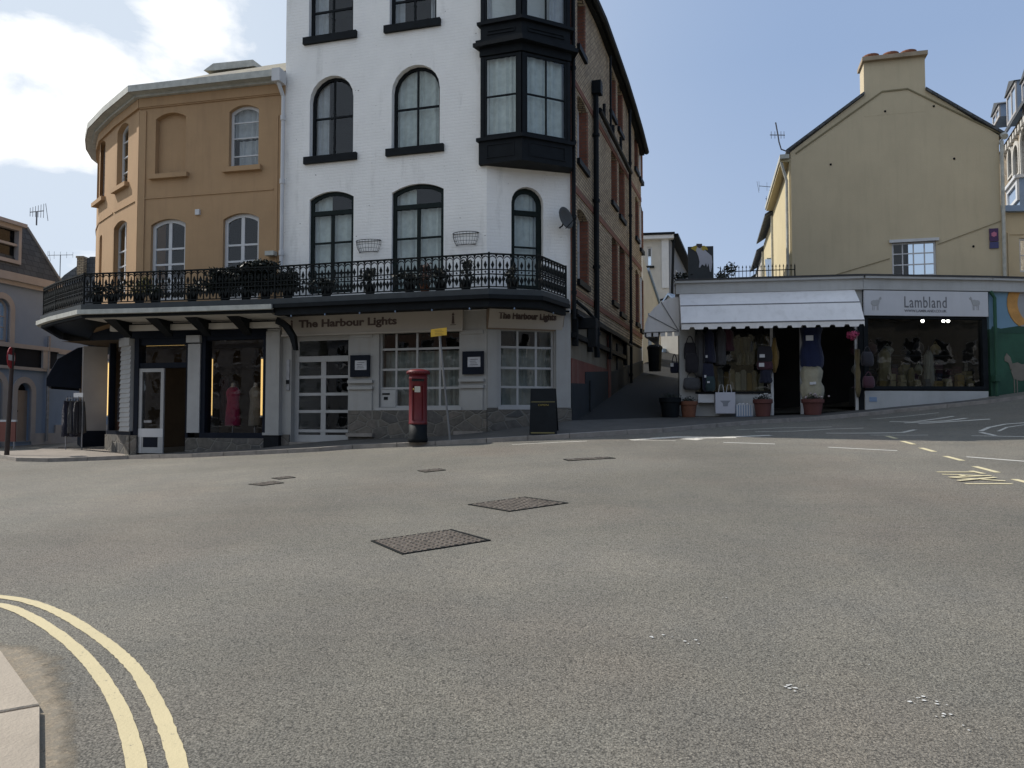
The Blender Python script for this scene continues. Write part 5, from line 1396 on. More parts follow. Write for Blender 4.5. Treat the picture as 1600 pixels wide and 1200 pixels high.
# ================================================================= white single-storey shop
sh = root('white_shop', (L1[0] + .5, L1[1] + 2, 1.4), 'single-storey white shop with a flat roof and a name board with two sheep', 'shop')
ZT = FL.px(1340, 433)[1]
m_shopw = mat('white_shop_paint', (.40, .40, .39), .6, .08, 2, .1, 30, streak=.25)
def lx(u, v=580): return FL.px(u, v)[0]
def rx(u, v=560): return FR_.px(u, v)[0]
c = MB()
zc1 = FL.px(1345, 452)[1]
for F in (FL, FR_, FM):
    e0 = -.02 if F is not FL else -.08
    c.bx(F, e0, F.L + .0, zc1 - .02, ZT - .04, -.5, .12)
c.bx(FL, -.1, FL.L, ZT - .06, ZT + .0, -.5, .2); c.bx(FR_, 0, FR_.L, ZT - .06, ZT + .002, -.5, .2); c.bx(FM, 0, FM.L, ZT - .06, ZT + .0, -.5, .2)
mk('cornice', c, m_shopw, sh)
c = MB()
SB = 5.6
back = [(L0[0] + BD[0] * 6.5, L0[1] + BD[1] * 6.5), (L1[0] + 1.5, 27.5), (L2[0] + 1.0, 27.5), (L3[0] + 1.0, 27.2)]
front = [FL.p(-.1, 0, .22), FL.p(FL.L, 0, .22), FR_.p(FR_.L, 0, .22), FM.p(FM.L, 0, .22)]
for i in range(3):
    a, b = front[i], front[i + 1]; d_, e_ = back[i], back[i + 1]
    c.prism([(a.x, a.y, ZT + .003), (b.x, b.y, ZT + .003), (e_[0], e_[1], ZT + .003), (d_[0], d_[1], ZT + .003)], [(a.x, a.y, ZT + .05), (b.x, b.y, ZT + .05), (e_[0], e_[1], ZT + .05), (d_[0], d_[1], ZT + .05)])
mk('roof', c, mat('roof_felt', (.05, .05, .052), .9, .2), sh)
# side wall to the alley
FS = Fr(back[0], L0)
q = MB(); q.bx(FS, 0, FS.L - .01, 1.0, ZT - .06, -.25, 0.0); q.bx(FL, 0.0, lx(1086), 1.0, zc1, -.25, .02)
q.bx(FL, lx(1086), lx(1205), 1.0, FL.px(1150, 615)[1], -.25, .0)
q.bx(FL, 0, FL.L, FL.px(1200, 512)[1] + .05, zc1, -.25, 0)
q.bx(FR_, .0, FR_.L - 0.1, 1.2, FR_.px(1450, 611)[1], -.25, .06)
mk('wall', q, m_shopw, sh)
q = MB()
for u in (1206.5, 1253, 1339): q.bx(FL, lx(u) - .035, lx(u) + .035, 1.4, FL.px(u, 505)[1], -.12, -.02)
mk('door_post', q, m_wtrim, sh)
q = MB()
z0, z1 = FR_.px(1450, 606)[1], FR_.px(1450, 497)[1]
q.bx(FL, lx(1341), FL.L, 1.5, FL.px(1345, 505)[1], -.15, .03)
q.ring(FR_, loop(.0, FR_.L - .08, z0 - .05, z1 + .06), loop(.12, FR_.L - .22, z0 + .04, z1 - .03), -.1, .05)
q.bx(FL, lx(1088), lx(1204), FL.px(1150, 615)[1], FL.px(1150, 612)[1], -.15, .04)
sfm = mk('shop_frame', q, m_black, sh)
q = MB(); q.face([FR_.p(.1, z0, -.04), FR_.p(FR_.L - .2, z0, -.04), FR_.p(FR_.L - .2, z1, -.04), FR_.p(.1, z1, -.04)])
zz0, zz1 = FL.px(1150, 614)[1], FL.px(1150, 505)[1]
q.face([FL.p(lx(1088), zz0, -.08), FL.p(lx(1204), zz0, -.08), FL.p(lx(1204), zz1, -.08), FL.p(lx(1088), zz1, -.08)])
mk('shop_pane', q, m_glassd, sh)
# sign board
q = MB(); za, zb = FR_.px(1450, 494.5)[1], FR_.px(1450, 456)[1]
q.bx(FR_, .0, FR_.L - .08, za, zb, .05, .11); sb_ = mk('sign_board', q, mat('white_sign_panel', (.52, .52, .54), .5, .04, 2, streak=.1), sh)
m_gl = mat('grey_lettering', (.14, .14, .15), .6, .05)
text_mb(FR_, FR_.px(1413, 472, .11)[0], FR_.px(1479, 472, .11)[0], FR_.px(1446, 481, .11)[1], FR_.px(1446, 463.5, .11)[1], "Lambland", .112, m_gl, sb_, ext=.004, spacing=1.1, bold=.004)
text_mb(FR_, FR_.px(1413, 485, .11)[0], FR_.px(1479, 485, .11)[0], FR_.px(1446, 487.8, .11)[1], FR_.px(1446, 483.8, .11)[1], "WWW.LAMBLAND.CO.UK", .112, m_gl, sb_, ext=.004, bold=.015)
def sheep(F, u, v, d, w, flip, par, m_, nm='sheep_emblem', th=.008):
    s_, z_ = F.px(u, v, d); q = MB(); k = -1 if flip else 1
    def P(x, z): return (s_ + k * x * w, z_ + z * w)
    q.poly(F, [P(-.5, .02), P(-.46, .2), P(-.3, .3), P(-.1, .28), P(.05, .34), P(.22, .3), P(.28, .05), P(.2, -.18), P(-.05, -.25), P(-.3, -.2), P(-.46, -.12)], d, d + th)
    q.poly(F, [P(.2, .2), P(.3, .5), P(.42, .62), P(.5, .5), P(.5, .38), P(.36, .32), P(.3, .1)], d, d + th * 1.1)
    for x in (-.36, -.22, .06, .16): q.poly(F, [P(x, -.2), P(x + .035, -.2), P(x + .03, -.62), P(x, -.62)], d, d + th)
    return mk(nm, q, m_, par)
sheep(FR_, 1369, 474, .11, .29, False, sb_, mat('pale_grey_ink', (.33, .33, .33), .7)); sheep(FR_, 1523, 474, .11, .29, True, sb_, bpy.data.materials['pale_grey_ink'])
q = MB(); a, z = FR_.px(1364, 624, .06); q.bx(FR_, a - .1, a + .1, z - .06, z + .06, .06, .075)
for k in range(3): q.bx(FR_, a - .08, a + .08, z - .035 + .03 * k, z - .025 + .03 * k, .075, .08)
mk('air_brick', q, m_greyw, sh)
# inside
q = MB()
Ai, Bi, Ci, Di = FL.p(.1, 0, -3.2), FL.p(FL.L, 0, -3.2), FR_.p(FR_.L, 0, -3.2), None
for a, b in ((Ai, Bi), (Bi, Ci)): q.face([a + Vector((0, 0, 1.3)), b + Vector((0, 0, 1.3)), b + Vector((0, 0, 5)), a + Vector((0, 0, 5))])
q.face([FR_.p(FR_.L, 1.3, -.2), FR_.p(FR_.L, 1.3, -3.2), FR_.p(FR_.L, 5, -3.2), FR_.p(FR_.L, 5, -.2)])
q.face([FL.p(0, 4.55, -.3), FL.p(FL.L, 4.55, -.3), FR_.p(FR_.L, 4.55, -.3), FR_.p(FR_.L, 4.55, -3.2), FL.p(0, 4.55, -3.2)])
q.face([FL.p(0, 1.62, -.1), FL.p(FL.L, 1.78, -.1), FL.p(FL.L, 1.78, -3.2), FL.p(0, 1.62, -3.2)])
q.face([FR_.p(0, 1.9, -.1), FR_.p(FR_.L, 1.9, -.1), FR_.p(FR_.L, 1.9, -3.2), FR_.p(0, 1.9, -3.2)])
mk('shop_interior', q, m_room, sh)
q = MB()
for k, z in enumerate((2.15, 2.75, 3.3)): q.bx(FR_, .3, 3.1, z - .02, z + .02, -1.2, -.8)
q.bx(FL, lx(1086), lx(1205), 1.7, FL.px(1150, 614)[1] + .05, -1.0, -.1); q.bx(FR_, .12, FR_.L - .25, 1.9, z0 + .02, -1.0, -.1)
mk('shelf', q, m_room, sh)
# awnings of the shop: long one in front, quarter-fan one on the alley side
aw = root('long_awning', FL.p(3, 4.5, .3), 'long pale awning with a scalloped edge over the front of the white shop', 'awning', None)
q = MB(); prof = [(0.02, FL.px(1340, 451)[1] + .0), (.6, 4.55), (1.0, 4.04)]
ax0, ax1 = .02, FL.px(1350, 480, .9)[0] - .02
for (d0, z0_), (d1, z1_) in zip(prof, prof[1:]): q.prism([FL.p(ax0, z0_, d0), FL.p(ax1, z0_, d0), FL.p(ax1, z1_, d1), FL.p(ax0, z1_, d1)], [FL.p(ax0, z0_ + .01, d0 + .008), FL.p(ax1, z0_ + .01, d0 + .008), FL.p(ax1, z1_ + .01, d1 + .01), FL.p(ax0, z1_ + .01, d1 + .01)])
for s_ in (ax0, ax1): q.prism([FL.p(s_ - .006, z, d) for d, z in prof + [(.02, 4.0)]], [FL.p(s_ + .006, z, d) for d, z in prof + [(.02, 4.0)]])
# scalloped valance
n = 13; w = (ax1 - ax0) / n; pts = [(ax0, 4.04)]
low = 3.885; hi_ = 3.945
outl = []
for k in range(n):
    a = ax0 + k * w
    outl += [(a, low), (a + w * .58, low), (a + w * .66, hi_), (a + w * .92, hi_)]
outl.append((ax1, low))
q2 = MB()
for (a, za_), (b, zb_) in zip(outl, outl[1:]): q.prism([FL.p(a, za_, 1.0), FL.p(b, zb_, 1.0), FL.p(b, 4.045, 1.0), FL.p(a, 4.045, 1.0)], [FL.p(a, za_, 1.008), FL.p(b, zb_, 1.008), FL.p(b, 4.045, 1.008), FL.p(a, 4.045, 1.008)])
mk('canvas', q, m_awn, aw)
q = MB()
for d_, z_ in ((.03, prof[0][1] + .01), (.61, 4.56), (1.01, 4.045)): q.tube([FL.p(ax0, z_, d_), FL.p(ax1, z_, d_)], .018, 6)
mk('hoop', q, m_seam, aw)
aw2 = root('fan_awning', FS.p(FS.L - 1.5, 4.2, .2), 'pale quarter-fan awning on the alley side of the white shop', 'awning', None)
q = MB(); h = MB(); Fs1 = FS.L - .05; Fs0 = FS.L - 3.2; R_ = .95; zc_ = 3.95
prev = None
for k in range(7):
    th = math.pi / 2 * (1 - k / 6) + 0.0
    cur = (.0 + R_ * math.cos(th), zc_ + .95 * math.sin(th))
    if prev:
        q.prism([FS.p(Fs0, prev[1], prev[0]), FS.p(Fs1, prev[1], prev[0]), FS.p(Fs1, cur[1], cur[0]), FS.p(Fs0, cur[1], cur[0])], [FS.p(Fs0, prev[1] + .01, prev[0] + .008), FS.p(Fs1, prev[1] + .01, prev[0] + .008), FS.p(Fs1, cur[1] + .01, cur[0] + .008), FS.p(Fs0, cur[1] + .01, cur[0] + .008)])
        q.prism([FS.p(Fs1, zc_, 0), FS.p(Fs1, prev[1], prev[0]), FS.p(Fs1, cur[1], cur[0])], [FS.p(Fs1 + .01, zc_, 0), FS.p(Fs1 + .01, prev[1], prev[0]), FS.p(Fs1 + .01, cur[1], cur[0])])
    if k in (2, 4, 6): h.tube([FS.p(Fs1 + .02, zc_, 0), FS.p(Fs1 + .02, cur[1], cur[0])], .013, 5)
    prev = cur
for k in range(5):
    a = k * R_ / 5; b = a + R_ / 5 * .7; q.prism([FS.p(Fs1, zc_, a), FS.p(Fs1, zc_, b), FS.p(Fs1, zc_ - .12, b), FS.p(Fs1, zc_ - .12, a)], [FS.p(Fs1 + .01, zc_, a), FS.p(Fs1 + .01, zc_, b), FS.p(Fs1 + .01, zc_ - .12, b), FS.p(Fs1 + .01, zc_ - .12, a)])
q.bx(FS, Fs0, Fs1, zc_ - .12, zc_, R_ - .005, R_ + .005)
mk('canvas', q, m_awn, aw2); mk('hoop', h, m_seam, aw2)
# painted wall with countryside on the right
mw = root('mural_wall', (L2[0] + 1, L2[1] + .3, 1.8), 'low wall painted with blue sky, green hills, a sun and a sheep', 'wall')
m_mg = mat('mural_green', (.022, .075, .045), .75, .35, 1.2, .1, 30); m_mb = mat('mural_blue', (.16, .27, .36), .75, .08, 1.5)
mb = MB(); zh = FM.px(1580, 515)[1]; mb.bx(FM, 0.02, FM.L, 1.4, zh, -.25, 0); mw1 = mk('green_field', mb, m_mg, mw)
mb = MB(); mb.bx(FM, .02, FM.L, zh, zc1, -.25, 0); mk('sky_panel', mb, m_mb, mw)
mb = MB(); mb.poly(FM, [(0.02, zh - .1), (.0 + .1, zh + .08), (.35, zh + .02), (1.0, zh + .12), (2.8, zh + .2), (2.8, zh - .1)], -.1, .006); mk('hill', mb, mat('mural_dark_green', (.018, .06, .04), .75, .2), mw)
s_, z_ = FM.px(1609, 475); rr = .66
mb = MB(); mb.poly(FM, [(s_ + math.cos(k * .2244) * rr * (1.03 if k % 2 else .96), z_ + math.sin(k * .2244) * rr * (1.03 if k % 2 else .96)) for k in range(28)], -.02, .012); mk('painted_moon', mb, mat('mural_grey_disc', (.30, .30, .30), .8, .06), mw)
cres = [(s_ + math.cos(a) * rr * 1.06, z_ + math.sin(a) * rr * 1.06) for a in [R(100 + 14 * k) for k in range(11)]] + [(s_ + .27 + math.cos(a) * rr * 1.0, z_ + math.sin(a) * rr * .9) for a in [R(240 - 14 * k) for k in range(11)]]
for i in range(10): pass
mb = MB()
for i in range(10): mb.poly(FM, [cres[i], cres[i + 1], cres[20 - i], cres[21 - i]], .0, .02)
mk('painted_sun', mb, mat('mural_orange', (.50, .25, .07), .75, .18, 5), mw)
sheep(FM, 1592, 583, .0, .85, True, mw, mat('mural_sheep', (.17, .15, .12), .85, .15, 4), 'painted_sheep', .012)
q = MB(); a = FM.px(1552, 560)[0]; q.tube([FM.p(a, 1.9, .1), FM.p(a, zc1 - .2, .1), FM.p(a - .12, zc1 - .02, .1)], .045, 8); q.bx(FM, a - .09, a + .09, 2.55, 2.72, .02, .18); mk('drainpipe', q, m_mg, mw)
# ================================================================= yellow gable house behind the shop
Y0 = online(1241, (9.17, 26), (.966, -.257)); Y1 = online(1572, (9.17, 26), (.966, -.257)); FY = Fr(Y0, Y1)
yh = root('yellow_gable_house', (Y0[0] + 3, Y0[1] + 4, 3), 'pale yellow rendered house with a broad gable and a chimney with three pots', 'house')
zl = FY.px(1241, 238)[1]; zr = FY.px(1572, 210)[1]; ze = (zl + zr) / 2
LY = FY.L; ua = FY.px(1350, 140)[0]; ub = FY.px(1446, 140)[0]; zq = FY.px(1350, 147)[1]; zq2 = FY.px(1446, 142)[1]; za_ = (zq + zq2) / 2
bW = FY.box(1394, 1463, 378, 440)
mb = MB(); mb.wall(FY, [(0, 3.5), (LY, 3.5), (LY, ze), (ub, za_), ((ua + ub) / 2, za_ + .1), (ua, za_), (0, ze)], [loop(*bW)], .15)
BY = 6.5; yd = Vector((.233, .972, 0))
def Yb(p, k=BY): return p + yd * k
mb.face([FY.p(0, 3.5), FY.p(0, ze), Yb(FY.p(0, ze)), Yb(FY.p(0, 3.5))]); mb.face([FY.p(LY, 3.5), FY.p(LY, ze), Yb(FY.p(LY, ze)), Yb(FY.p(LY, 3.5))])
mk('wall', mb, m_yellow, yh)
rf = MB()
ap = ((ua + ub) / 2, ze + (za_ + .02 - ze) * ((ub - ua) / 2 + ua + .14) / (ua + .14))
for (a, z), (b, z2) in ((((-.14), ze - .02), ap), ((LY + .14, ze - .02), ap)):
    up_ = Vector((0, 0, .09)); fc = ((ua if a < 1 else ub) - a) / (b - a); zm = z + (z2 - z) * fc; m_ = a + (b - a) * fc
    A_, M_ = FY.p(a, z, .1), FY.p(m_, zm, .1); A2, B2 = FY.p(a, z, -.76), FY.p(b, z2, -.76)
    M2 = FY.p(m_, zm, -.76)
    rf.prism([A_, M_, M_ + up_, A_ + up_], [A2, M2, M2 + up_, A2 + up_]); rf.prism([A2, B2, B2 + up_, A2 + up_], [Yb(A2), Yb(B2), Yb(B2) + up_, Yb(A2) + up_])
mk('roof', rf, m_slate, yh)
ch = MB(); zc = FY.px(1397, 93)[1]
ch.bx(FY, ua, ub, za_ - .7, zc, -.75, .004); co = mk('chimney', ch, m_yellow, yh)
q = MB(); q.bx(FY, ua - .06, ub + .06, zc, zc + .13, -.85, .16); mk('cap', q, mat('chimney_cap', (.30, .24, .17), .9, .2), co)
q = MB()
for u in (1363, 1394, 1422): a = FY.px(u, 85)[0]; q.lathe(FY.p(a, zc + .12, -.25), [(.17, 0), (.2, .03), (.24, .08), (.255, .13), (.25, .17), (.19, .17), (.17, .1)], 16)
mk('chimney_pot', q, m_terra, co)
# verge moulding line under the slope, darker than the wall
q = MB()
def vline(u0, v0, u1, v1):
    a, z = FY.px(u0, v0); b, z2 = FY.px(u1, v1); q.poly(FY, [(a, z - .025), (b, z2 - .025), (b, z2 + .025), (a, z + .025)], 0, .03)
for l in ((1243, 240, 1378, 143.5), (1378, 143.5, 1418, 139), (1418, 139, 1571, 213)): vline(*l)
mk('verge_moulding', q, mat('verge_dark_trim', (.20, .17, .10), .9), yh)
window(yh, FY, bW, rec=.1, fw=.055, vb=(.25, .5, .75), hb=(.17, .44, .72), bw=.035, fm=m_wtrim)
q = MB(); q.bx(FY, bW[0] - .08, bW[1] + .08, bW[3], bW[3] + .09, -.05, .08); mk('lintel', q, m_wtrim, yh)
q = MB()
for u, v in ((1383, 174), (1459, 166), (1298, 257), (1491, 248), (1521, 385)): a, z = FY.px(u, v); q.blob(FY.p(a, z, .01), .035, .03, .035, 7, 5, .2)
mk('wall_hook', q, m_black, yh)
q = MB(); a0_, z0_ = FY.px(1280, 437); a1_, z1_ = FY.px(1390, 404); a2_, z2_ = FY.px(1465, 382); a3_, z3_ = FY.px(1570, 343)
q.tube([FY.p(a0_, z0_, .02), FY.p(a1_, z1_, .02)], .012, 4); q.tube([FY.p(a2_, z2_, .02), FY.p(a3_, z3_, .02)], .012, 4); mk('cable', q, mat('painted_cable', (.24, .20, .12), .9), yh)
q = MB(); a = FY.px(1573, 350)[0]; q.tube([FY.p(LY + .03, 4.8, .08), FY.p(LY + .05, ze - .2, .08)], .055, 8); q.tube([FY.p(LY + .12, ze - .1, .15), FY.p(LY + .12, ze + .02, .0)], .1, 8); mk('drainpipe', q, m_gutter, yh)
# plaque
b = FY.box(1546, 1560, 357, 388, .03); pq = root('wall_plaque', FY.p(b[0], b[2], .03), 'purple and pink plaque high on the yellow gable wall', 'plaque')
q = MB(); q.bx(FY, b[0], b[1], b[2] + (b[3] - b[2]) * .35, b[3], .01, .045); mk('upper_plate', q, mat('plum_enamel', (.06, .02, .08), .4, .1), pq)
q = MB(); q.bx(FY, b[0], b[1], b[2], b[2] + (b[3] - b[2]) * .32, .01, .045); mk('lower_plate', q, mat('blue_enamel', (.05, .05, .14), .4, .1), pq)
q = MB(); cx_ = (b[0] + b[1]) / 2; cz_ = b[2] + (b[3] - b[2]) * .7; q.poly(FY, [(cx_ + math.cos(k * .52) * .085 * (1 if k % 2 else .8), cz_ + math.sin(k * .52) * .085 * (1 if k % 2 else .8)) for k in range(12)], .045, .055); mk('rose_emblem', q, mat('pink_enamel', (.45, .14, .22), .4), pq)
# eaves side of the gable house and the terrace behind it, in the sun
P0 = FY.p(0, 0, 0) + yd * .02
FT = Fr((P0 + yd * 30)[:2], P0[:2])
q = MB(); q.bx(FT, FT.L - 6.4, FT.L - .02, 3.5, ze - .25, -.02, .04); q.bx(FT, FT.L - 6.4, FT.L, ze - .3, ze - .2, 0, .3); mk('side_wall', q, m_yellit, yh)
q = MB(); q.bx(FT, FT.L - 6.5, FT.L + .12, ze - .22, ze - .08, .05, .34); q.tube([FT.p(FT.L - .12, 4.6, .12), FT.p(FT.L - .12, ze - .9, .12), FT.p(FT.L - .05, ze - .25, .3)], .05, 8); mk('gutter', q, m_gutter, yh)
th = [root('terrace_house', FT.p(FT.L - 6.5 - 5 * k, 3, -2), lab, 'house', None) for k, lab in enumerate(('sunlit yellow terrace house directly behind the gable house', 'sunlit pale terrace house second behind the gable house', 'farthest sunlit terrace house in the row behind the gable house'))]
for k, rt in enumerate(th):
    a1_ = FT.L - 6.45 - 5.5 * k; a0_ = a1_ - 5.4; zt_ = ze - .5 - .35 * k
    q = MB(); q.bx(FT, a0_, a1_, 2.5, zt_, -5, 0.02 + .05 * k); mk('wall', q, (m_yellit, m_cream, m_yellit)[k], rt)
    q = MB(); q.prism([FT.p(a0_, zt_, .35), FT.p(a1_, zt_, .35), FT.p(a1_, zt_ + .1, .35), FT.p(a0_, zt_ + .1, .35)], [FT.p(a0_, zt_ + 1.9, -2.6), FT.p(a1_, zt_ + 1.9, -2.6), FT.p(a1_, zt_ + 2, -2.6), FT.p(a0_, zt_ + 2, -2.6)]); mk('roof', q, m_slate, rt)
    for w in range(2):
        wa = a0_ + 1.0 + w * 2.4; window(rt, FT, (wa, wa + .9, 6.4, 7.9), rec=.06, fw=.06, fm=m_wtrim); 
    q = MB(); q.bx(FT, a1_ - .1, a1_ + .05, 2.5, zt_, .02, .12); mk('drainpipe', q, m_gutter, rt)
# sloping lean-to seen above the railings
lt = root('lean_to', (10.1, 29.5, 4), 'small lean-to with a yellow roof slope and bay under the terrace, right of the railings', 'shed')
q = MB(); q.prism([D(1198, 403, 33), D(1236, 403, 31), D(1236, 372, 31), ], [D(1198, 403, 33) + Vector((.8, 2, 0)), D(1236, 403, 31) + Vector((.8, 2, 0)), D(1236, 372, 31) + Vector((.8, 2, 0))]); mk('roof', q, m_yellit, lt)
q = MB(); q.prism([D(1198, 440, 33), D(1240, 440, 31), D(1240, 404, 31), D(1195, 405, 33)], [p + Vector((.8, 2, 0)) for p in (D(1198, 440, 33), D(1240, 440, 31), D(1240, 404, 31), D(1195, 405, 33))]); mk('wall', q, m_greyw, lt)
# iron railing on the flat roof
ir = root('roof_railing', (6.8, 23.8, ZT), 'black iron railing with spear points on the flat roof of the white shop', 'railing')
q = MB(); Ff = Fr(at_depth(1126, 430, 24.0)[:2], at_depth(1242, 430, 23.6)[:2]); zt_ = Ff.px(1180, 423)[1]; zb_ = ZT + .06
q.bx(Ff, 0, Ff.L, zt_ - .012, zt_ + .012, -.012, .012); q.bx(Ff, 0, Ff.L, zb_ + .05, zb_ + .07, -.012, .012)
n = 20
for k in range(n + 1):
    a = Ff.L * k / n; t = .016 if k % 10 == 0 else .008; q.bx(Ff, a - t, a + t, zb_, zt_ + .1, -t, t); q.poly(Ff, [(a - .022, zt_ + .1), (a + .022, zt_ + .1), (a, zt_ + .18)], -.006, .006)
mk('bars', q, m_iron, ir)
# sheep board on the roof with a planter bush beside it
Fq = Fr(at_depth(1075, 420, 22.6)[:2], at_depth(1115, 420, 22.5)[:2])
bd = root('roof_sign', Fq.p(0, ZT, 0), 'dark painted board with a white and yellow sheep standing on the shop roof', 'sign')
zt_ = Fq.px(1095, 385)[1]; q = MB(); q.bx(Fq, 0, Fq.L, ZT + .05, zt_, -.05, 0); mk('board', q, mat('board_black', (.02, .024, .026), .5, .3), bd)
def bp_(u, v): return Fq.px(u, v, .01)
q = MB()
q.poly(Fq, [bp_(*p) for p in ((1086, 388), (1091, 400), (1093, 409), (1092, 418), (1094, 418), (1097, 413), (1101, 416), (1103, 411), (1105, 418), (1107, 412), (1109, 424), (1111, 425), (1113, 410), (1112, 400), (1105, 394), (1101, 390), (1099, 385), (1089, 385))], .002, .02); mk('sheep_body', q, mat('sheep_white', (.40, .40, .44), .7), bd)
q = MB()
q.poly(Fq, [bp_(*p) for p in ((1079, 388), (1083, 385), (1089, 383), (1089, 387), (1087, 393), (1084, 391))], .002, .022); q.poly(Fq, [bp_(*p) for p in ((1096, 384), (1101, 384), (1105, 387), (1106, 391), (1102, 390), (1099, 392), (1096, 390))], .002, .022); mk('ear', q, mat('yellow_ochre', (.40, .30, .05), .7), bd)
q = MB(); q.poly(Fq, [bp_(*p) for p in ((1088, 381), (1097, 381), (1097, 385), (1094, 388), (1091, 387), (1088, 384))], .004, .028); mk('face', q, mat('purple_black', (.05, .04, .05), .6), bd)
def bush(name, c, rx, ry, rz, n, m_, lab, cat='plant', grp=None, size=.05, pot=None, seed=1, twig=True):
    c = Vector(c); rt = root(name, c, lab, cat, grp); rnd = random.Random(seed); q = MB()
    clumps = [(rnd.gauss(0, .45), rnd.gauss(0, .45), rnd.uniform(.1, 1)) for _ in range(7)]
    for _ in range(n):
        k = rnd.choice(clumps); p = c + Vector(((k[0] + rnd.gauss(0, .28)) * rx, (k[1] + rnd.gauss(0, .28)) * ry, rz * min(1.15, max(.02, k[2] + rnd.gauss(0, .16)))))
        a = Vector((rnd.gauss(0, 1), rnd.gauss(0, 1), rnd.gauss(0, 1))).normalized(); b = a.cross(Vector((rnd.gauss(0, 1), rnd.gauss(0, 1), rnd.gauss(0, 1)))).normalized(); s_ = size * rnd.uniform(.6, 1.3)
        q.face([p - a * s_, p + b * s_ * .45, p + a * s_, p - b * s_ * .45])
    mk('leaves', q, m_, rt)
    if twig:
        q = MB()
        for k in clumps[:5]: q.tube([c, c + Vector((k[0] * rx * .5, k[1] * ry * .5, k[2] * rz * .5)), c + Vector((k[0] * rx, k[1] * ry, k[2] * rz * .9))], [.012, .009, .004], 5)
        mk('stems', q, m_dark, rt)
    if pot:
        q = MB(); r, h, pm = pot; q.lathe(c - Vector((0, 0, h)), [(r * .72, 0), (r * .95, h * .8), (r * 1.08, h * .82), (r * 1.08, h), (r * .9, h), (r * .85, h * .85)], 16); mk('pot', q, pm, rt)
    return rt
p = Fq.p(Fq.L + .25, ZT + .05, -.2); bush('roof_shrub', p, .28, .3, .55, 500, leafmat('grey_green_leaf', (.06, .065, .05)), 'spindly grey-green shrub right of the sheep board on the roof', size=.05, seed=4)
p = Fq.p(-.2, ZT + .05, -.1); bush('roof_shrub', p, .18, .3, .3, 260, m_leafd, 'low dark shrub left of the sheep board on the roof', size=.05, seed=5)
# ================================================================= houses at the top of the alley
ca = root('cream_alley_house', (7.5, 44, 3), 'cream house with a grey slated side at the top of the alley', 'house')
AY = 40
FA1 = Fr(at_depth(985, 420, AY + .3)[:2], at_depth(1045, 420, AY)[:2]); FA2 = Fr(at_depth(1046, 420, AY)[:2], at_depth(1078, 420, AY + 12)[:2])
zt = FA1.px(1030, 369)[1]; bw = FA1.box(1011, 1019, 386, 416)
q = MB(); q.wall(FA1, [(0, 2), (FA1.L, 2), (FA1.L, zt), (0, zt)], [loop(*bw)], .15); mk('wall', q, m_cream, ca)
window(ca, FA1, bw, rec=.1, fw=.06, vb=(), hb=(.5,), fm=m_wtrim, sill=(.1, .1, .1), sm=m_black)
q = MB(); q.bx(FA2, 0, FA2.L, 2, zt, -.2, .0); mk('side_wall', q, mat('grey_side', (.22, .23, .25), .8, .1), ca)
q = MB(); q.bx(FA1, 0, FA1.L + .3, zt, zt + .12, -5, .35); q.bx(FA2, 0, FA2.L, zt - .05, zt + .1, -.3, .45); mk('roof', q, m_black, ca)
q = MB(); q.bx(FA1, 0, FA1.L + .25, zt - .18, zt, -.1, .3); q.bx(FA1, FA1.L - .35, FA1.L, FA1.px(1040, 450)[1], zt - .18, 0, .08); mk('fascia', q, m_wtrim, ca)
q = MB(); q.tube([FA2.p(.15, zt - .1, .2), FA2.p(.15, FA1.px(1046, 462)[1], .1), FA1.p(FA1.L - .6, FA1.px(1035, 472)[1], .3)], .07, 6); mk('drainpipe', q, m_black, ca)
w2 = MB(); w2.bx(FA2, 3, 4.2, zt - 2.6, zt - 1.2, 0, .05); mk('side_window', w2, m_wtrim, ca)
cc = root('cream_cottage', (6.5, 36, 3), 'low cream cottage wall with a sloping verge just beyond the brick side wall', 'cottage')
FCc = Fr(at_depth(1004, 500, 33)[:2], at_depth(1034, 500, 35.5)[:2])
pts = [FCc.px(u, v) for u, v in ((1004, 620), (1034, 620), (1032, 484), (1013, 425), (1004, 400))]
q = MB(); q.poly(FCc, pts, -2.5, 0); mk('wall', q, m_cream, cc)
q = MB(); a, b = FCc.px(1012, 424), FCc.px(1032, 484); q.poly(FCc, [a, b, (b[0], b[1] + .12), (a[0], a[1] + .15)], -.3, .08); mk('verge', q, m_greyw, cc)
q = MB(); a = FCc.box(1013, 1017, 490, 560); q.bx(FCc, *a, -.05, .03); mk('door', q, m_greyw, cc)
FCd = Fr(at_depth(1030, 500, 39)[:2], at_depth(1075, 500, 38)[:2]); pts = [FCd.px(u, v) for u, v in ((1030, 620), (1075, 620), (1075, 480), (1053, 470), (1045, 463), (1038, 474), (1030, 490))]
c2 = root('cream_cottage', FCd.p(1, 3, 0), 'small cream gable catching the sun behind the fan awning', 'cottage')
q = MB(); q.poly(FCd, pts, -2, 0); mk('wall', q, m_cream, c2)
q = MB(); a, b, c = FCd.px(1053, 469), FCd.px(1045, 461), FCd.px(1036, 474); q.poly(FCd, [c, b, (b[0], b[1] + .1), (c[0], c[1] + .1)], -2, .1); q.poly(FCd, [b, a, (a[0], a[1] + .1), (b[0], b[1] + .1)], -2, .1)
pp = FCd.box(1036, 1041, 545, 600); q.bx(FCd, *pp, 0, .3); mk('roof', q, m_greyw, c2)
p = at_depth(1041, 500, 37.5); bush('alley_shrub', p - Vector((0, 0, .35)), .3, .3, .55, 400, m_leafy, 'yellow-green shrub above the fan awning in the alley', size=.06, seed=9)
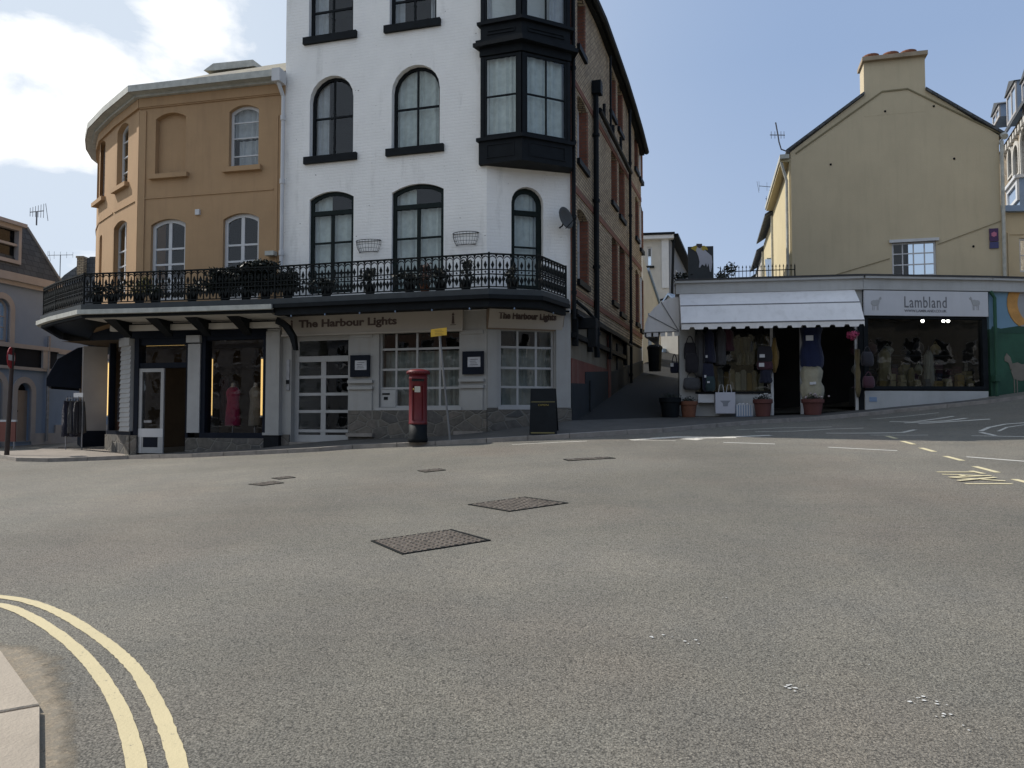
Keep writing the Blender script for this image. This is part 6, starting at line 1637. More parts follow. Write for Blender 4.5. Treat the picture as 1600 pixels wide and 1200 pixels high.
# dark retaining wall and a bin in the alley
q = MB(); s_, z_ = FB.px(1004, 575); 
zb = 1.500 + (s_ - .3) * .16; q.lathe((0, 0, 0), [(.22, 0), (.27, .8), (.29, .82), (.29, .9), (.2, .98), (.0, 1.0)], 12); c = FB.p(s_ - .3, zb, .5); q.v = [v + c for v in q.v]; solo('litter_bin', q, m_black, c, 'black bin against the wall far up the alley', 'bin')
# ================================================================= stone terrace at the right edge
stt = root('stone_terrace', (27, 40, 4), 'tall stone terrace with dormers and cream arched windows at the right edge', 'house')
Fst = Fr(at_depth(1556, 250, 46)[:2], at_depth(1660, 250, 33)[:2])
zt = Fst.px(1590, 192)[1]
bs = [Fst.box(1577, 1583, 232, 275), Fst.box(1585, 1593, 226, 275), Fst.box(1597, 1607, 198, 290), Fst.box(1620, 1630, 190, 290)]
q = MB(); q.wall(Fst, [(0, 3), (Fst.L, 3), (Fst.L, zt), (0, zt)], [loop(*b, 'o') for b in bs], .3); mk('wall', q, stonemat('brown_rubble', [(.20, .15, .10), (.27, .21, .14), (.14, .11, .08)], 2.2, (.3, .26, .2)), stt)
q = MB()
for b in bs: q.ring(Fst, loop(*b, 'o'), loop(b[0] - .2, b[1] + .2, b[2] - .1, b[3] + .22, 'o'), -.1, .08)
mk('dressings', q, m_cream, stt)
q = MB()
for k in range(24): q.bx(Fst, k * .62, k * .62 + .3, zt - .75, zt - .45, 0, .2)
mk('corbel', q, m_cream, stt)
for b in bs: window(stt, Fst, b, 'o', rec=.25, fw=.08, fm=m_wtrim, vb=())
q = MB(); q.prism([Fst.p(-1, zt - .1, .35), Fst.p(Fst.L, zt - .1, .35), Fst.p(Fst.L, zt + .1, .35), Fst.p(-1, zt + .1, .35)], [Fst.p(-1, zt + 4.2, -2.4), Fst.p(Fst.L, zt + 4.2, -2.4), Fst.p(Fst.L, zt + 4.4, -2.4), Fst.p(-1, zt + 4.4, -2.4)]); mk('roof', q, m_slate, stt)
for (u0, u1, v0, v1) in ((1551, 1562, 172, 192), (1573, 1588, 138, 188), (1597, 1620, 110, 180)):
    b = Fst.box(u0, u1, v0, v1, .1); q = MB(); q.bx(Fst, *b[:2], b[2], b[3], -2.2, .05); d_ = mk('dormer', q, m_greyw, stt)
    q = MB(); q.ring(Fst, loop(*b), loop(b[0] + .15, b[1] - .15, b[2] + .15, b[3] - .15), .05, .12); m_ = (b[0] + b[1]) / 2; q.bx(Fst, m_ - .08, m_ + .08, b[2], b[3], .05, .11); mk('frame', q, m_beige, d_); q = MB(); q.poly(Fst, [(b[0] - .12, b[3]), (b[1] + .12, b[3]), (m_, b[3] + .45)], -2.3, .2); mk('dormer_roof', q, m_slate, d_)
b = Fst.box(1576, 1593, 288, 322, .8); q = MB(); q.bx(Fst, b[0], b[1], b[2] - 1, b[3], -.2, .8); bay = mk('bay', q, m_greyw, stt)
q = MB(); q.ring(Fst, loop(*b), loop(b[0] + .2, b[1] - .3, b[2] + .15, b[3] - .2), .8, .9); q.bx(Fst, b[0] - .1, b[1] + .1, b[3], b[3] + .15, -.2, 1.0); mk('frame', q, m_wtrim, bay)
ya = root('yellow_annexe', (Y1[0] + 2, Y1[1] + 1, 4), 'lower yellow annexe with a grey gutter joining the right side of the gable house', 'house')
Fya = Fr((Y1[0] + .05, Y1[1] + .3), (Y1[0] + 5, Y1[1] + .1)); zt = Fya.px(1590, 331)[1]; bw = Fya.box(1593, 1625, 372, 425)
q = MB(); q.wall(Fya, [(0, 3.5), (Fya.L, 3.5), (Fya.L, zt), (0, zt)], [loop(*bw)], .15); mk('wall', q, m_yellow, ya)
q = MB(); q.bx(Fya, -.02, Fya.L, zt - .02, zt + .16, -.5, .2); mk('gutter', q, m_greyw, ya)
q = MB(); q.bx(Fya, .3, Fya.L, zt - .72, zt - .66, 0, .03); q.bx(Fya, .3, .36, 3.5, zt - .72, 0, .03); mk('mouldings', q, m_yellow, ya)
q = MB(); q.face([Fya.p(-.02, zt + .16, .15), Fya.p(Fya.L, zt + .16, .15), Fya.p(Fya.L, zt + 1.0, -3), Fya.p(-.02, zt + .3, -3)]); mk('roof', q, m_black, ya)
window(ya, Fya, bw, rec=.1, fw=.06, vb=(.5,), hb=(.5,), fm=m_wtrim)
rh = root('right_neighbour', (22, 25, 3), 'tall rendered house just outside the right edge, shading the junction', 'house')
q = MB(); q.wbox(17.6, 30, 21.8, 26.4, 1, 11.5); mk('wall', q, m_yellow, rh)
q = MB(); q.prism([(17.4, 21.6, 11.5), (30.2, 21.6, 11.5), (30.2, 24, 13.5)], [(17.4, 26.5, 11.5), (30.2, 26.5, 11.5), (30.2, 24.2, 13.51)]); q.wbox(19, 20.1, 21.74, 21.8, 5, 6.6); q.wbox(22, 23.1, 21.74, 21.8, 5, 6.6); mk('roof', q, m_slate, rh)
# ================================================================= opposite side of the street (behind the camera; lights and mirrors in the shop windows)
for k, (x0, x1, hgt, mm) in enumerate(((-18, -2, 8.5, mat('dull_cream', (.26, .24, .2))), (-1.9, 15, 9.5, mat('dull_yellow', (.24, .21, .14))), (-36, -18.1, 9.2, mat('dull_brick', (.16, .09, .06))), (-58, -36.1, 8.6, mat('dull_grey', (.18, .18, .19))), (15.1, 33, 9.0, mat('dull_white', (.34, .33, .31))), (33.1, 56, 9.6, mat('dull_stone', (.16, .14, .11))))):
    rt = root('opposite_house', ((x0 + x1) / 2, -20, 0), ('cream house front across the street, left of the photographer', 'yellow house front across the street, right of the photographer', 'brick house front across the street, second to the left', 'grey house front across the street, third to the left', 'white house front across the street, second to the right', 'brown stone house front across the street, third to the right')[k], 'house')
    Fo = Fr((x1, -16 - k % 2), (x0, -16 - k % 2)); hs = []
    n = int((x1 - x0) / 2.6)
    for i in range(n):
        for z in (.9, 3.9, 6.2): hs.append((1.0 + i * 2.6, 2.1 + i * 2.6, z, z + 1.7))
    q = MB(); q.wall(Fo, [(0, -1.5), (Fo.L, -1.5), (Fo.L, hgt), (0, hgt)], [loop(*b) for b in hs], .15); q.bx(Fo, 0, Fo.L, hgt - .2, hgt, 0, .2); mk('wall', q, mm, rt)
    q = MB(); 
    for b in hs: q.bx(Fo, b[0] - .1, b[1] + .1, b[2] - .12, b[2], 0, .1); q.ring(Fo, loop(*b), loop(b[0] + .08, b[1] - .08, b[2] + .08, b[3] - .08), -.12, -.06); q.bx(Fo, b[0], b[1], (b[2] + b[3]) / 2 - .03, (b[2] + b[3]) / 2 + .03, -.11, -.07)
    mk('window_frames', q, m_wtrim, rt)
    q = MB(); q.bx(Fo, .1, Fo.L - .1, -1, hgt - .3, -.6, -.3); mk('rooms', q, m_dark, rt)
    q = MB(); q.prism([Fo.p(0, hgt, .2), Fo.p(Fo.L, hgt, .2), Fo.p(Fo.L, hgt + .1, .2), Fo.p(0, hgt + .1, .2)], [Fo.p(0, hgt + 2.2, -3), Fo.p(Fo.L, hgt + 2.2, -3), Fo.p(Fo.L, hgt + 2.3, -3), Fo.p(0, hgt + 2.3, -3)]); mk('roof', q, m_slate, rt)
# ================================================================= things
from mathutils.bvhtree import BVHTree
vv, ff = [], []
for o in bpy.data.objects:
    if o.type == 'MESH' and o.name.split('.')[0] in ('pavement', 'road', 'path', 'kerb'):
        i = len(vv); vv += [o.location + v.co for v in o.data.vertices]; ff += [[i + k for k in p.vertices] for p in o.data.polygons]
BVH = BVHTree.FromPolygons(vv, ff)
def hit(u, v): r = BVH.ray_cast(EYE, rdir(u, v)); return r[0]
def drop(x, y): r = BVH.ray_cast(Vector((x, y, 12)), Vector((0, 0, -1))); return r[0]
def near(u, F, d, v=640):
    """point on the footway in front of frame F at pixel column u, d metres out"""
    s_ = F.px(u, v, d)[0]; p = F.p(s_, 0, d); return drop(p.x, p.y)
# pillar box
c = hit(653, 691)
print('postbox', c)
H = (691 - 577) / FPX * c.y; rr = 14.2 / FPX * c.y
pb = root('pillar_box', c, 'red cylindrical pillar box with a black base standing before the small-paned window', 'pillar box')
q = MB(); q.lathe(c, [(rr * 1.08, 0), (rr * 1.08, H * .05), (rr, H * .08), (rr, H * .245)], 32); mk('base', q, m_black, pb, True)
q = MB(); q.lathe(c, [(rr, H * .245), (rr * 1.03, H * .25), (rr * 1.03, H * .27), (rr, H * .28), (rr, H * .86), (rr * 1.04, H * .865), (rr * 1.04, H * .88), (rr * .99, H * .885), (rr * .99, H * .92)], 32); bo = mk('body', q, m_postred, pb, True)
q = MB(); q.lathe(c, [(rr * .98, H * .915), (rr * 1.1, H * .93), (rr * 1.27, H * .945), (rr * 1.29, H * .965), (rr * 1.2, H * .975), (rr * .9, H * .99), (rr * .5, H * 1.0), (0.01, H * 1.003)], 32)
for k in range(28):
    a = 2 * math.pi * k / 28; q.tube([c + Vector((math.cos(a) * rr * 1.24, math.sin(a) * rr * 1.24, H * .93)), c + Vector((math.cos(a) * rr * 1.27, math.sin(a) * rr * 1.27, H * .95))], .012, 4)
mk('cap', q, m_postred, pb, True)
fn = Vector((-c.x - .5, -c.y, 0)).normalized(); ft = Vector((-fn.y, fn.x, 0)) * -1
Fp_ = Fr((c.x - 1 * -fn.y * 0, c.y), (c.x + .001, c.y)); Fp_.o = Vector((c.x, c.y, 0)); Fp_.n = fn; Fp_.t = Vector((-fn.y, fn.x, 0))
q = MB(); q.bx(Fp_, -.13, .13, c.z + H * .83, c.z + H * .86, rr - .03, rr + .012); mk('slot', q, m_dark, bo)
q = MB(); q.bx(Fp_, -.13, .13, c.z + H * .865, c.z + H * .88, rr - .03, rr + .035); q.ring(Fp_, loop(-.12, .12, c.z + H * .3, c.z + H * .78), loop(-.11, .11, c.z + H * .3 + .01, c.z + H * .78 - .01), rr - .06, rr + .004); mk('door', q, m_postred, bo)
q = MB(); q.bx(Fp_, -.07, .05, c.z + H * .68, c.z + H * .76, rr - .02, rr + .012); mk('collection_plate', q, mat('plate_white', (.5, .48, .4), .4), bo)
q = MB(); q.blob(Fp_.p(-.09, c.z + H * .72, rr), .02, .02, .025, 8, 6); mk('lock', q, mat('brass', (.5, .35, .1), .35, .1, metal=1), bo)
# chalkboard
c = hit(849, 679.5); ab = root('chalkboard', c, 'black folding chalkboard with a yellow line of writing on the footway by the corner', 'pavement sign')
d_ = c.y; w = 43 / FPX * d_; h = 73 / FPX * d_ ; Fb = Fr((c.x - w / 2, c.y + .05), (c.x + w / 2, c.y - .02))
def lean(z): return -.02 - .22 * z / h
for sgn in (1, -1):
    q = MB()
    def LP(s_, z, o): 
        dd = (.0 - .18 * z / h) if sgn > 0 else (-.62 + .26 * z / h)
        return Fb.p(s_, c.z + z, dd + o)
    wt = .04
    q.prism([LP(0, 0, 0), LP(w, 0, 0), LP(w - wt, h, 0), LP(wt * .2, h, 0)], [LP(0, 0, .03), LP(w, 0, .03), LP(w - wt, h, .03), LP(wt * .2, h, .03)])
    po = mk('panel', q, m_black, ab)
    if sgn > 0:
        q = MB()
        for z0_, z1_ in ((.03, .055), (h * .70, h * .715)): q.prism([LP(.03, z0_, .031), LP(w - .05, z0_, .031), LP(w - .05, z1_, .031), LP(.03, z1_, .031)], [LP(.03, z0_, .036), LP(w - .05, z0_, .036), LP(w - .05, z1_, .036), LP(.03, z1_, .036)])
        mk('chalk_line', q, mat('chalk_yellow', (.16, .14, .06), .8), po)
        Ft_ = Fr((Fb.o.x, Fb.o.y), (Fb.o.x + Fb.t.x, Fb.o.y + Fb.t.y))
        text_mb(Ft_, w * .3, w * .68, c.z + h * .62, c.z + h * .66, "OPEN", -.075, mat('chalk_gold', (.25, .20, .06), .8), po)
# yellow notice on a slim post by the window
c = hit(703, 688) or near(703, FWt, .9); Fy = Fr((c.x - .3, c.y), (c.x + .3, c.y - .05))
py = root('sign_post', c, 'slim grey post with a small yellow notice in front of the small-paned window', 'sign post')
top = at_depth(686, 514, c.y); q = MB(); q.tube([c, c.lerp(top, .5) + Vector((.0, 0, 0)), top], .022, 8); mk('post', q, mat('post_grey', (.17, .17, .17), .6), py)
sz = 12.5 / FPX * c.y; Fy2 = Fr((top.x - sz, top.y - .04), (top.x + sz, top.y - .05)); zc_ = at_depth(684, 519.5, c.y).z
q = MB(); q.poly(Fy2, [(0, zc_ - .1), (2 * sz, zc_ - .06), (2 * sz, zc_ + .10), (0, zc_ + .06)], .0, .012); nt_ = mk('notice', q, mat('notice_yellow', (.62, .38, .04), .5, .05), py)
q = MB()
for k in range(4): q.bx(Fy2, sz * .5, sz * (1.6 - .2 * (k % 2)), zc_ - .06 + k * .033, zc_ - .052 + k * .033, .012, .014)
mk('print', q, mat('print_brown', (.2, .12, .04), .6), nt_)
# satellite dish
s_, z_ = FC.px(873, 348); sdh = root('satellite_dish', FC.p(s_, z_, 0), 'dark grey satellite dish on the white wall beside the brick corner', 'satellite dish')
q = MB(); cen = FC.p(s_ + .02, z_ + .02, .30); ax = (FC.n * .55 + Vector((.75, -.35, .30))).normalized(); X = ax.cross(Vector((0, 0, 1))).normalized(); Y = ax.cross(X)
rings = []
for r_, dpt in ((0.01, 0), (.09, .006), (.17, .022), (.24, .045), (.245, .05), (.24, .055), (.17, .032), (.09, .016), (.01, .01)):
    i = len(q.v)
    for k in range(20): a = 2 * math.pi * k / 20; q.v.append(cen + X * math.cos(a) * r_ * 1.0 + Y * math.sin(a) * r_ * 1.12 + ax * (dpt * 1.4))
    rings.append(i)
for a, b in zip(rings, rings[1:]):
    for k in range(20): q.f.append([a + k, a + (k + 1) % 20, b + (k + 1) % 20, b + k])
mk('dish', q, mat('dish_grey', (.045, .043, .038), .6, .1), sdh, True)
q = MB(); q.tube([FC.p(s_ + .02, z_ - .12, 0), FC.p(s_ + .02, z_ - .12, .2), cen], .018, 6); q.tube([cen - Y * -.24, cen + ax * .32 + Y * .12], .01, 5); q.blob(cen + ax * .32 + Y * .12, .035, .035, .05, 8, 6); mk('arm', q, m_black, sdh)
# wire baskets
for (u0, u1, v0, v1), lab in (((558, 596, 377, 395), 'empty black wire basket on the white wall between the two tall glazed doors'), ((708.5, 748.5, 365, 384), 'empty black wire basket on the white wall right of the right glazed door')):
    b = FWt.box(u0, u1, v0, v1); s0, s1, z0, z1 = b; rt = root('wire_basket', FWt.p(s0, z0, 0), lab, 'wire basket', 'wire wall baskets')
    q = MB(); sm_ = (s0 + s1) / 2; hw = (s1 - s0) / 2
    def ar(f, n=12):   # horizontal hoop at height fraction f
        k = 1 - .28 * (1 - f) ** 2; return [FWt.p(sm_ - math.cos(math.pi * j / n) * hw * k, z0 + (z1 - z0) * f, .02 + math.sin(math.pi * j / n) * .2 * k) for j in range(n + 1)]
    hoops = [ar(f) for f in (0, .3, .62, 1)]
    for hp, r_ in zip(hoops, (.006, .005, .005, .009)): q.tube(hp, r_, 4)
    for j in range(0, 13, 1): q.tube([hp[j] for hp in hoops] , .004, 4)
    for f in (0, .5, 1): pass
    q.tube([FWt.p(s0, z1, .015), FWt.p(s1, z1, .015)], .008, 4); q.tube([FWt.p(s0 + .06, z0 + .03, .015), FWt.p(s1 - .06, z0 + .03, .015)], .006, 4)
    mk('wire', q, m_black, rt)
# aerials
m_aer = mat('aerial_metal', (.10, .10, .11), .5, .2, metal=.6)
def aerial(u, v, y, hpx, lab, els=5, blen=.5, ang=.4, up=True, mx=None, crank=False):
    b = at_depth(u, v, y); k = y / FPX; rt = root('aerial', b, lab, 'aerial'); q = MB()
    t = b + Vector((0, 0, hpx * k))
    if crank:
        m_ = b.lerp(t, .58) + Vector((-.38, 0, 0)); q.tube([b, b + Vector((-.28, 0, .10)), b + Vector((-.35, 0, .35)), m_, t + Vector((-.45, 0, 0))], .022, 6); t = m_
        mk('mast', q, m_aer, rt); q = MB(); q.tube([t - Vector((.26, 0, 0)), t + Vector((.26, .1, .03))], .016, 5)
        for s_ in (-.22, -.1, .1, .2): q.tube([t + Vector((s_, 0, -.12)), t + Vector((s_, 0, .12))], .009, 4)
        mk('array', q, m_aer, rt); return
    else: q.tube([b, t], .025, 6)
    dr = Vector((math.cos(ang), math.sin(ang), .08)); mk('mast', q, m_aer, rt); q = MB()
    q.tube([t - dr * blen, t + dr * blen], .018, 5); side = Vector((-dr.y, dr.x, 0)) if not up else Vector((0, 0, 1))
    for j in range(els): p = t + dr * blen * (2 * j / (els - 1) - 1); L = .26 - .02 * j; q.tube([p - side * L, p + side * L], .009, 4)
    if up: 
        for s_ in (-1, 1): q.tube([t - dr * blen + Vector((0, .2, .0)), t - dr * blen + Vector((-.05 * s_, .2, .32 * s_))], .01, 4)
    mk('array', q, m_aer, rt)
aerial(57, 352, 29, 22, 'aerial on the ridge of the grey mansard roof', 6, .45, 2.6)
aerial(93.5, 436, 50, 38, 'faint far aerial between the grey house and the ochre house', 5, .7, .3)
aerial(1234, 238, 25.9, 48, 'aerial on a cranked mast at the left eaves of the yellow gable house', 4, .3, 1.2, True, crank=True)
aerial(1206, 398, 44, 108, 'tall thin aerial mast behind the terrace houses', 4, .9, .5)
aerial(1219, 330, 35, 34, 'short aerial halfway down the terrace eaves', 4, .3, 1.4, crank=True)
# planters outside the white shop
def planter(u, d, wtop, hpx, lab, m_, fl=None, seed=1):
    c = near(u, FL, d); y = c.y; r = wtop / 2 / FPX * y; h = hpx / FPX * y
    rt = root('planter', c, lab, 'plant pot', 'plant pots outside the white shop')
    q = MB(); q.lathe(c, [(r * .74, 0), (r * .92, h * .74), (r * 1.03, h * .76), (r * 1.05, h * .98), (r * .92, h), (r * .86, h * .86), (.02, h * .85)], 24); mk('pot', q, m_, rt, False)
    rnd = random.Random(seed); q = MB()
    for _ in range(160):
        p = c + Vector((rnd.gauss(0, r * .4), rnd.gauss(0, r * .4), h + abs(rnd.gauss(.0, .05)))); a = Vector((rnd.gauss(0, 1), rnd.gauss(0, 1), rnd.gauss(0, 1))).normalized(); b = a.orthogonal().normalized(); s_ = .03; q.face([p - a * s_, p + b * s_ * .5, p + a * s_, p - b * s_ * .5])
    lv = mk('leaves', q, m_leafd, rt)
    if fl:
        q = MB()
        for _ in range(16): q.blob(c + Vector((rnd.gauss(0, r * .42), rnd.gauss(0, r * .42), h + .03 + abs(rnd.gauss(0, .05)))), .03, .03, .022, 6, 4, .2)
        mk('flowers', q, fl, rt)
m_wfl = mat('white_petals', (.5, .5, .5), .8); m_ppl = mat('pink_white_petals', (.5, .42, .42), .8)
planter(1076, .45, 27, 25, 'terracotta pot at the left corner of the white shop, next to the dark tub', m_terra, None, 1)
planter(1192, .5, 29, 27, 'terracotta pot with white flowers between the door post and the white box', mat('dark_terracotta', (.12, .045, .038), .85, .2), m_wfl, 2)
planter(1270, .55, 33, 25, 'wide terracotta pot with pale flowers standing below the sheepskin', bpy.data.materials['dark_terracotta'], m_ppl, 3)
planter(1047, .6, 33, 31, 'dark tub at the alley corner, leftmost of the pots', m_black, None, 4)
# ---------------------------------------------------------------- goods hung out in front of the white shop
m_bagk = clothmat('black_canvas', (.02, .018, .024)); m_bagg = clothmat('grey_tweed', (.07, .07, .075)); m_blue = clothmat('royal_blue_towel', (.005, .011, .05)); m_skin = clothmat('sheepskin', (.36, .33, .24))
m_tag = mat('white_label', (.55, .55, .56), .6, .02); m_mus = clothmat('mustard_cloth', (.22, .14, .04)); m_nvy = clothmat('navy_cloth', (.012, .014, .035)); m_plum = clothmat('plum_cloth', (.06, .018, .03)); m_lin = clothmat('striped_linen', (.36, .34, .28), .9, ((.14, .13, .11), 9)); m_tan = clothmat('tan_cloth', (.24, .19, .10))
BG = 'bags and clothes hung outside the white shop'
def bag(F, u0, u1, v0, v1, d, m_, lab, handle=True, tagp=None, nm='handbag', cat='bag', strap=.3, grp=BG, fringe=False):
    s0, s1, z0, z1 = F.box(u0, u1, v0, v1, d); zt_ = z0 + (z1 - z0) * (1 - strap) if handle else z1
    rt = root(nm, F.p((s0 + s1) / 2, z0, d), lab, cat, grp); w = (s1 - s0) / 2; hh = (zt_ - z0)
    q = MB(); cx_ = (s0 + s1) / 2; n = 14; rnd = random.Random(int(u0))
    rg = []
    for f, kx, ky in ((0, .7, .5), (.06, .92, .9), (.3, 1.0, 1.0), (.65, .97, .85), (.92, .86, .5), (1.0, .74, .25)):
        i = len(q.v)
        for k in range(n):
            a = 2 * math.pi * k / n; ca_, sa_ = math.cos(a), math.sin(a); sg = lambda x: math.copysign(abs(x) ** .55, x)
            q.v.append(F.p(cx_ + sg(ca_) * w * kx * rnd.uniform(.96, 1.04), z0 + hh * f, d + sg(sa_) * min(.11, w * .5) * ky))
        rg.append(i)
    for a, b in zip(rg, rg[1:]):
        for k in range(n): q.f.append([a + k, a + (k + 1) % n, b + (k + 1) % n, b + k])
    q.f.append([rg[0] + k for k in range(n)]); q.f.append([rg[-1] + k for k in range(n)])
    mk('body', q, m_, rt, True)
    if handle:
        q = MB(); q.tube([F.p(cx_ - w * .55 + 1.1 * w * j / 10, zt_ - .02 + (z1 - zt_) * math.sin(math.pi * j / 10) ** .7, d) for j in range(11)], .014, 5); mk('handle', q, m_, rt)
    if tagp:
        q = MB()
        for (tu, tv, tw_, th_) in tagp: a, z = F.px(tu, tv, d + .13); k = d * 0 + 21 / FPX; q.bx(F, a - tw_ * k / 2, a + tw_ * k / 2, z - th_ * k / 2, z + th_ * k / 2, d + .12, d + .128)
        mk('label', q, m_tag, rt)
    return rt
def garment(F, u0, u1, v0, v1, d, m_, lab, nm='garment', cat='clothes', grp=BG, taper=(.3, .85, .9, .82, .86, .92, 1.0, .97), tagp=None, fold=.035):
    s0, s1, z0, z1 = F.box(u0, u1, v0, v1, d); rt = root(nm, F.p((s0 + s1) / 2, z0, d), lab, cat, grp); q = MB(); cx_ = (s0 + s1) / 2; w = (s1 - s0) / 2; n = 22; rg = []
    rnd = random.Random(int(u0 * 3)); ph = rnd.random() * 6
    for i_, kx in enumerate(taper):
        i = len(q.v); f = 1 - i_ / (len(taper) - 1)
        for k in range(n):
            a = 2 * math.pi * k / n; rp_ = 1 + fold / w * math.sin(k * 2.4 + ph + i_ * .4)
            q.v.append(F.p(cx_ + math.cos(a) * w * kx * rp_ * rnd.uniform(.97, 1.03), z0 + (z1 - z0) * f + rnd.uniform(-.02, .02), d + math.sin(a) * (.05 + .05 * kx) * rp_))
        rg.append(i)
    for a, b in zip(rg, rg[1:]):
        for k in range(n): q.f.append([a + k, a + (k + 1) % n, b + (k + 1) % n, b + k])
    q.f.append([rg[0] + k for k in range(n)]); q.f.append([rg[-1] + k for k in range(n)])
    mk('cloth', q, m_, rt, True)
    q = MB(); q.tube([F.p(cx_ - w * .5, z1 - .03, d), F.p(cx_, z1 + .05, d), F.p(cx_ + w * .5, z1 - .03, d)], .01, 5); q.tube([F.p(cx_, z1 + .05, d), F.p(cx_, z1 + .14, d)], .007, 5); mk('hanger', q, m_aer, rt)
    if tagp:
        q = MB()
        for (tu, tv, tw_, th_) in tagp: a, z = F.px(tu, tv, d + .13); k = 21 / FPX; q.bx(F, a - tw_ * k / 2, a + tw_ * k / 2, z - th_ * k / 2, z + th_ * k / 2, d + .12, d + .128)
        mk('label', q, m_tag, rt)
    return rt
bag(FL, 1068, 1088, 524, 562, .15, m_bagk, 'black handbag with a tall handle, upper left on the white pier')
bag(FL, 1070, 1092, 552, 582, .22, m_bagk, 'round black bag hanging under the tall-handled one', False)
bag(FL, 1067, 1095, 580, 609, .18, m_bagg, 'dark grey tweed handbag, lowest bag on the left pier', strap=.35)
garment(FL, 1087, 1102, 515, 588, .2, m_bagg, 'long dark grey garment hanging at the left end of the rail')
garment(FL, 1100, 1117, 516, 566, .28, m_nvy, 'dark navy garment hanging beside the grey one', tagp=[(1104, 557, 3, 4)])
garment(FL, 1118, 1134, 514, 570, .1, m_bagg, 'dark tweed jacket with long hem left of the linen cloths')
garment(FL, 1126, 1146, 514, 548, .0, m_plum, 'plum jacket high in the left window')
bag(FL, 1097, 1116, 560, 612, .3, m_nvy, 'dark teal rucksack under the navy garment', strap=.15, tagp=[(1102, 588, 3, 4)])
bag(FL, 1102, 1118, 588, 611, .36, mat('dull_teal', (.03, .05, .055), .9, .3), 'small dull teal bag under the rucksack', False, [(1107, 597, 4, 3)])
for k in range(9):
    u = 1146 + k * 6.2; garment(FL, u - 3.2, u + 3.2, 530 - k * .9, 553 + k * .5, -.45, (m_lin, m_lin, m_tan)[k % 3], f'pale striped linen cloth in the window, number {k+1} from the left of the upper row', 'linen_cloth', 'cloth', 'linen cloths in the left shop window', (.8, .95, 1, 1, 1))
for k in range(6):
    u = 1155 + k * 6.6; garment(FL, u - 3.4, u + 3.4, 552 - k * 1.2, 570, -.4, (m_lin, m_tan, m_lin)[k % 3], f'folded pale cloth in the window, number {k+1} from the left of the middle row', 'linen_cloth', 'cloth', 'linen cloths in the left shop window', (.9, 1, 1, 1))
for k in range(8):
    u = 1126 + k * 9; b = FL.box(u - 4, u + 4, 578 + (k * 5) % 9, 610, -.35); q = MB(); q.bx(FL, b[0], b[1], b[2], b[3], -.5, -.32)
    q.bx(FL, b[0] + .02, b[1] - .02, b[3], b[3] + .04, -.46, -.36)
    solo('gift_box', q, (m_lin, m_mus, m_tan, m_skin)[k % 4], FL.p(b[0], b[2], -.4), 'small pale packet standing low in the left window, ' + ('1st', '2nd', '3rd', '4th', '5th', '6th', '7th', '8th')[k] + ' from the left', 'packet', 'packets low in the left window')
bag(FL, 1183, 1207, 541, 566, .2, m_bagk, 'black hat with a white price card hung on the door post', False, [(1191, 556, 8, 5)], 'hat', 'hat')
bag(FL, 1182, 1208, 563, 578, .2, m_plum, 'plum hat hung under the black one', False, [(1190, 570, 8, 6)], 'hat', 'hat')
garment(FL, 1187, 1206, 575, 598, .18, m_nvy, 'navy garment under the hats on the door post')
garment(FL, 1204, 1216, 528, 582, .12, m_mus, 'mustard scarf hanging beside the door post', taper=(.3, .5, .9, 1, .8, .3))
garment(FL, 1251, 1285, 512, 582, .3, m_blue, 'royal blue towelling robe hung over the door divider', taper=(1.0, .85, .8, .95, 1, 1.0, .6), tagp=[(1265, 528, 11, 8)])
garment(FL, 1251, 1286, 573, 627, .36, m_skin, 'cream sheepskin hanging under the blue robe', nm='sheepskin', cat='sheepskin', taper=(.7, .95, .92, .8, .95, 1, .9, .75), tagp=[(1268, 599, 5, 4), (1273, 598.5, 4, 4)], fold=.035)
garment(FL, 1336, 1344, 546, 620, .1, m_tan, 'brown slippers and tassels hung on the right door post', taper=(.6, .8, .5, .9, .6, .8, .3))
bag(FR_, 1346, 1364, 540, 572, .3, m_bagk, 'black shoulder bag at the left end of the right window', True)
bag(FR_, 1348, 1366, 580, 606, .3, m_plum, 'brown plum handbag under the black shoulder bag', True)
bag(FS, 1046, 1062, 553, 583, .25, m_nvy, 'small navy bag with a pale label hung on the alley side of the white shop') if False else None
sq_ = FS.L - .35; Fq2 = Fr((FS.p(sq_, 0, .55)[0], FS.p(sq_, 0, .55)[1]), (FS.p(sq_, 0, .0)[0], FS.p(sq_, 0, .0)[1]))
b_ = Fq2.box(1046, 1062, 557, 583)
bag(Fq2, 1047, 1061, 553, 583, .0, m_nvy, 'small navy bag with a pale label hung on the alley side of the white shop', True, [(1050, 570, 5, 6)], strap=.45)
# white printed carrier bag and crates at the foot of the window
def cart(u0, u1, v0, v1, d, m_, lab, nm, cat, deco=None, dep=.2):
    b = FL.box(u0, u1, v0, v1, d); rt = root(nm, FL.p(b[0], b[2], d), lab, cat); q = MB(); q.bx(FL, b[0], b[1], b[2], b[3], d - dep, d); mk('body', q, m_, rt)
    if deco: deco(b, rt, d)
    return rt
def dec_bag(b, rt, d):
    q = MB(); cx_ = (b[0] + b[1]) / 2; z = b[2] + (b[3] - b[2]) * .5
    q.poly(FL, [(cx_ - .14, z + .06), (cx_ + .14, z + .06), (cx_ + .07, z - .01), (cx_ + .06, z - .09), (cx_ - .06, z - .09), (cx_ - .07, z - .01)], d, d + .005); mk('printed_mark', q, mat('grey_print', (.25, .26, .29), .8), rt)
    q = MB()
    for s_ in (-.1, .1): q.tube([FL.p(cx_ + s_ - .07, b[3], d - .05), FL.p(cx_ + s_ - .04, b[3] + .2, d - .05), FL.p(cx_ + s_ + .04, b[3] + .2, d - .05), FL.p(cx_ + s_ + .07, b[3], d - .05)], .01, 4)
    mk('handle', q, m_tag, rt)
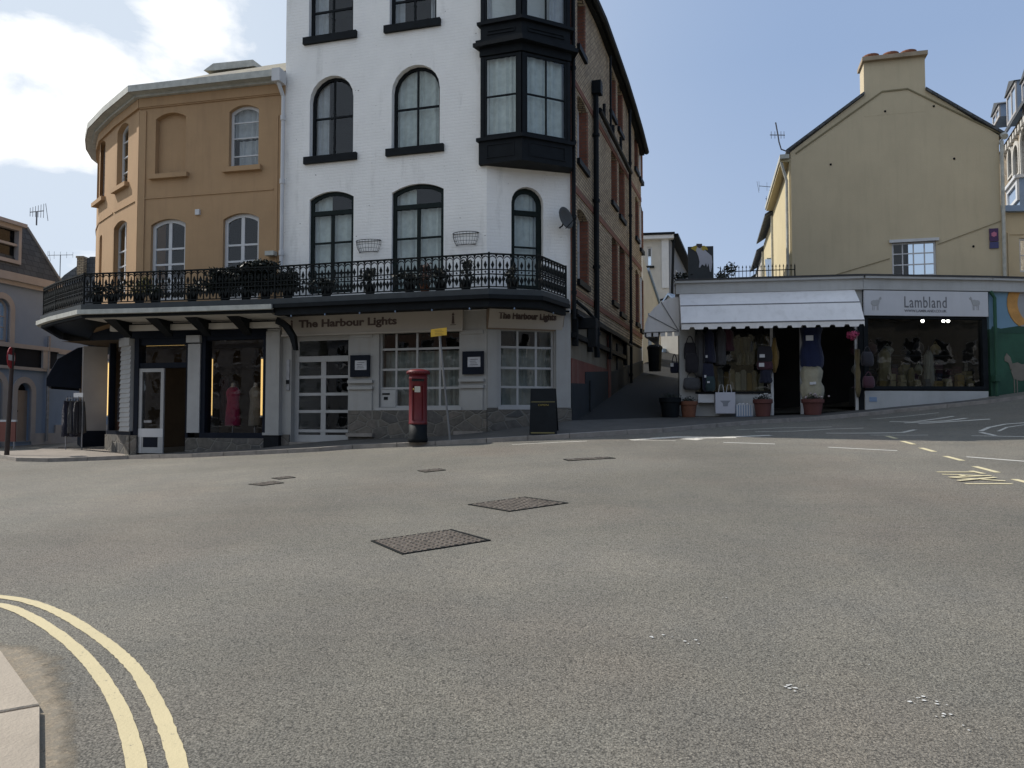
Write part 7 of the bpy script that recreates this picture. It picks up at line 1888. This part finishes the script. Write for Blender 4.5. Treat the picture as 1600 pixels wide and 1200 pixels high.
cart(1118, 1149, 613, 646, .35, mat('white_canvas', (.50, .50, .55), .8, .05), 'white canvas bag with a grey printed mark standing below the left window', 'canvas_bag', 'bag', dec_bag, .15)
def dec_cr(b, rt, d):
    q = MB()
    n = 7
    for k in range(n): a = b[0] + (b[1] - b[0]) * (k + .25) / n; q.bx(FL, a, a + (b[1] - b[0]) / n * .5, b[2] + .02, b[3] + .02, d, d + .015)
    mk('slats', q, m_tag, rt)
    q = MB(); 
    for k in range(3): q.blob(FL.p(b[0] + .1 + .1 * k, b[3] + .02, d - .08), .05, .05, .04, 8, 5, .2)
    mk('goods', q, m_tag, rt)
cart(1150, 1177, 633, 651, .4, m_greyw, 'small slatted white crate standing right of the canvas bag', 'crate', 'crate', dec_cr)
cart(1091, 1116, 616, 629, .25, m_tag, 'white tray fixed low below the teal bag', 'tray', 'tray', None, .25)
# pink flower ball
s_, z_ = FL.px(1332, 522, .75); c = FL.p(s_, z_, .75); hb_ = root('hanging_basket', c, 'ball of pink flowers hanging under the right end of the long awning', 'hanging basket')
rnd = random.Random(11); q = MB(); q2 = MB()
for _ in range(230):
    a = Vector((rnd.gauss(0, 1), rnd.gauss(0, 1), rnd.gauss(0, 1))).normalized(); p = c + a * rnd.uniform(.1, .17); b = a.orthogonal().normalized(); e = a.cross(b); s1_ = .03
    (q if p.z < c.z + .06 else q2).face([p - b * s1_, p + e * s1_ * .8, p + b * s1_, p - e * s1_ * .8])
mk('flowers', q, mat('pink_petals', (.42, .06, .14), .7, .4, 20), hb_); mk('leaves', q2, m_leafd, hb_); q = MB(); q.tube([c + Vector((0, 0, .1)), c + Vector((0, 0, .45))], .008, 4); mk('chain', q, m_aer, hb_)
# goods in the right window
rnd = random.Random(21); n_ = 0
ordn = ['left end', 'left', 'middle', 'right', 'right end']
for row, (z, v) in enumerate(((2.17, 0), (2.77, 0), (3.32, 0))):
    for k in range(6):
        a = .35 + k * .46 + rnd.uniform(-.05, .05); w = rnd.uniform(.1, .19); h = rnd.uniform(.14, .38)
        m_ = rnd.choice([m_bagk, m_tan, m_lin, m_plum, m_bagg, m_skin]); q = MB(); q.blob(FR_.p(a, z + h / 2, -1.0), w, .1, h / 2, 10, 6, .08, FR_, k + row * 7); q.tube([FR_.p(a - w * .5, z + h * .85, -1.0), FR_.p(a, z + h * 1.25, -1.0), FR_.p(a + w * .5, z + h * .85, -1.0)], .012, 4)
        solo('shelf_bag', q, m_, FR_.p(a, z, -1.3), 'bag on the ' + ('lowest', 'middle', 'top')[row] + ' shelf behind the right window, ' + ('first', 'second', 'third', 'fourth', 'fifth', 'sixth')[k] + ' from the left', 'bag', 'bags on the shelves of the right window', True)
for row, (v_, d_) in enumerate(((604, -.35), (596, -.6), (586, -.9))):
    for k in range(9):
        u_ = 1378 + k * 17.5 + rnd.uniform(-4, 4); b_ = FR_.box(u_ - rnd.uniform(4, 7), u_ + rnd.uniform(4, 7), v_ - rnd.uniform(7, 22), v_, d_); q = MB(); nl = rnd.randint(2, 4); hh_ = (b_[3] - b_[2]) / nl
        for j in range(nl): q.bx(FR_, b_[0] + rnd.uniform(0, .04), b_[1] - rnd.uniform(0, .04), b_[2] + hh_ * j, b_[2] + hh_ * (j + .9), d_ - .14, d_ + rnd.uniform(0, .02))
        solo('folded_textile', q, rnd.choice([m_lin, m_tan, m_bagg, m_plum, m_tan, m_mus, m_nvy]), FR_.p(b_[0], b_[2], d_), 'folded textiles in the right window, ' + ('front', 'middle', 'back')[row] + ' row, ' + ('first', 'second', 'third', 'fourth', 'fifth', 'sixth', 'seventh', 'eighth', 'ninth')[k] + ' from the left', 'textiles', 'folded textiles in the right window')
garment(FR_, 1372, 1392, 545, 605, -.6, m_tan, 'tan coat on a stand at the left of the right window', 'coat', 'clothes', 'clothes in the right window')
garment(FR_, 1445, 1458, 548, 606, -.5, m_lin, 'pale striped coat in the middle of the right window', 'coat', 'clothes', 'clothes in the right window')
garment(FR_, 1418, 1428, 575, 606, -.5, m_tan, 'short tan jacket low in the right window', 'coat', 'clothes', 'clothes in the right window')
for u, lab in ((1441.5, 'left spot lamp at the top of the right shop window'), (1474, 'middle spot lamp at the top of the right shop window'), (1481.5, 'right spot lamp at the top of the right shop window')):
    s_, z_ = FR_.px(u, 501.5, -.8); rt = root('spot_lamp', FR_.p(s_, z_, -.8), lab, 'lamp', 'spot lamps in the right window'); q = MB(); q.blob(FR_.p(s_, z_, -.8), .045, .045, .045, 10, 8, 0); mk('bulb', q, m_spot, rt, True); q = MB(); q.tube([FR_.p(s_, z_ + .03, -.85), FR_.p(s_, z_ + .14, -.87)], .03, 8); mk('holder', q, m_black, rt)
# ---------------------------------------------------------------- left side: sign pole, barrier, clothes rail
c = hit(10.5, 711) or gp(10.5, 711)
tp_ = at_depth(20, 543, c.y); sp_ = root('sign_pole', c, 'dark street pole with a red and white round sign seen edge-on at the left edge', 'sign post')
q = MB(); q.tube([c, tp_], [.06, .045], 10); mk('pole', q, mat('brown_pole', (.035, .022, .018), .6, .2), sp_)
cc_ = at_depth(16.5, 559, c.y - .08); q = MB(); Fn = Fr((cc_.x + .065, cc_.y - .26), (cc_.x - .065, cc_.y + .26))
q.poly(Fn, [(.27 + math.cos(k * .4488) * .27, cc_.z + math.sin(k * .4488) * .27) for k in range(14)], 0, .02); rdn = mk('red_disc', q, mat('sign_red', (.30, .02, .03), .5), sp_)
q = MB(); q.bx(Fn, .06, .48, cc_.z - .07, cc_.z + .07, .02, .026); mk('white_bar', q, m_tag, rdn)
q = MB(); cB = drop(-15.9, 25.2) or Vector((-15.9, 25.2, .6))
y_ = 24.2; bF = Fr(at_depth(-30, 640, y_)[:2], at_depth(25.5, 640, y_)[:2]); z0 = bF.px(10, 690)[1]; z1 = bF.px(10, 659)[1]; gz_ = drop(*bF.p(1.0, 0)[:2]).z
br_ = root('barrier', bF.p(0, gz_, 0), 'reddish barrier panel with a white top rail at the left edge', 'barrier')
q.bx(bF, 0, bF.L, z0, z1, -.03, .03); mk('panel', q, mat('faded_red_panel', (.22, .085, .065), .8, .1), br_)
q = MB(); q.bx(bF, -.02, bF.L + .02, z1, z1 + .06, -.04, .04); mk('rail', q, m_wtrim, br_)
q = MB(); q.bx(bF, .02, .06, gz_, z0, -.02, .02); q.bx(bF, bF.L - .06, bF.L - .02, gz_, z0, -.02, .02); mk('leg', q, m_alu, br_)
# clothes rail with dark clothes
c0 = gp(118, 702, .085); y_ = c0.y; Fc = Fr(at_depth(102, 640, y_)[:2], at_depth(131, 640, y_ - .3)[:2]); gz_ = c0.z
cr_ = root('clothes_rail', Fc.p(0, gz_, 0), 'metal clothes rail standing on the footway under the navy blind', 'clothes rail')
zt_ = Fc.px(115, 622)[1]; q = MB(); q.tube([Fc.p(.05, gz_, 0), Fc.p(.05, zt_, 0), Fc.p(Fc.L - .05, zt_, 0), Fc.p(Fc.L - .05, gz_, 0)], .018, 6)
for s_ in (.05, Fc.L - .05): q.tube([Fc.p(s_, gz_ + .05, -.25), Fc.p(s_, gz_ + .05, .25)], .015, 6)
mk('frame', q, m_alu, cr_)
q = MB(); q.bx(Fc, Fc.L * .45, Fc.L * .95, zt_ + .02, zt_ + .14, -.01, .01); mk('header_card', q, m_tag, cr_)
for k in range(6): garment(Fc, 102 + k * 4.3, 108 + k * 4.3, 627, 682 - (k % 3) * 3, .03 * (-1) ** k, (m_nvy, m_bagk, m_bagg)[k % 3], 'dark garment on the clothes rail, ' + ('first', 'second', 'third', 'fourth', 'fifth', 'sixth')[k] + ' from the left', 'garment', 'clothes', 'dark clothes on the rail', (.6, 1, 1, 1.05, 1.1))
# ---------------------------------------------------------------- plants on the balcony
PG = 'plants on the balcony'
def bplant(u, v, lab, rx=.22, h=.45, n=500, m_=None, pot=None, size=.045, seed=1, off=.28, w=None):
    poly = railR if u > 432 else railL
    best = None
    for P, Q in zip(poly, poly[1:]):
        F = Fr(P, Q); s_ = F.px(u, v, -off)[0]
        if -.02 <= s_ <= F.L + .02 and F.n.y < .2: best = F.p(s_, 0, -off); 
    if best is None: return
    best.z = ZD + .22
    bush('potted_plant', best, rx, .18, h, n, m_ or m_leafd, lab, 'potted plant', PG, size, pot or (.13, .22, m_black), seed)
bplant(152, 460, 'black pot plant nearest the curved end of the balcony', .16, .3, 300, seed=1)
bplant(176, 462, 'second black pot plant from the curved end of the balcony', .16, .3, 260, seed=2)
bplant(218, 455, 'yellow flowering plant on the ochre part of the balcony', .26, .42, 520, m_leafy, seed=3)
bplant(243, 458, 'green plant right of the yellow flowers on the balcony', .2, .3, 300, m_grass, seed=31)
bplant(300, 460, 'low dark plant between the two white glazed doors', .3, .3, 420, seed=4)
bplant(352, 450, 'bushy dark plant left of the right white glazed door', .36, .5, 2000, seed=5, size=.055)
bplant(385, 440, 'tall dark plant in front of the right white glazed door', .38, .6, 2400, seed=6, size=.055)
bplant(415, 445, 'dense dark plant where the two balconies meet', .36, .62, 2400, seed=7, size=.055)
bplant(450, 448, 'dark plant by the white drainpipe on the balcony', .28, .5, 1500, seed=8, size=.05)
bplant(510, 465, 'low dark plant behind the rail below the left black glazed door', .36, .22, 380, seed=9)
bplant(578, 460, 'dark plant below the left wire basket', .22, .36, 320, seed=10)
bplant(640, 460, 'low dark trough plant left below the right glazed door', .3, .26, 380, seed=12)
bplant(664, 452, 'brown-leaved plant in the middle below the right glazed door', .12, .42, 320, leafmat('brown_leaf', (.10, .05, .035)), seed=13, pot=(.12, .22, m_terra))
bplant(688, 460, 'low dark trough plant right below the right glazed door', .22, .26, 320, seed=14)
bplant(728, 445, 'small dark plant below the right wire basket', .16, .4, 260, seed=15)
bplant(800, 448, 'small pot plant in front of the arched glazed door', .16, .26, 240, m_leafd, seed=16)
